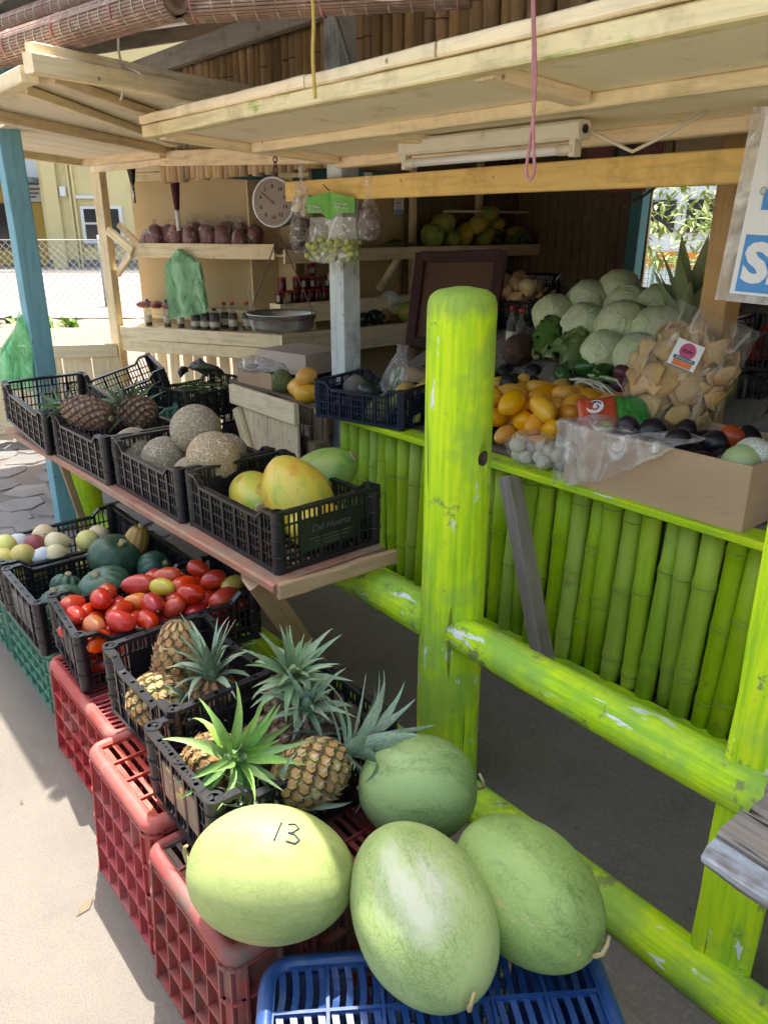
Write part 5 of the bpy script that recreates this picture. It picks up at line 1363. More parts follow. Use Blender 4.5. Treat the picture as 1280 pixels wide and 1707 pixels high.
# bottles with red caps
m_redcap = M_simple('red_cap', (.5, .02, .02), (.4, .015, .015), 10, .35); m_sauce = M_simple('dark_sauce', (.045, .012, .008), (.03, .008, .006), 10, .3); m_bluecap = M_simple('blue_cap', (.05, .15, .4), None, 9, .4)
m_paperlabel = M_simple('paper_label', (.62, .56, .46), (.5, .44, .34), 30, .7); m_amber = M_simple('amber_honey', (.42, .17, .02), None, 9, .3)
def bottle(label, p, r, h, cap, fill=m_sauce, neck=.32, group=None, name='bottle', cat='bottle', lab=True, glassfill=.6):
    o = root(name, label, cat, p, (0, 0, U(0, 6)), group)
    key = ('bot', r, h, fill.name, neck, glassfill)
    if key not in _cache:
        mb = MB(); sh_ = h * (1 - neck)
        mb.lathe([(r * .9, 0), (r, h * .03), (r, sh_ * .9), (r * .75, sh_), (r * .42, sh_ + h * neck * .28), (r * .36, h * .94)], 14); a = mb.mesh('glass_body', m_glass_clear)
        mb = MB(); mb.lathe([(r * .86, .004), (r * .93, h * .05), (r * .93, h * glassfill * .97), (r * .6, h * glassfill)], 12); b = mb.mesh('contents', fill)
        mb = MB(); mb.lathe([(r * .44, h * .90), (r * .44, h), (r * .3, h * 1.005)], 12); c = mb
        mb = MB(); mb.lathe([(r * 1.015, h * .16), (r * 1.015, h * .40)], 14); d = mb.mesh('paper_label', m_paperlabel)
        _cache[key] = (a, b, c, d)
    a, b, c, d = _cache[key]
    ob('glass_body', a, None, o); ob('contents', b, None, o); ob('cap', c.mesh('cap', cap), None, o)
    if lab: ob('paper_label', d, None, o)
    return o
bottle('red capped bottle by the onion crate, left of two', (2.87, 2.52, 1.045), .026, .19, m_redcap, m_sauce, group='red capped bottles by the onions')
bottle('red capped bottle by the onion crate, right of two', (2.86, 2.455, 1.04), .026, .19, m_redcap, m_sauce, group='red capped bottles by the onions')
# peppers, purple onions, scallions
m_pep = M_skin('green_pepper_skin', (.045, .13, .025), (.025, .085, .015), None, (.5, .7), 8, .22); m_pur = M_skin('purple_onion_skin', (.13, .03, .05), (.08, .02, .035), None, (.5, .7), 8, .4)
for i, (lb, p, e) in enumerate((('green pepper under the bottom cabbages', (2.70, 1.945, 1.045), (1.3, .2, .4)), ('green pepper lying beside the scallions', (2.70, 1.86, 1.035), (1.5, .3, 1.4)), ('green pepper half hidden under the lettuce', (2.64, 2.02, 1.01), (1.4, 0, 2.4)))):
    ob('green_pepper', squash(.038, .062, 4, .10, m_pep, i, 'green_pepper'), TM(p, e), None, lb, 'pepper', 'green peppers')
puo = [bulb('purple_onion', m_pur, .042, i, .6) for i in range(2)]
for lb, p in (('purple onion left behind the tortilla chip bag', (2.70, 1.77, 1.04)), ('purple onion higher behind the tortilla chip bag', (2.75, 1.715, 1.06)), ('purple onion low by the chip bag', (2.64, 1.72, 1.0))):
    ob('purple_onion', puo[0], TM(p, (1.2, .4, p[0] * 40)), None, lb, 'onion', 'purple onions')
m_scal = M_leaf('scallion_leaf', (.16, .30, .07), (.10, .22, .04), (.4, .42, .2)); m_scalw = M_simple('scallion_white', (.70, .68, .55), (.55, .56, .38), 20, .4)
for lb, c0, n, sd in (('bunch of scallions lying behind the mangos', (2.66, 1.80, 1.005), 12, 1), ('loose white scallion roots fanned over the mangos', (2.57, 1.83, 1.0), 9, 2)):
    o = root('scallion_bunch', lb, 'scallions', c0, group='scallions'); rr = random.Random(sd)
    for i in range(n):
        dx = Vector((rr.uniform(-.10, .02), rr.uniform(-.22, -.10) if sd == 1 else rr.uniform(-.2, -.05), rr.uniform(-.06, .02))); mid = dx * .5 + Vector((0, 0, .02)); st = Vector((rr.uniform(-.02, .02), rr.uniform(.02, .10), rr.uniform(-.005, .02)))
        mb = MB(); mb.tube([st, st * .4 + Vector((0, 0, .012)), mid, dx], [.005, .0045, .004, .002], 6); ob('stalk', mb.mesh('stalk', m_scal if (sd == 1 and i % 3) else m_scalw), None, o)
# spiky leaved plant behind the bag
ag = root('aloe_leaves', 'bundle of long spiky pale green leaves standing behind the chip bag', 'plant', (3.08, 1.75, 1.14))
AL = [leaf_mesh(c, .11, M_leaf('aloe_leaf', (.33, .38, .19), (.24, .30, .13), (.48, .36, .24)), 60 + i, .5) for i, c in enumerate((.15, .4, .7))]
for i in range(15):
    a = i * 2.4; tl = .06 + .038 * i; ln = U(.30, .46)
    ob('leaf', AL[i % 3], TM((0, 0, 0), Euler((0, 0, a)).to_matrix() @ Euler((0, tl, 0)).to_matrix(), (ln, ln * 1.2, ln)) @ TM((.05, 0, 0)), ag)
# tortilla chip bag
m_chip = M_skin('tortilla_chip', (.56, .37, .15), (.46, .28, .10), (.64, .47, .24), (.5, .7), 12, .7, (.25, .12, .04), (.012, .14, .1), .4)
def chip(seed):
    rr = random.Random(seed); mb = MB(); n = 12; vs = [(0, 0, .006)]; fs = []
    for ring in (.55, 1):
        for k in range(n):
            a = 2 * math.pi * k / n; tri = 1 / max(.5, math.cos(((a + math.pi / 3) % (2 * math.pi / 3)) - math.pi / 3)) * .5
            q = .036 * ring * min(1.12, .45 + tri * .72) * rr.uniform(.93, 1.07); x, y = q * math.cos(a), q * math.sin(a)
            vs.append((x, y, .006 - 8 * x * x + 4 * y * y * rr.uniform(.4, 1.3)))
    for k in range(n):
        k2 = (k + 1) % n; fs += [(0, 1 + k, 1 + k2), (1 + k, 1 + n + k, 1 + n + k2, 1 + k2)]
    mb.add(vs, fs, True); m = len(vs); mb.add([(x, y, z - .0014) for x, y, z in vs], [f[::-1] for f in fs], True)
    for k in range(n): mb.f.append((1 + n + k, m + 1 + n + k, m + 1 + n + (k + 1) % n, 1 + n + (k + 1) % n)); mb.sm.append(False); mb.mi.append(0)
    return mb.mesh('tortilla_chip', m_chip)
chips = [chip(i) for i in range(4)]
chb = root('chip_bag', 'clear bag of tortilla chips with a white and pink label', 'bag'); 
CBM = axisM((2.34, 1.375, .985), (.10, -.12, .42), 0)
chb.matrix_basis = CBM
# local z runs up the bag; find the local direction that faces the street side viewer
fl_ = CBM.to_3x3().inverted() @ Vector((-.75, -.62, .15)); fang = math.atan2(fl_.y, fl_.x)
mb = MB()
def bagfn(r, g, z, i):
    c, s = math.cos(g), math.sin(g); x, y = r * 1.0 * c, r * s * .52
    k = 1 + .10 * noise.noise((c * 2.2, s * 2.2, z * 9)) + .05 * noise.noise((c * 7, s * 7, z * 22)); return (x * k, y * k, z)
mb.lathe([(.05, -.03), (.12, -.015), (.155, .04), (.165, .10), (.165, .17), (.16, .24), (.15, .30), (.15, .34), (.155, .37)], 40, bagfn)
m_chipfilm = M_fabricplastic('chip_bag_film', (.85, .82, .78), .10, .08, 12)
RZ = Euler((0, 0, fang + R(90))).to_matrix()
bgs = ob('film', mb.mesh('film', m_chipfilm), TM((0, 0, 0), RZ), chb)
k = 0
for i in range(0):
    rr = random.Random(900 + i); z = rr.uniform(.0, .285); g = rr.uniform(0, 6.28); q = math.sqrt(rr.uniform(.05, 1)) * (.03 + .078 * math.sin(min(1, z / .09) * 1.57))
    P = RZ @ Vector((q * math.cos(g), q * math.sin(g) * .46, z))
    ob('tortilla_chip', chips[i % 4], TM(P, RZ @ Euler((R(90) + rr.uniform(-.7, .7), rr.uniform(-.7, .7), rr.uniform(0, 6))).to_matrix() if False else (RZ @ Euler((R(90) + rr.uniform(-.6, .6), rr.uniform(0, 6.28) * 0 + rr.uniform(-.5, .5), 0)).to_matrix() @ Euler((0, 0, rr.uniform(0, 6.28))).to_matrix()), rr.uniform(1.1, 1.6)), chb)
for i in range(165):
    rr = random.Random(900 + i); z = rr.uniform(-.005, .275); g = rr.uniform(0, 6.28); lay = (1.0, .8, .55)[i % 3]
    q = (.055 + .092 * math.sin(min(1, (z + .03) / .11) * 1.57)) * lay * (1 - .25 * max(0, z - .2) / .08)
    P = RZ @ Vector((q * math.cos(g), q * math.sin(g) * .50, z)); nv = RZ @ Vector((math.cos(g) * .55, math.sin(g), rr.uniform(-.12, .2))).normalized()
    Rm = nv.to_track_quat('Z', 'Y').to_matrix() @ Euler((rr.uniform(-.22, .22), rr.uniform(-.22, .22), rr.uniform(0, 6.28))).to_matrix()
    ob('tortilla_chip', chips[i % 4], TM(P, Rm, rr.uniform(.95, 1.45)), chb)
m_pink = M_simple('label_pink', (.55, .06, .20), None, 5, .4); m_tealp = M_simple('label_teal', (.02, .16, .22), None, 5, .4); m_or = M_simple('label_orange', (.75, .25, .05), (.7, .15, .03), 40, .4); m_yel = M_simple('label_yellow', (.75, .5, .06), None, 5, .4)
LM = TM(RZ @ Vector((-.035, -.088, .225)), RZ @ Euler((R(84), 0, R(2))).to_matrix())
mb = MB(); mb.box((0, 0, 0), (.088, .088, .0012)); lab = ob('paper_label', mb.mesh('paper_label', m_signwhite), LM, chb)
mb = MB(); mb.tube([(0, .014, .0007), (0, .014, .0014)], .026, 24); ob('label_disc', mb.mesh('label_disc', m_pink), None, lab)
mb = MB(); mb.box((0, -.012, .0016), (.070, .012, .001)); ob('label_ribbon', mb.mesh('label_ribbon', m_tealp), None, lab)
mb = MB(); mb.box((0, -.028, .0010), (.062, .019, .001)); ob('label_chips', mb.mesh('label_chips', m_or), None, lab)
mb = MB(); mb.box((0, -.0415, .0010), (.086, .004, .001)); ob('label_strip', mb.mesh('label_strip', m_tealp), None, lab)
text('lettering', 'POPS', TM((0, .012, .0018)), .015, m_ink, lab, .0003); text('lettering', 'TORTILLA CHIPS', TM((0, -.0122, .0025)), .0075, m_signwhite, lab)
# dark apple crate on the right and green squash under it
mesh_crate('dark crate of red apples at the right edge behind the chip bag', (2.98, 1.20, 1.105), R(100), .50, .34, .17, m_black, (0, 0), False)
for i, p in enumerate(pile(24, 2.84, 3.12, 1.02, 1.40, 1.12, .044, 51)): ob('apple', apl[i % 3], TM(p, (U(-.8, .8), U(-.8, .8), 0), 1.08), None, 'red apple in the dark crate behind the chip bag', 'apple', 'apples in the dark crate')
ob('green_gourd', blob('green_gourd', .045, .13, M_skin('dull_green_gourd', (.12, .16, .07), (.08, .11, .05)), 2, .05, 8), TM((2.66, 1.345, 1.02), (.5, -.3, 0)), None, 'dull green gourd standing behind the cardboard box', 'gourd')
mesh_crate('lower dark crate at the right edge beneath the apples', (2.93, 1.12, .945), R(100), .46, .30, .15, m_black, (0, 0), False)
# navy crate of mixed vegetables on the counter corner
mesh_crate('navy crate of mixed vegetables on the counter by the white post', (2.14, 2.63, .792), R(106), .47, .34, .165, m_navy, (0, 0), True)
m_yq = M_skin('yellow_squash_skin', (.62, .46, .10), (.54, .36, .07), None, (.5, .7), 7, .4); m_lq = M_skin('pale_green_squash_skin', (.38, .42, .12), (.28, .34, .08), (.45, .5, .2), (.5, .7), 7, .4); m_egg = M_skin('dark_gourd_skin', (.022, .04, .028), (.012, .022, .016), None, (.5, .7), 7, .25); m_tan = M_skin('tan_squash_skin', (.50, .34, .17), (.42, .27, .13), None, (.5, .7), 5, .45); m_eggp = M_skin('grey_root_skin', (.22, .19, .15), (.13, .11, .09), (.35, .28, .2), (.5, .7), 12, .7, None, (.01, .1, .1), .4)
longm = lambda nm, r, h, m, s, b=2: lathe_mesh(nm, ell(r, h, 16, -.25), 18, m, bent(.05, 9, s, b))
for lb, nm, me, p, e in (('yellow crookneck squash lying on the navy crate', 'yellow_squash', longm('yellow_squash', .034, .075, m_yq, 1), (2.19, 2.50, .925), (1.45, .1, 1.9)), ('second yellow squash at the right rim of the navy crate', 'yellow_squash', longm('yellow_squash', .032, .06, m_yq, 2), (2.24, 2.44, .93), (1.2, .2, .6)), ('dark round gourd at the front of the navy crate', 'dark_gourd', blob('dark_gourd', .052, .05, m_egg, 3, .05), (2.10, 2.66, .905), (.2, .3, 0)), ('grey knobbly root in the navy crate', 'grey_root', blob('grey_root', .052, .06, m_eggp, 4, .25, 12), (2.12, 2.78, .905), (.6, .3, 0)), ('tan butternut squash behind the navy crate', 'butternut_squash', longm('butternut_squash', .06, .11, m_tan, 5), (2.45, 2.78, .90), (1.5, .2, .3)), ('pale tan squash beside the butternut', 'butternut_squash', longm('butternut_squash', .05, .10, m_tan, 6), (2.46, 2.58, .90), (1.5, .3, 1.1)), ('red tomato on top behind the navy crate', 'tomato', blob('tomato', .042, .038, ms_tom, 7, .05), (2.50, 2.50, .96), (.3, .2, 0)), ('pale cucumber squash low in the navy crate', 'pale_squash', longm('pale_squash', .036, .09, m_lq, 8), (2.09, 2.52, .85), (.7, .3, 0)), ('pale squash at the navy crate middle', 'pale_squash', longm('pale_squash', .038, .08, m_lq, 9), (2.11, 2.60, .85), (.8, .5, 1)), ('pale squash at the navy crate end', 'pale_squash', longm('pale_squash', .036, .085, m_lq, 10), (2.17, 2.45, .855), (.5, .7, 2)), ('orange red pepper showing through the crate end', 'red_pepper', longm('red_pepper', .03, .055, ms_tom, 11), (2.23, 2.47, .86), (.2, .4, 0))):
    ob(nm, me, TM(p, e), None, lb, 'vegetable', 'vegetables in and behind the navy crate')
vb = root('sprout_bag', 'clear pointed bag of green sprouts standing in the navy crate', 'bag', (2.20, 2.60, .88), (.1, .15, 0))
mb = MB(); mb.lathe([(.05, 0), (.072, .03), (.07, .08), (.045, .14), (.022, .19), (.03, .23)], 24, lumpy(.12, 18, 3)); ob('film', mb.mesh('film', m_film), None, vb)
for i in range(22):
    rr = random.Random(i); mb = MB(); a = rr.uniform(0, 6.28); q = rr.uniform(0, .045); mb.tube([(q * math.cos(a), q * math.sin(a), rr.uniform(.01, .04)), (q * .7 * math.cos(a + .3), q * .7 * math.sin(a + .3), rr.uniform(.07, .13))], [.006, .004], 5); ob('sprout', mb.mesh('sprout', m_scal if i % 2 else m_scalw), None, vb)
bottle('dark bottle with a white cap behind the navy crate', (2.62, 2.66, .97), .034, .13, m_white, m_ink, .25, lab=False)
# dark picture frame leaning on the display
pfm = root('picture_frame', 'dark red wooden frame turned back to front, leaning behind the post', 'frame', (2.80, 2.90, 1.02), (0, 0, 0))
PA, PB = Vector((2.72, 3.08, 1.02)), Vector((2.88, 2.67, 1.04)); up_ = Vector((.10, .04, .42))
for a, b, w in ((PA, PB, .05), (PA + up_, PB + up_, .05)): plank('frame_rail', a, b, .03, .055, m_darkwood, pfm)
for a in (PA, PB): plank('frame_stile', a - up_ * .05, a + up_ * 1.05, .055, .031, m_darkwood, pfm, up=(-.9, -.4, .2))
mb = MB(); slab(mb, [PA + Vector((.006, .006, 0)), PB + Vector((.006, .006, 0)), PB + up_ + Vector((.006, .006, 0)), PA + up_ + Vector((.006, .006, 0))], .006); wpart('backing_board', mb, M_simple('brown_hardboard', (.11, .05, .026), (.09, .042, .022), 3, .7), pfm)
# on the timber counter
open_box('small_box', 'small cardboard box with plastic on the timber counter', (2.20, 3.66, .778), (.20, .32, .085), R(4), m_cardboard)
bagmesh('plastic_bag', (2.20, 3.70, .875), (.13, .19, .045), m_film_milky, 7, .35, 9, label='crumpled clear plastic lying on the small cardboard box')
bx = open_box('flat_box', 'flat pinkish box wrapped in film under the weighing pan', (2.36, 3.58, .85), (.30, .36, .11), R(12), m_pinkcard)
mb = MB(); mb.box((0, 0, .111), (.30, .36, .002)); ob('lid_panel', mb.mesh('lid_panel', m_pinkcard), None, bx)
plank('dark_tray', (2.36, 3.40, .808), (2.36, 3.78, .808), .28, .06, m_blacktrim, None, label='dark tray under the flat pinkish box', cat='tray')
m_sour = M_net('soursop_rind', (.14, .17, .05), (.09, .12, .035), (.20, .22, .08), 50, .08, 1.0, .02, .7, None, 10, .1, .008)
ob('custard_apple', blob('custard_apple', .058, .062, m_sour, 2, .12, 18, 0, 30, 20), TM((2.13, 3.42, .835)), None, 'bumpy green custard apple on the timber counter', 'fruit')
for i, (lb, p) in enumerate((('mango nearest the navy crate on the timber counter', (2.10, 3.13, .82)), ('mango on top of the small trio', (2.16, 3.22, .885)), ('mango at the left of the small trio', (2.13, 3.27, .82)), ('greenish mango behind the small trio', (2.20, 3.34, .82)))):
    ob('mango', mgo[i % 3], TM(p, (1.5, .3 * i, 1 + i), 1.1), None, lb, 'mango', 'mangos on the timber counter')
bagmesh('plastic_bag', (2.24, 3.12, .84), (.06, .10, .05), m_film, 9, .3, 9, label='small clear bag of dried chillies by the white post')
# crates stacked behind the gate
mesh_crate('black crate of green beans behind the gate', (1.98, 4.06, .58), R(15), .50, .34, .18, m_black, (0, 0), False)
mesh_crate('black crate beneath the green bean crate', (1.99, 4.07, .385), R(15), .50, .34, .18, m_black, (0, 0), False)
mesh_crate('lowest black crate of the stack behind the gate', (1.97, 4.06, .19), R(15), .50, .34, .18, m_black, (0, 0), False, group=None)
mesh_crate('tilted black crate leaning on the stack near the fence', (1.62, 4.30, .62), R(-12), .52, .34, .19, m_black, (.12, -.28), False)
mesh_crate('teal crate between the shelf and the stacked crates', (1.62, 4.02, .50), R(-20), .34, .26, .18, m_greenc, (0, 0), False)
m_bean = M_simple('green_bean', (.10, .16, .04), (.06, .10, .025), 20, .5)
o = root('green_beans', 'heap of long green beans in the black crate behind the gate', 'beans', (1.98, 4.06, .60)); mb = MB()
for i in range(150):
    rr = random.Random(i); a = rr.uniform(0, 6.28); c = Vector((rr.uniform(-.19, .19), rr.uniform(-.12, .12), rr.uniform(.0, .14))); d = Vector((math.cos(a), math.sin(a), rr.uniform(-.2, .2))) * .06
    mb.tube([c - d, c + Vector((0, 0, .008)), c + d], [.003, .005, .003], 5)
ob('bean_heap', mb.mesh('bean_heap', m_bean), None, o, kind='stuff')
m_plantain = M_skin('black_plantain', (.03, .028, .02), (.018, .016, .012), (.2, .16, .04), (.6, .7), 8, .5)
for i in range(6):
    mb = MB(); mb.tube([(-.09, 0, 0), (-.05, 0, .018), (0, 0, .025), (.05, 0, .018), (.09, 0, 0)], [.006, .02, .023, .02, .006], 8)
    ob('plantain', mb.mesh('plantain', m_plantain), TM((2.02 + U(-.1, .1), 4.12 + U(-.08, .1), .79 + U(0, .03)), (U(-.3, .3), U(-.3, .3), U(0, 6))), None, 'blackened plantain on the green beans', 'plantain', 'plantains on the beans')
# ------------------------------------------------------------------ goods on the back shelves
m_beanred = M_skin('red_bean_mass', (.24, .05, .045), (.14, .03, .03), None, (.5, .7), 60, .5, (.40, .17, .14), (.01, .2, .1), .8, 3, (.55, .62), 90)
m_film_tight = M_fabricplastic('tight_film', (.80, .74, .74), .15, .06, 20)
BGp = [(.22, .06, 1.0, 'knotted bag of red beans lying at the left end of the upper shelf'), (.30, .02, .95, 'bag of red beans slumped in front at the left'), (.38, .08, 1.0, None), (.46, .05, .95, None), (.55, .14, 1.05, None), (.60, .03, .85, None), (.68, .12, 1.0, None), (.74, .05, .95, None), (.82, .14, 1.05, None), (.87, .04, .9, None), (.95, .12, 1.0, None), (1.0, .03, .8, None), (1.06, .12, 1.0, None)]
for i, (t, d, s, lb) in enumerate(BGp):
    o = root('bean_bag', lb or ('upright bag of red beans, %s from the left on the upper shelf' % ('first second third fourth fifth sixth seventh eighth ninth tenth eleventh twelfth thirteenth'.split()[i])), 'bag', L(t, d + .02, 1.446), (U(-.1, .1), U(-.1, .1), U(0, 6)), 'bags of red beans')
    k = s * U(1.0, 1.25)
    mb = MB(); mb.lathe([(.03, .0), (.056, .012), (.060, .05), (.058, .10), (.042, .135), (.014, .15)], 16, lumpy(.34, 42, i)); ob('beans', mb.mesh('beans', m_beanred), TM((0, 0, 0), (.9 if i == 0 else 0, 0, 0), k), o)
    mb = MB(); mb.lathe([(.032, -.0005), (.059, .012), (.064, .05), (.062, .10), (.046, .14), (.012, .158), (.022, .185)], 18, lumpy(.36, 42, i)); ob('film', mb.mesh('film', m_film_tight), TM((0, 0, 0), (.9 if i == 0 else 0, 0, 0), k), o)
GBt = 'sauce bottles on the lower shelf'
for i, (t, d, r, h, cap, lb) in enumerate(((.16, .02, .026, .20, m_bluecap, 'blue capped bottle farthest left on the lower shelf'), (.33, .02, .026, .20, m_bluecap, 'blue capped bottle, second from the left'), (.39, .10, .026, .19, m_bluecap, 'blue capped bottle set back between two others'), (.45, .02, .026, .20, m_bluecap, 'blue capped bottle beside the dark jugs'), (.52, .10, .026, .18, m_bluecap, 'blue capped bottle half hidden by the green bags'), (.78, .10, .036, .19, m_redcap, 'red capped jug behind the labelled jugs'), (.89, .04, .034, .20, m_redcap, 'red capped sauce bottle at the right end'), (.97, .10, .034, .20, m_redcap, 'red capped sauce bottle set back at the right end'))):
    bottle(lb, L(t, d + .03, .877), r, h, cap, m_sauce, .38, GBt, glassfill=.30 if cap is m_bluecap else .62)
for i, t in enumerate((.60, .68, .76)):
    bottle(('dark sauce jug left of three', 'dark sauce jug in the middle of three', 'dark sauce jug right of three')[i], L(t, .03, .877), .038, .155, m_blacktrim, m_sauce, .15, 'dark jugs under the green bags', glassfill=.8)
for i, t in enumerate((.02, .13, .25)):
    ob('bean_pouch', blob('bean_pouch', .05, .028, m_beanred, i, .2, 14), TM(L(t, .20, 1.02), (0, 0, i), (1.4, 1, 1)), None, ('pouch of brown beans at the left end of the back rail', 'pouch of brown beans in the middle of the back rail', 'pouch of brown beans beside the blue capped bottles')[i], 'pouch', 'bean pouches')
bagmesh('plastic_bag', L(1.10, .02, .94), (.07, .07, .05), m_film, 4, .35, 9, label='crumpled clear bag at the right end of the bottle shelf')
# jars with red lids on the stepped side shelf
m_jarred = M_simple('dark_red_preserve', (.10, .012, .012), (.06, .008, .008), 10, .25); m_lid = M_simple('red_lid', (.34, .015, .025), (.28, .012, .02), 10, .35); m_foil = M_simple('grey_lid_label', (.42, .40, .38), None, 10, .4)
def jar(label, p, r=.028, h=.088, fill=None):
    o = root('jar', label, 'jar', p, (0, 0, U(0, 6)), 'preserve jars with red lids')
    if ('jar',) not in _cache:
        mb = MB(); mb.lathe([(r * .92, 0), (r, .006), (r, h * .80), (r * .86, h * .86)], 14); a = mb
        mb = MB(); mb.lathe([(r * .98, h * .84), (r * 1.0, h * .86), (r, h), (r * .9, h * 1.01)], 14); b = mb.mesh('lid', m_lid)
        mb = MB(); mb.box((-r * .98, 0, h * .42), (.004, r * .8, h * .46)); c = mb.mesh('label', m_foil)
        _cache[('jar',)] = (a, b, c)
    a, b, c = _cache[('jar',)]
    ob('glass_body', a.mesh('glass_body', fill or m_jarred), None, o); ob('lid', b, None, o); ob('label', c, None, o)
JX = [3.02, 3.085, 3.15, 3.215, 3.28, 3.345, 3.41, 3.475, 3.54, 3.60]
for i, x in enumerate(JX): jar(('%s jar in the bottom row of preserves, %s from the left' % ('amber' if i in (1, 7) else 'red lidded', 'first second third fourth fifth sixth seventh eighth ninth tenth'.split()[i])), (x, 4.83, 1.071), fill=m_amber if i in (1, 7) else None)
for i, x in enumerate((3.05, 3.17, 3.235, 3.30, 3.36, 3.45, 3.515, 3.57)): jar('jar with a red lid in the second row of preserves, %s from the left' % ('first second third fourth fifth sixth seventh eighth'.split()[i]), (x, 4.83, 1.163))
jar('single jar on top of the stacked preserves', (3.30, 4.83, 1.256)); 
o = root('herb_bunch', 'sprig of green herb hanging in front of the jars', 'herb', (3.02, 4.72, .96))
for i in range(26):
    a = U(0, 6); ob('leaf', LEAF['dull'][i % 5], TM((U(-.03, .03), U(-.02, .02), U(0, .14)), (U(-.9, .9), U(-.9, .9), a), .05), o)
for i, (lb, p, r, m) in enumerate((('yellow green papaya on the lower side shelf', (4.15, 4.72, .95), .085, mp_g), ('dark gourd left of the shelf papaya', (3.82, 4.75, .93), .06, m_egg), ('dark round gourd by the white post', (3.70, 4.74, .92), .055, m_egg), ('tan squash at the back of the lower side shelf', (3.95, 4.82, .93), .06, m_tan))):
    ob('shelf_fruit', blob('shelf_fruit', r, r * 1.15, m, i, .05), TM(p, (1.4, .2 * i, .5)), None, lb, 'fruit', 'fruit on the lower side shelf')
for i, (lb, p) in enumerate((('white printed bag on the side shelf', (4.05, 4.84, 1.04)), ('pale bag of vegetables at the end of the side shelf', (4.40, 4.80, 1.0)))):
    ob('white_bag', blob('white_bag', .075, .07, m_white if i == 0 else m_cabl, i + 3, .3, 12), TM(p), None, lb, 'bag', 'pale bags on the side shelf')
# dark upper shelf: papayas and greens
for i, (x, z, r, m) in enumerate(((4.45, 1.52, .10, mp_g), (4.62, 1.60, .10, mp_g), (4.66, 1.50, .075, mp_g), (4.86, 1.52, .095, mp_y), (4.98, 1.60, .08, mp_y), (5.12, 1.50, .09, mp_g), (5.10, 1.68, .08, mp_g), (5.32, 1.50, .075, mp_y), (5.45, 1.50, .10, mp_y), (5.22, 1.60, .08, mp_g))):
    ob('papaya', papaya(m, 20 + i, r * .9, r * 1.25), TM((x, 4.80 + (i % 2) * .05, z), (U(.6, 1.6), U(-.4, .4), U(0, 6))), None, ('papaya at the left end of the dark shelf', 'dark upright papaya on the dark shelf', 'small green papaya in front on the dark shelf', 'papaya with orange cheek on the dark shelf', 'yellow tipped papaya at the back of the dark shelf', 'green papaya in the middle of the dark shelf', 'topmost green papaya on the dark shelf', 'small papaya right of the middle on the dark shelf', 'orange papaya at the right end of the dark shelf', 'green papaya between the heap and the orange one')[i], 'papaya', 'papayas on the dark shelf')
o = root('onion_greens', 'bunch of scallions with small bulbs lying on the dark shelf', 'scallions', (4.0, 4.70, 1.43))
for i in range(16):
    mb = MB(); y = U(-.04, .06); mb.tube([(U(-.2, -.1), y, .02), (0, y + U(-.02, .02), U(.02, .07)), (U(.12, .2), y, .02)], [.003, .005, .009], 6); ob('stalk', mb.mesh('stalk', m_scal if i % 3 else m_pur), None, o)
for i in range(7):
    o = root('leafy_bunch', 'limp leafy greens at the dark end of the upper shelf', 'greens', (5.15 + .06 * i, 4.72, 1.43), group='limp greens on the dark shelf')
    for k in range(5): ob('leaf', BL[k % 2], TM((0, 0, 0), (U(-1, 1), U(-1, 1), U(0, 6)), (.10, .08, .14)), o)
# calendar
cal = root('calendar', 'paper calendar with blue foot pinned to the side wall', 'calendar', (4.35, 4.945, 1.76))
mb = MB(); mb.box((0, 0, 0), (.34, .004, .17)); ob('sheet', mb.mesh('sheet', m_signwhite), None, cal); mb = MB(); mb.box((0, -.003, -.068), (.335, .003, .034)); ob('blue_foot', mb.mesh('blue_foot', m_signblue), None, cal)
for r_ in range(2):
    for c_ in range(4):
        mb = MB(); mb.box((-.125 + c_ * .083, -.003, .06 - r_ * .062), (.062, .002, .008)); ob('month_bar', mb.mesh('month_bar', m_logored), None, cal)
        mb = MB()
        for q in range(4): mb.box((-.125 + c_ * .083, -.003, .046 - r_ * .062 - q * .010), (.058, .0015, .003))
        ob('date_rows', mb.mesh('date_rows', m_foil), None, cal)
# wall fan
fan = root('wall_fan', 'black wall fan with reddish blades behind the beam', 'fan', (4.3, 2.97, 2.0), (R(8), 0, R(-50)))
mb = MB()
for rr_ in [.05 + .018 * k for k in range(13)]:
    mb.tube([(rr_ * math.cos(a), -.05 + .05 * (rr_ / .27) ** 2, rr_ * math.sin(a)) for a in [2 * math.pi * k / 28 for k in range(29)]], .0018, 4, caps=False)
for k in range(28):
    a = 2 * math.pi * k / 28; mb.tube([(.04 * math.cos(a), -.05, .04 * math.sin(a)), (.15 * math.cos(a), -.04, .15 * math.sin(a)), (.275 * math.cos(a), 0, .275 * math.sin(a))], .0016, 4)
mb.tube([(.277 * math.cos(a), 0, .277 * math.sin(a)) for a in [2 * math.pi * k / 36 for k in range(37)]], .008, 6, caps=False)
ob('wire_guard', mb.mesh('wire_guard', m_rust), None, fan)
m_blade = M_simple('red_fan_blade', (.40, .09, .06), None, 5, .35)
for k in range(4):
    mb = MB(); vs = []; 
    for i in range(6):
        r_ = .05 + .034 * i; w = .05 + .022 * i
        vs += [(r_, -.02 + w * .3, w), (r_, .02 - w * .15, -w * .6)]
    mb.add(vs, [(2 * i, 2 * i + 1, 2 * i + 3, 2 * i + 2) for i in range(5)], True); ob('blade', mb.mesh('blade', m_blade), TM((0, .02, 0), (0, k * math.pi / 2, 0)), fan)
mb = MB(); mb.tube([(0, .0, 0), (0, .14, 0)], [.06, .075], 16); mb.tube([(0, .12, 0), (.1, .3, .12), (.25, .5, .2)], .02, 8); ob('motor', mb.mesh('motor', m_blacktrim), None, fan)
mb = MB(); mb.tube([(0, -.055, 0), (0, -.045, 0)], .045, 16); ob('hub_cap', mb.mesh('hub_cap', m_blacktrim), None, fan)
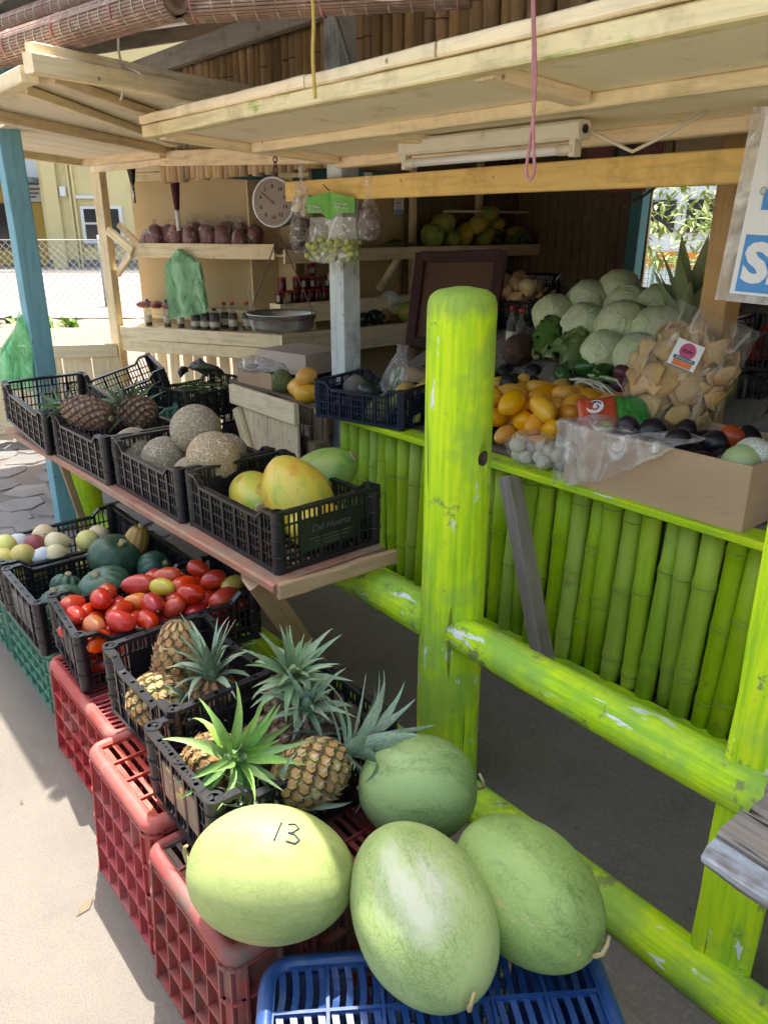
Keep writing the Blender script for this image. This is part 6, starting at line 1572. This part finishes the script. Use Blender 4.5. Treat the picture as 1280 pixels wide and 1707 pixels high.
# umbrellas hanging from the wall plate
for lb, p, top, m_, tipm, Lu in (('black folded umbrella hanging point down by the corner post', (2.36, 5.62, 1.76), 2.02, m_blacktrim, m_steel, .17), ('maroon folded umbrella hanging point down beside the black one', (2.50, 5.25, 1.58), 2.02, M_simple('maroon_cloth', (.09, .012, .03), (.06, .008, .02), 6, .7, .3, 30), m_white, .32)):
    o = root('umbrella', lb, 'umbrella', p); h = top - p[2]
    mb = MB(); mb.lathe([(.010, .10), (.016, .13), (.030, .10 + h * .5), (.036, h), (.02, h + .05)], 16, lambda r_, g, z, i: (r_ * (1 + .22 * math.cos(8 * g)) * math.cos(g), r_ * (1 + .22 * math.cos(8 * g)) * math.sin(g), z)); ob('folded_canopy', mb.mesh('folded_canopy', m_), None, o)
    mb = MB(); mb.tube([(0, 0, -.02), (0, 0, .11)], [.010 if m_ is m_blacktrim else .014, .011 if m_ is m_blacktrim else .015], 10); ob('ferrule', mb.mesh('ferrule', tipm), None, o)
    mb = MB(); mb.tube([(0, 0, h), (0, 0, h + .12)], .008, 8); ob('shaft', mb.mesh('shaft', m_blacktrim), None, o)
# bundles of shopping bags
gb_ = root('bag_bundle', 'bundle of green plastic shopping bags hanging from the upper shelf', 'bags', L(.58, -.05, 1.42))
for q in range(3):
    mb = MB(); nu, nv = 14, 16; vs = []; ax = LD * 1.0
    for j in range(nv + 1):
        v = j / nv; w = .012 + .135 * min(1, v / .24) + .015 * v
        for i in range(nu + 1):
            u = i / nu * 2 - 1; zz = .02 - .42 * v - .05 * (1 - u * u) * (1 - v) * 0 + (.03 * u if v > .2 else 0)
            P = LD * (u * w + .03 * v) - LN * (.012 * q + .015 * math.sin(u * 6 + q) * v + .02 * (1 - abs(u)) * (1 - v)) + Vector((0, 0, zz - .02 * q * v)); vs.append(P)
    mb.add(vs, [(j * (nu + 1) + i, j * (nu + 1) + i + 1, (j + 1) * (nu + 1) + i + 1, (j + 1) * (nu + 1) + i) for j in range(nv) for i in range(nu)], True)
    ob('shopping_bag', mb.mesh('shopping_bag', m_greenbag), None, gb_)
mint = root('bag_bundle', 'mint green plastic bags hanging on the blue post', 'bags', (1.12, 4.27, 1.16))
for q in range(3):
    mb = MB(); nu, nv = 12, 14; vs = []
    for j in range(nv + 1):
        v = j / nv; w = .012 + .075 * min(1, v * 2.6)
        for i in range(nu + 1):
            u = i / nu * 2 - 1; P = Vector((.772, -.636, 0)) * (u * w - .05 * v) + Vector((-.64, -.77, 0)) * (.02 + .015 * q + .02 * math.sin(u * 5 + q * 2) * v) + Vector((0, 0, -.33 * v - .02 * q + .04 * u * (1 - v))); vs.append(P)
    mb.add(vs, [(j * (nu + 1) + i, j * (nu + 1) + i + 1, (j + 1) * (nu + 1) + i + 1, (j + 1) * (nu + 1) + i) for j in range(nv) for i in range(nu)], True)
    ob('shopping_bag', mb.mesh('shopping_bag', m_mintbag), None, mint)
# tall clear bag on the bottle shelf with brown goods
bagmesh('tall_bag', L(1.02, .18, 1.10), (.055, .055, .20), m_film, 12, .15, 7, label='tall clear bag of brown sticks at the shelf corner')
# green side bag behind the corner post
ob('green_bag', blob('green_bag', .05, .16, m_greenbag, 5, .1, 8), TM((2.45, 3.35, 1.36), None, (.6, 1, 1)), None, 'green bag hanging behind the white corner post', 'bag')

# ------------------------------------------------------------------ hanging scale
sc_ = root('hanging_scale', 'round dial hanging scale with a steel pan', 'scale', (2.15, 3.42, 1.70), (0, 0, R(-62)))
# local -y faces the street corner
mb = MB(); mb.tube([(0, .035, 0), (0, .03, 0), (0, -.03, 0), (0, -.038, 0)], [.100, .112, .112, .106], 40); ob('case', mb.mesh('case', m_steel), None, sc_)
mb = MB(); mb.tube([(.110 * math.cos(a), -.034, .110 * math.sin(a)) for a in [2 * math.pi * k / 48 for k in range(49)]], .007, 8, caps=False); ob('bezel', mb.mesh('bezel', m_steel), None, sc_)
m_dial = M_simple('aged_dial_face', (.27, .21, .175), (.20, .15, .125), 8, .5, c3=(.22, .14, .11), c3t=(.6, .75), c3s=18)
mb = MB(); mb.tube([(0, -.0385, 0), (0, -.0395, 0)], .104, 40); dial = ob('dial', mb.mesh('dial', m_dial), None, sc_)
for k, s in enumerate(('0', '2', '4', '6', '8', '10', '12', '14', '16', '18')):
    a = math.pi / 2 + 2 * math.pi * k / 10
    text('numeral', s, TM((.070 * math.cos(a), -.0402, .070 * math.sin(a)), (R(90), 0, 0)), .026, m_ink, dial, .0004)
for k in range(40):
    a = 2 * math.pi * k / 40; mb = MB(); r1 = .088 if k % 4 else .084; mb.bar((r1 * math.cos(a), -.0402, r1 * math.sin(a)), (.095 * math.cos(a), -.0402, .095 * math.sin(a)), .001, .0014); ob('tick', mb.mesh('tick', m_ink), None, dial)
mb = MB(); mb.bar((.01, -.042, -.008), (-.062, -.042, .045), .0015, .004); mb.tube([(0, -.040, 0), (0, -.044, 0)], .006, 12); ob('pointer', mb.mesh('pointer', m_rust), None, sc_)
mb = MB(); mb.tube([(0, 0, .105), (0, 0, .13)], .010, 8); mb.tube([(0, 0, -.105), (0, 0, -.145), (.012, 0, -.16), (0, 0, -.172)], .005, 8); ob('hook', mb.mesh('hook', m_rust), None, sc_)
for k in range(5):
    mb = MB(); mb.tube([(.010 * math.cos(a), 0, .014 * math.sin(a)) for a in [2 * math.pi * q / 10 for q in range(11)]], .003, 5, caps=False); ob('chain_link', mb.mesh('chain_link', m_rust), TM((0, 0, .145 + k * .022), (0, 0, (k % 2) * 1.57)), sc_)
mb = MB(); mb.tube([(-.175, 0, -.54), (-.165, 0, -.48), (-.012, 0, -.17), (.012, 0, -.17), (.165, 0, -.48), (.175, 0, -.54)], .0032, 6); ob('wire_bail', mb.mesh('wire_bail', m_rust), None, sc_)
mb = MB(); mb.lathe([(.12, -.605), (.150, -.602), (.160, -.58), (.166, -.535), (.178, -.522), (.182, -.518), (.176, -.516), (.160, -.530), (.153, -.575), (.145, -.594), (.01, -.597)], 40); ob('pan', mb.mesh('pan', m_steel), None, sc_)
mb = MB(); mb.tube([(.1675 * math.cos(a), .1675 * math.sin(a), -.540) for a in [2 * math.pi * q / 40 for q in range(41)]], .0045, 6, caps=False); ob('pan_band', mb.mesh('pan_band', m_rust), None, sc_)

# ------------------------------------------------------------------ bags hanging on the beam
m_head = M_simple('green_header_card', (.16, .48, .04), (.08, .34, .03), 6, .35); m_grape = M_skin('green_grape', (.42, .44, .12), (.32, .36, .08), (.40, .30, .10), (.6, .72), 20, .3)
grape = lathe_mesh('grape', ell(.0135, .0165, 10), 14, m_grape, lumpy(.04, 30, 1))
gbg = root('grape_bag', 'clear bag of green grapes with a lime header hung on the beam', 'bag', (2.10, 2.90, 1.50), (0, 0, R(-70)))
mb = MB(); nu, nv = 26, 16; vs = []; fs = []
for s in (1, -1):
    for j in range(nv + 1):
        for i in range(nu + 1):
            u, v = i / nu * 2 - 1, j / nv; bulge = (.012 + .050 * max(0, 1 - v * 1.15)) * (1 - u ** 4)
            w = .125 - .008 * v + .01 * (1 - v)
            vs.append((u * w, s * bulge + noise.noise((u * 5, v * 5, s)) * .006, -.06 + .19 * v + (.03 * u * u if v < .2 else 0)))
    o_ = (nu + 1) * (nv + 1) * (0 if s == 1 else 1)
    for j in range(nv):
        for i in range(nu):
            q = (o_ + j * (nu + 1) + i, o_ + j * (nu + 1) + i + 1, o_ + (j + 1) * (nu + 1) + i + 1, o_ + (j + 1) * (nu + 1) + i); fs.append(q if s == 1 else q[::-1])
mb.add(vs, fs, True); ob('film', mb.mesh('film', M_fabricplastic('grape_film', (.85, .84, .82), .26, .12, 30)), None, gbg)
for sgn in (-1, 1):
    mb = MB(); vs = []
    for i in range(9):
        u = i / 8; x = sgn * (.001 + .124 * u); y = -.014 - .012 * math.sin(u * 3.1) 
        zt = .21 + .02 * (1 - u) - .004 * u; zb = .128 + (.018 if u > .3 else -.012 + .1 * u)
        vs += [(x, y, zb), (x, y, zt)]
    mb.add(vs, [(2 * i, 2 * i + 2, 2 * i + 3, 2 * i + 1) for i in range(8)], True); mb.add([(x, y + .004, z) for x, y, z in vs], [(2 * i, 2 * i + 1, 2 * i + 3, 2 * i + 2) for i in range(8)], True)
    hd_ = ob('header_card', mb.mesh('header_card', m_head), None, gbg)
    for q, (dx, wd) in enumerate(((.0, .062), (.004, .070))):
        mb = MB()
        for w_ in range(7):
            x0 = sgn * .068 + dx - wd / 2 + w_ * wd / 7; z0 = .185 - q * .016 - (0.010 if sgn < 0 else 0) - w_ * .001
            mb.tube([(x0, -.031, z0 - .004), (x0 + .003, -.031, z0 + .005 * (1 if w_ % 2 else 1.6)), (x0 + .006, -.031, z0 - .003)], .0016, 5)
        ob('print_line', mb.mesh('print_line', m_signwhite), None, hd_)
for i, p in enumerate(pile(84, -.115, .115, -.036, .036, -.055, .0155, 61, .88)): ob('grape', grape, TM(p, (U(0, 3), U(0, 3), 0), U(.95, 1.12)), gbg)
mb = MB(); mb.tube([(-.03, -.02, .26), (0, -.018, .235)], .0025, 6); ob('nail', mb.mesh('nail', m_rust), None, gbg)
def hang_bag(label, p, h, r, seed, fillm, fr=.5):
    o = root('hanging_bag', label, 'bag', p, (0, 0, U(0, 6)), 'knotted clear bags hung on the beam')
    mb = MB(); mb.lathe([(.006, -h), (r * .75, -h + .01), (r, -h * .72), (r * .75, -h * .42), (r * .3, -h * .16), (r * .14, -h * .05), (r * .3, .03), (r * .36, .06)], 18, lumpy(.22, 18, seed)); ob('film', mb.mesh('film', m_film), None, o)
    for k in range(9):
        rr = random.Random(seed * 9 + k); ob('dried_pod', blob('dried_pod', .018, .034, fillm, k, .2, 30, 0, 10, 8), TM((rr.uniform(-r * .5, r * .5), rr.uniform(-r * .5, r * .5), -h + .03 + rr.random() * h * fr), (rr.uniform(0, 3), rr.uniform(0, 3), 0)), o)
m_dried = M_simple('dried_chilli', (.10, .035, .045), (.06, .025, .03), 20, .4)
hang_bag('clear bag of dried chillies hung on the beam right of the white post', (2.10, 2.645, 1.735), .20, .050, 3, m_dried)
hang_bag('long clear bag of dried chillies at the left end of the beam', (2.10, 3.16, 1.72), .25, .050, 5, m_dried, .6)
hang_bag('clear bag hooked over the beam beside the grape bag', (2.08, 3.10, 1.79), .16, .045, 7, m_garlic, .3)

# ------------------------------------------------------------------ lamp, cords, blinds, sign
lamp = root('tube_lamp', 'unlit fluorescent tube in a cream batten under the shutter', 'lamp', (1.95, 1.86, 1.84))
A0, A1 = Vector((1.93, 2.23, 1.848)), Vector((1.93, 1.47, 1.848))
plank('batten', A0, A1, .055, .050, m_offwhite, lamp, ch=.008)
mb = MB(); mb.tube([A0 + Vector((-.01, -.05, -.050)), A1 + Vector((-.01, .05, -.050))], .0135, 14); wpart('glass_tube', mb, m_white, lamp)
for a, s in ((A0, -1), (A1, 1)):
    mb = MB(); mb.box(a + Vector((-.008, s * .022, -.040)), (.030, .020, .060)); mb.tube([a + Vector((-.01, s * .02, -.050)), a + Vector((-.01, s * .075, -.050))], .0155, 14); wpart('lamp_holder', mb, m_offwhite, lamp)
mb = MB(); mb.tube([A1 + Vector((0, .0, 0)), A1 + Vector((0, -.004, 0))], .012, 12); wpart('cable_hole', mb, m_blacktrim, lamp)
mb = MB(); mb.tube([A1 + Vector((.01, -.01, -.005)), A1 + Vector((.02, -.06, -.03)), A1 + Vector((.03, -.14, -.065)), A1 + Vector((.05, -.22, -.03)), A1 + Vector((.10, -.30, .02))], .005, 8); wpart('cable', mb, m_offwhite, lamp)
def cord(name, label, pts, r, mat, cat='cord'):
    c = Vector(pts[0]); mb = MB(); P = [Vector(p) for p in pts]; Q = []
    for i in range(len(P) - 1):
        p0, p1, p2, p3 = P[max(0, i - 1)], P[i], P[i + 1], P[min(len(P) - 1, i + 2)]
        for k in range(6):
            t = k / 6; Q.append(.5 * ((2 * p1) + (p2 - p0) * t + (2 * p0 - 5 * p1 + 4 * p2 - p3) * t * t + (3 * p1 - p0 - 3 * p2 + p3) * t ** 3))
    Q.append(P[-1]); mb.tube([q - c for q in Q], r, 7); return ob(name, mb.mesh(name, mat), TM(c), None, label, cat)
cord('pink_rope', 'pink cord hanging in a loop in front of the beam', [(1.27, 1.095, 2.33), (1.27, 1.11, 2.05), (1.27, 1.090, 1.85), (1.272, 1.098, 1.74), (1.272, 1.102, 1.70), (1.27, 1.090, 1.682), (1.268, 1.078, 1.70), (1.27, 1.086, 1.75), (1.268, 1.098, 1.90), (1.27, 1.112, 2.06), (1.27, 1.10, 2.33)], .0032, m_rope_pink)
cord('white_rope', 'white cord hanging from the blind over the square shutter', [(1.06, 2.50, 2.16), (1.10, 2.62, 2.10), (1.16, 2.74, 2.07), (1.18, 2.80, 2.03), (1.19, 2.86, 2.0)], .004, m_rope_white)
cord('white_rope', 'short loose end of white cord above the square shutter', [(1.16, 2.74, 2.08), (1.17, 2.70, 2.07), (1.18, 2.65, 2.05)], .003, m_rope_white)
cord('yellow_rope', 'yellow cord hanging over the shutter edge', [(1.24, 1.80, 2.30), (1.26, 1.80, 2.10), (1.262, 1.81, 1.99), (1.262, 1.805, 1.90)], .005, m_rope_yellow)
cord('hanging_chain', 'grey chain holding the long shutter', [(1.45, 2.05, 2.45), (1.50, 2.08, 2.25), (1.62, 2.14, 2.08), (1.66, 2.16, 1.95)], .006, m_steel, 'chain')
cord('electric_wire', 'white wire sagging along the roof edge', [(1.30, 1.75, 2.13), (1.32, 1.62, 2.09), (1.35, 1.48, 2.08), (1.40, 1.30, 2.12)], .003, m_rope_white, 'wire')
m_slat = M_simple('brown_blind_slat', (.30, .19, .13), (.18, .11, .075), 14, .6, .2, 40, stretch=(1, 1, 1), c3=(.42, .30, .22), c3t=(.55, .7), c3s=20)
def blind(label, p, q, r, seed, edge=None):
    p, q = Vector(p), Vector(q); o = root('bamboo_blind', label, 'blind', (p + q) / 2, group='rolled bamboo blinds'); d = q - p; Fm = frame(d); Ln = d.length
    mb = MB(); n = 34
    for k in range(n):
        a = 2 * math.pi * k / n; rr = r * (1 + .05 * math.sin(3 * a + seed) + (.06 if k % 5 == 0 else 0)); c = Fm @ Vector((0, math.cos(a) * rr, math.sin(a) * rr))
        mb.box(c, (Ln, 2 * math.pi * r / n * .80, .005), Fm @ Matrix.Rotation(a + math.pi / 2, 3, 'X'))
    for rr in (.55, .8): mb.tube([Fm @ Vector((-Ln / 2 * .998, 0, 0)), Fm @ Vector((Ln / 2 * .998, 0, 0))], r * rr, 20)
    ob('slat_roll', mb.mesh('slat_roll', m_slat), None, o)
    m = int(Ln / .055)
    for k in range(m):
        x = -Ln / 2 + Ln * (k + .5) / m; mb = MB()
        mb.tube([Fm @ Vector((x, math.cos(a) * r * 1.07, math.sin(a) * r * 1.07)) for a in [2 * math.pi * j / 20 for j in range(21)]], .0016 if k % 6 else .004, 4, caps=False); ob('binding_thread', mb.mesh('binding_thread', m_rope_white if k % 6 else m_rope_pink), None, o)
    return o
blind('rolled bamboo blind under the eave at the left', (.76, 4.05, 2.155), (1.07, 2.14, 2.15), .046, 1)
blind('thin blind rolled above the left one', (.86, 4.05, 2.27), (1.12, 2.6, 2.27), .030, 2)
blind('rolled bamboo blind turning the roof corner', (1.12, 2.19, 2.150), (1.60, 1.60, 2.152), .042, 3)
# sign hung at the right
sg = root('hanging_sign', 'blue and white laminated sign hanging at the right edge', 'sign', (2.02, .86, 1.63), (0, R(3), R(-76)))
# local x to the reader's right, local z up, local -y to the reader
mb = MB(); mb.box((.0, 0, 0), (.36, .002, .445)); ob('laminate', mb.mesh('laminate', M_fabricplastic('laminate_film', (.75, .74, .72), .55, .2, 12)), None, sg)
mb = MB(); mb.box((.012, -.002, 0), (.32, .002, .405)); ob('card', mb.mesh('card', m_signwhite), None, sg)
mb = MB(); mb.box((.012, -.0036, -.128), (.296, .001, .136)); ob('blue_field', mb.mesh('blue_field', m_signblue), None, sg)
text('lettering', 'SE', TM((-.128, -.0048, -.130), (R(90), 0, 0)), .125, m_signwhite, sg, .006, .0008, 'LEFT')
mb = MB(); mb.box((-.045, -.0036, .02), (.14, .001, .045)); ob('blue_bar', mb.mesh('blue_bar', m_signblue), None, sg)
mb = MB(); mb.add([(-.135, -.0036, .188), (-.135, -.0036, .168), (-.128, -.0036, .176), (-.11, -.0036, .181), (.12, -.0036, .181), (.12, -.0036, .188)], [(0, 1, 2, 3, 4, 5)]); ob('blue_band', mb.mesh('blue_band', m_signblue), None, sg)
mb = MB(); mb.tube([(-.118 + .006 * math.cos(a), -.0045, .040 + .008 * math.sin(a)) for a in [2 * math.pi * k / 16 for k in range(17)]], .0016, 5, caps=False); ob('eyelet', mb.mesh('eyelet', m_steel), None, sg)

# ------------------------------------------------------------------ beyond the stall, left
def CB_box(mb, u0, u1, v0, v1, z0, z1): 
    c = [CV(u, v, z) for z in (z0, z1) for v in (v0, v1) for u in (u0, u1)]
    mb.add(c, [(0, 2, 3, 1), (4, 5, 7, 6), (0, 1, 5, 4), (2, 6, 7, 3), (0, 4, 6, 2), (1, 3, 7, 5)])
m_farpave = M_concrete('far_pale_pavement', (.21, .19, .17), (.18, .165, .15), (.26, .24, .22), 12)
m_kerb = M_simple('grey_kerb', (.22, .20, .18), (.15, .14, .13), 3, .85, .3, 20)
mb = MB(); CB_box(mb, -30, -2.6, 10.6, 60, .05, .40); ob('far_yard', mb.mesh('far_yard', m_farpave), kind='structure')
mb = MB(); CB_box(mb, -30, -2.6, 10.3, 10.597, .0, .46); ob('kerb_wall', mb.mesh('kerb_wall', m_kerb), None, None, 'low grey kerb wall along the yard before the chain-link fence', 'wall')
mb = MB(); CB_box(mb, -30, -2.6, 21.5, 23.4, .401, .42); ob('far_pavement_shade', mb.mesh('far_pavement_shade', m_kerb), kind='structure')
clf = root('chain_link_fence', 'chain-link fence on thin posts before the yellow building', 'fence', CV(-5.5, 12.4, .40))
wire = M_simple('galvanised_wire', (.42, .43, .42), (.3, .31, .3), 5, .5, metal=.3)
mb = MB(); c = .085; z0, z1 = .42, 1.38; H_ = z1 - z0; u = -9.0
while u < -3.0:
    mb.tube([CV(u, 12.4, z0), CV(u + H_, 12.4, z1)], .0035, 4, False); mb.tube([CV(u + H_, 12.41, z0), CV(u, 12.41, z1)], .0035, 4, False); u += c * 1.3
wpart('wire_mesh', mb, wire, clf)
for u in (-8.6, -6.6, -4.35, -3.0): mb = MB(); mb.tube([CV(u, 12.45, .4), CV(u, 12.45, 1.45)], .025, 8); wpart('fence_post', mb, wire, clf)
mb = MB(); mb.tube([CV(-9, 12.42, 1.38), CV(-3, 12.42, 1.38)], .008, 6); wpart('top_wire', mb, wire, clf)
# yellow building
m_bldg = M_simple('pale_yellow_render', (.62, .54, .28), (.56, .48, .24), .8, .8, .2, 6, c3=(.40, .36, .2), c3t=(.56, .8), c3s=1.5, stretch=(1, 1, .35)); m_bldo = M_simple('ochre_render', (.58, .40, .10), (.50, .34, .08), 1, .8); m_bldw = M_simple('white_render', (.66, .68, .70), (.6, .62, .64), 1, .8); m_canopy = M_simple('green_grey_canopy', (.12, .17, .16), None, 3, .6); m_pane = M_simple('dark_window_glass', (.03, .035, .04), (.02, .02, .025), 3, .1)
bd = root('yellow_building', 'pale yellow two storey building across the far yard', 'building', CV(-8, 26, .4))
def bpart(name, mat, *boxes):
    mb = MB()
    for b in boxes: CB_box(mb, *b)
    return wpart(name, mb, mat, bd)
bpart('wall', m_bldg, (-9.9, -2.6, 24, 32, .4, 6.5)); bpart('recessed_wall', m_bldo, (-18, -9.903, 25.4, 32, .4, 2.75)); bpart('upper_wall', m_bldw, (-18, -9.903, 24.6, 32, 2.85, 6.4)); bpart('canopy', m_canopy, (-18, -9.905, 23.6, 24.597, 2.72, 2.85))
bpart('pilaster', m_bldg, (-9.75, -9.35, 23.85, 23.997, .4, 6.4)); bpart('base_course', m_kerb, (-9.93, -2.6, 23.93, 23.996, .4, .62))
w_ = bpart('window', m_bldw, (-8.80, -7.6, 23.95, 24.0, 1.08, 2.10))
def sub(name, mat, par, *boxes):
    mb = MB()
    for b in boxes: CB_box(mb, *b)
    return wpart(name, mb, mat, par)
sub('pane', m_pane, w_, (-8.70, -8.24, 23.93, 23.949, 1.18, 1.60)); sub('pane', m_pane, w_, (-8.70, -8.24, 23.93, 23.949, 1.66, 2.02)); sub('pane', m_pane, w_, (-8.16, -7.70, 23.93, 23.949, 1.18, 2.02)); sub('sill', m_kerb, w_, (-8.85, -7.55, 23.86, 23.949, 1.02, 1.08))
bpart('door', m_pane, (-10.35, -10.0, 25.3, 25.397, .4, 2.2)); bpart('shop_window', m_pane, (-12.2, -11.0, 25.3, 25.397, .9, 2.2))
bs = bpart('wall_sign', m_bldw, (-10.95, -10.35, 25.2, 25.29, 2.25, 2.72)); sub('sign_frame', m_canopy, bs, (-10.98, -10.32, 25.292, 25.31, 2.22, 2.75))
for z in (2.58, 2.46, 2.36): sub('sign_line', m_canopy, bs, (-10.85, -10.5 + (z - 2.4), 25.18, 25.199, z, z + .05))
for u in (-9.05, -8.93): bpart('drain_pipe', m_bldg, (u, u + .05, 23.90, 23.996, .4, 5.8))
bpart('conduit', m_bldw, (-9.75, -8.2, 23.94, 23.99, 3.30, 3.34)); bpart('meter_box', m_bldw, (-9.28, -9.12, 23.85, 23.995, 2.36, 2.62)); bpart('tube_light', m_bldw, (-8.85, -8.1, 23.86, 23.99, 2.30, 2.38))
av = root('pavement_sign', 'small red and white pavement sign propped by the yellow building', 'sign', CV(-9.95, 22.6, .42))
mb = MB(); CB_box(mb, -10.2, -9.75, 22.55, 22.6, .45, 1.25); wpart('board', mb, m_bldw, av)
for k in range(4): mb = MB(); CB_box(mb, -10.13, -9.82, 22.53, 22.548, .55 + k * .17, .65 + k * .17); wpart('print_line', mb, m_logored, av)
for u in (-10.17, -9.79): mb = MB(); CB_box(mb, u, u + .03, 22.6, 22.62, .42, .6); wpart('leg', mb, m_kerb, av)
# weeds
m_weed = M_leaf('weed_leaf', (.20, .34, .06), (.12, .24, .04), (.3, .32, .1)); WL = [broad(70 + i, m_weed, .3, .6) for i in range(2)]
for i, (u, v, s, lb) in enumerate(((-4.05, 9.3, .16, 'leafy weed at the kerb beside the stall corner'), (-3.85, 9.5, .13, 'small weed right of the leafy one by the stall corner'), (-4.75, 9.4, .10, 'low weed on the bank left of the leafy one'), (-5.45, 9.2, .16, 'spreading weed left of the blue post'), (-5.75, 9.4, .12, 'weed at the left frame edge on the bank'), (-4.6, 10.0, .12, 'weed growing against the kerb wall'))):
    o = root('weed', lb, 'weed', CV(u, v, .42), group='weeds on the bank')
    for k in range(9): ob('leaf', WL[k % 2], TM((U(-.15, .15), U(-.15, .15), 0), (0, 0, U(0, 6))) @ TM((0, 0, 0), (0, U(.3, 1.1), 0), s * U(.8, 1.4)), o)

# ------------------------------------------------------------------ beyond the back opening, right
m_tleaf = M_leaf('tree_leaf', (.13, .24, .04), (.07, .15, .025), (.26, .32, .06)); m_bark = M_simple('tree_bark', (.14, .10, .07), (.08, .06, .04), 9, .9, .6, 20, .02)
tr = root('mango_tree', 'leafy tree seen through the opening in the back wall', 'tree', (8.4, 5.7, 0))
mb = MB(); mb.tube([(0, 0, 0), (.05, 0, .8), (-.05, .1, 1.6), (0, .1, 2.6), (.1, 0, 3.6)], [.16, .13, .11, .09, .05], 10); mb.tube([(0, .05, 1.4), (-.7, -.3, 2.0), (-1.5, -.7, 2.3)], [.06, .04, .015], 7); mb.tube([(0, .05, 1.7), (.2, .8, 2.2), (.4, 1.5, 2.5)], [.06, .04, .015], 7); ob('trunk', mb.mesh('trunk', m_bark), None, tr)
mb = MB(); rr = random.Random(77); cl = [Vector((rr.uniform(-1.4, 1.4), rr.uniform(-1.9, .9), rr.uniform(1.15, 3.4))) for _ in range(120)]
for cpos in cl:
    for k in range(22):
        a = rr.uniform(0, 6.28); t_ = rr.uniform(.3, 2.2); ln = rr.uniform(.13, .24); d = Vector((math.cos(a) * math.sin(t_), math.sin(a) * math.sin(t_), math.cos(t_) - .4)).normalized(); p = cpos + d * rr.uniform(.02, .22); sd = d.cross(Vector((0, 0, 1))); sd = (sd.normalized() if sd.length > .01 else Vector((1, 0, 0))) * ln * .13; dn = Vector((0, 0, -1)) * ln * .12
        mb.add([p, p + d * ln * .45 + sd, p + d * ln + dn, p + d * ln * .45 - sd, p + d * ln * .5 - dn * .3], [(0, 1, 4), (1, 2, 4), (2, 3, 4), (3, 0, 4)], True)
ob('crown', mb.mesh('crown', m_tleaf), None, tr)
bus = root('parked_bus', 'white and blue minibus with an orange stripe parked beyond the tree', 'bus', (15.5, 9.0, 0), (0, 0, R(20)))
m_busw = M_simple('white_bus_paint', (.62, .68, .74), None, 3, .3); m_buso = M_simple('orange_bus_stripe', (.70, .25, .03), None, 3, .3)
mb = MB(); mb.box((0, 0, 1.35), (2.0, 5.0, 1.9)); mb.v = [(x * (.9 if z > 2 else 1), y, z) for x, y, z in mb.v]; ob('body', mb.mesh('body', m_busw), None, bus)
mb = MB(); mb.box((0, 0, .95), (2.03, 5.03, .30)); ob('stripe', mb.mesh('stripe', m_buso), None, bus)
for k in range(4): mb = MB(); mb.box((-.98, -1.8 + k * 1.2, 1.75), (.03, 1.0, .6)); ob('window', mb.mesh('window', m_pane), None, bus)
for y in (-1.6, 1.6):
    for x in (-.9, .9):
        mb = MB(); mb.tube([(x - .1, y, .36), (x + .1, y, .36)], .36, 18); ob('wheel', mb.mesh('wheel', m_blacktrim), None, bus)
gf = root('green_mesh_fence', 'green mesh fence behind the back opening', 'fence', (10.5, 6.0, 0)); m_gf = M_simple('green_fence_wire', (.16, .30, .24), None, 5, .6); mb = MB()
for k in range(80):
    mb.tube([(10.5, 3.0 + k * .07, 0), (10.5, 3.0 + k * .07, 1.15)], .006, 4, False)
    if k < 17: mb.tube([(10.495, 3.0, .02 + k * .07), (10.495, 8.6, .02 + k * .07)], .006, 4, False)
wpart('wire_panel', mb, m_gf, gf)
for y in (3.0, 4.8, 6.6, 8.5): mb = MB(); mb.tube([(10.55, y, 0), (10.55, y, 1.25)], .03, 8); wpart('fence_post', mb, m_gf, gf)
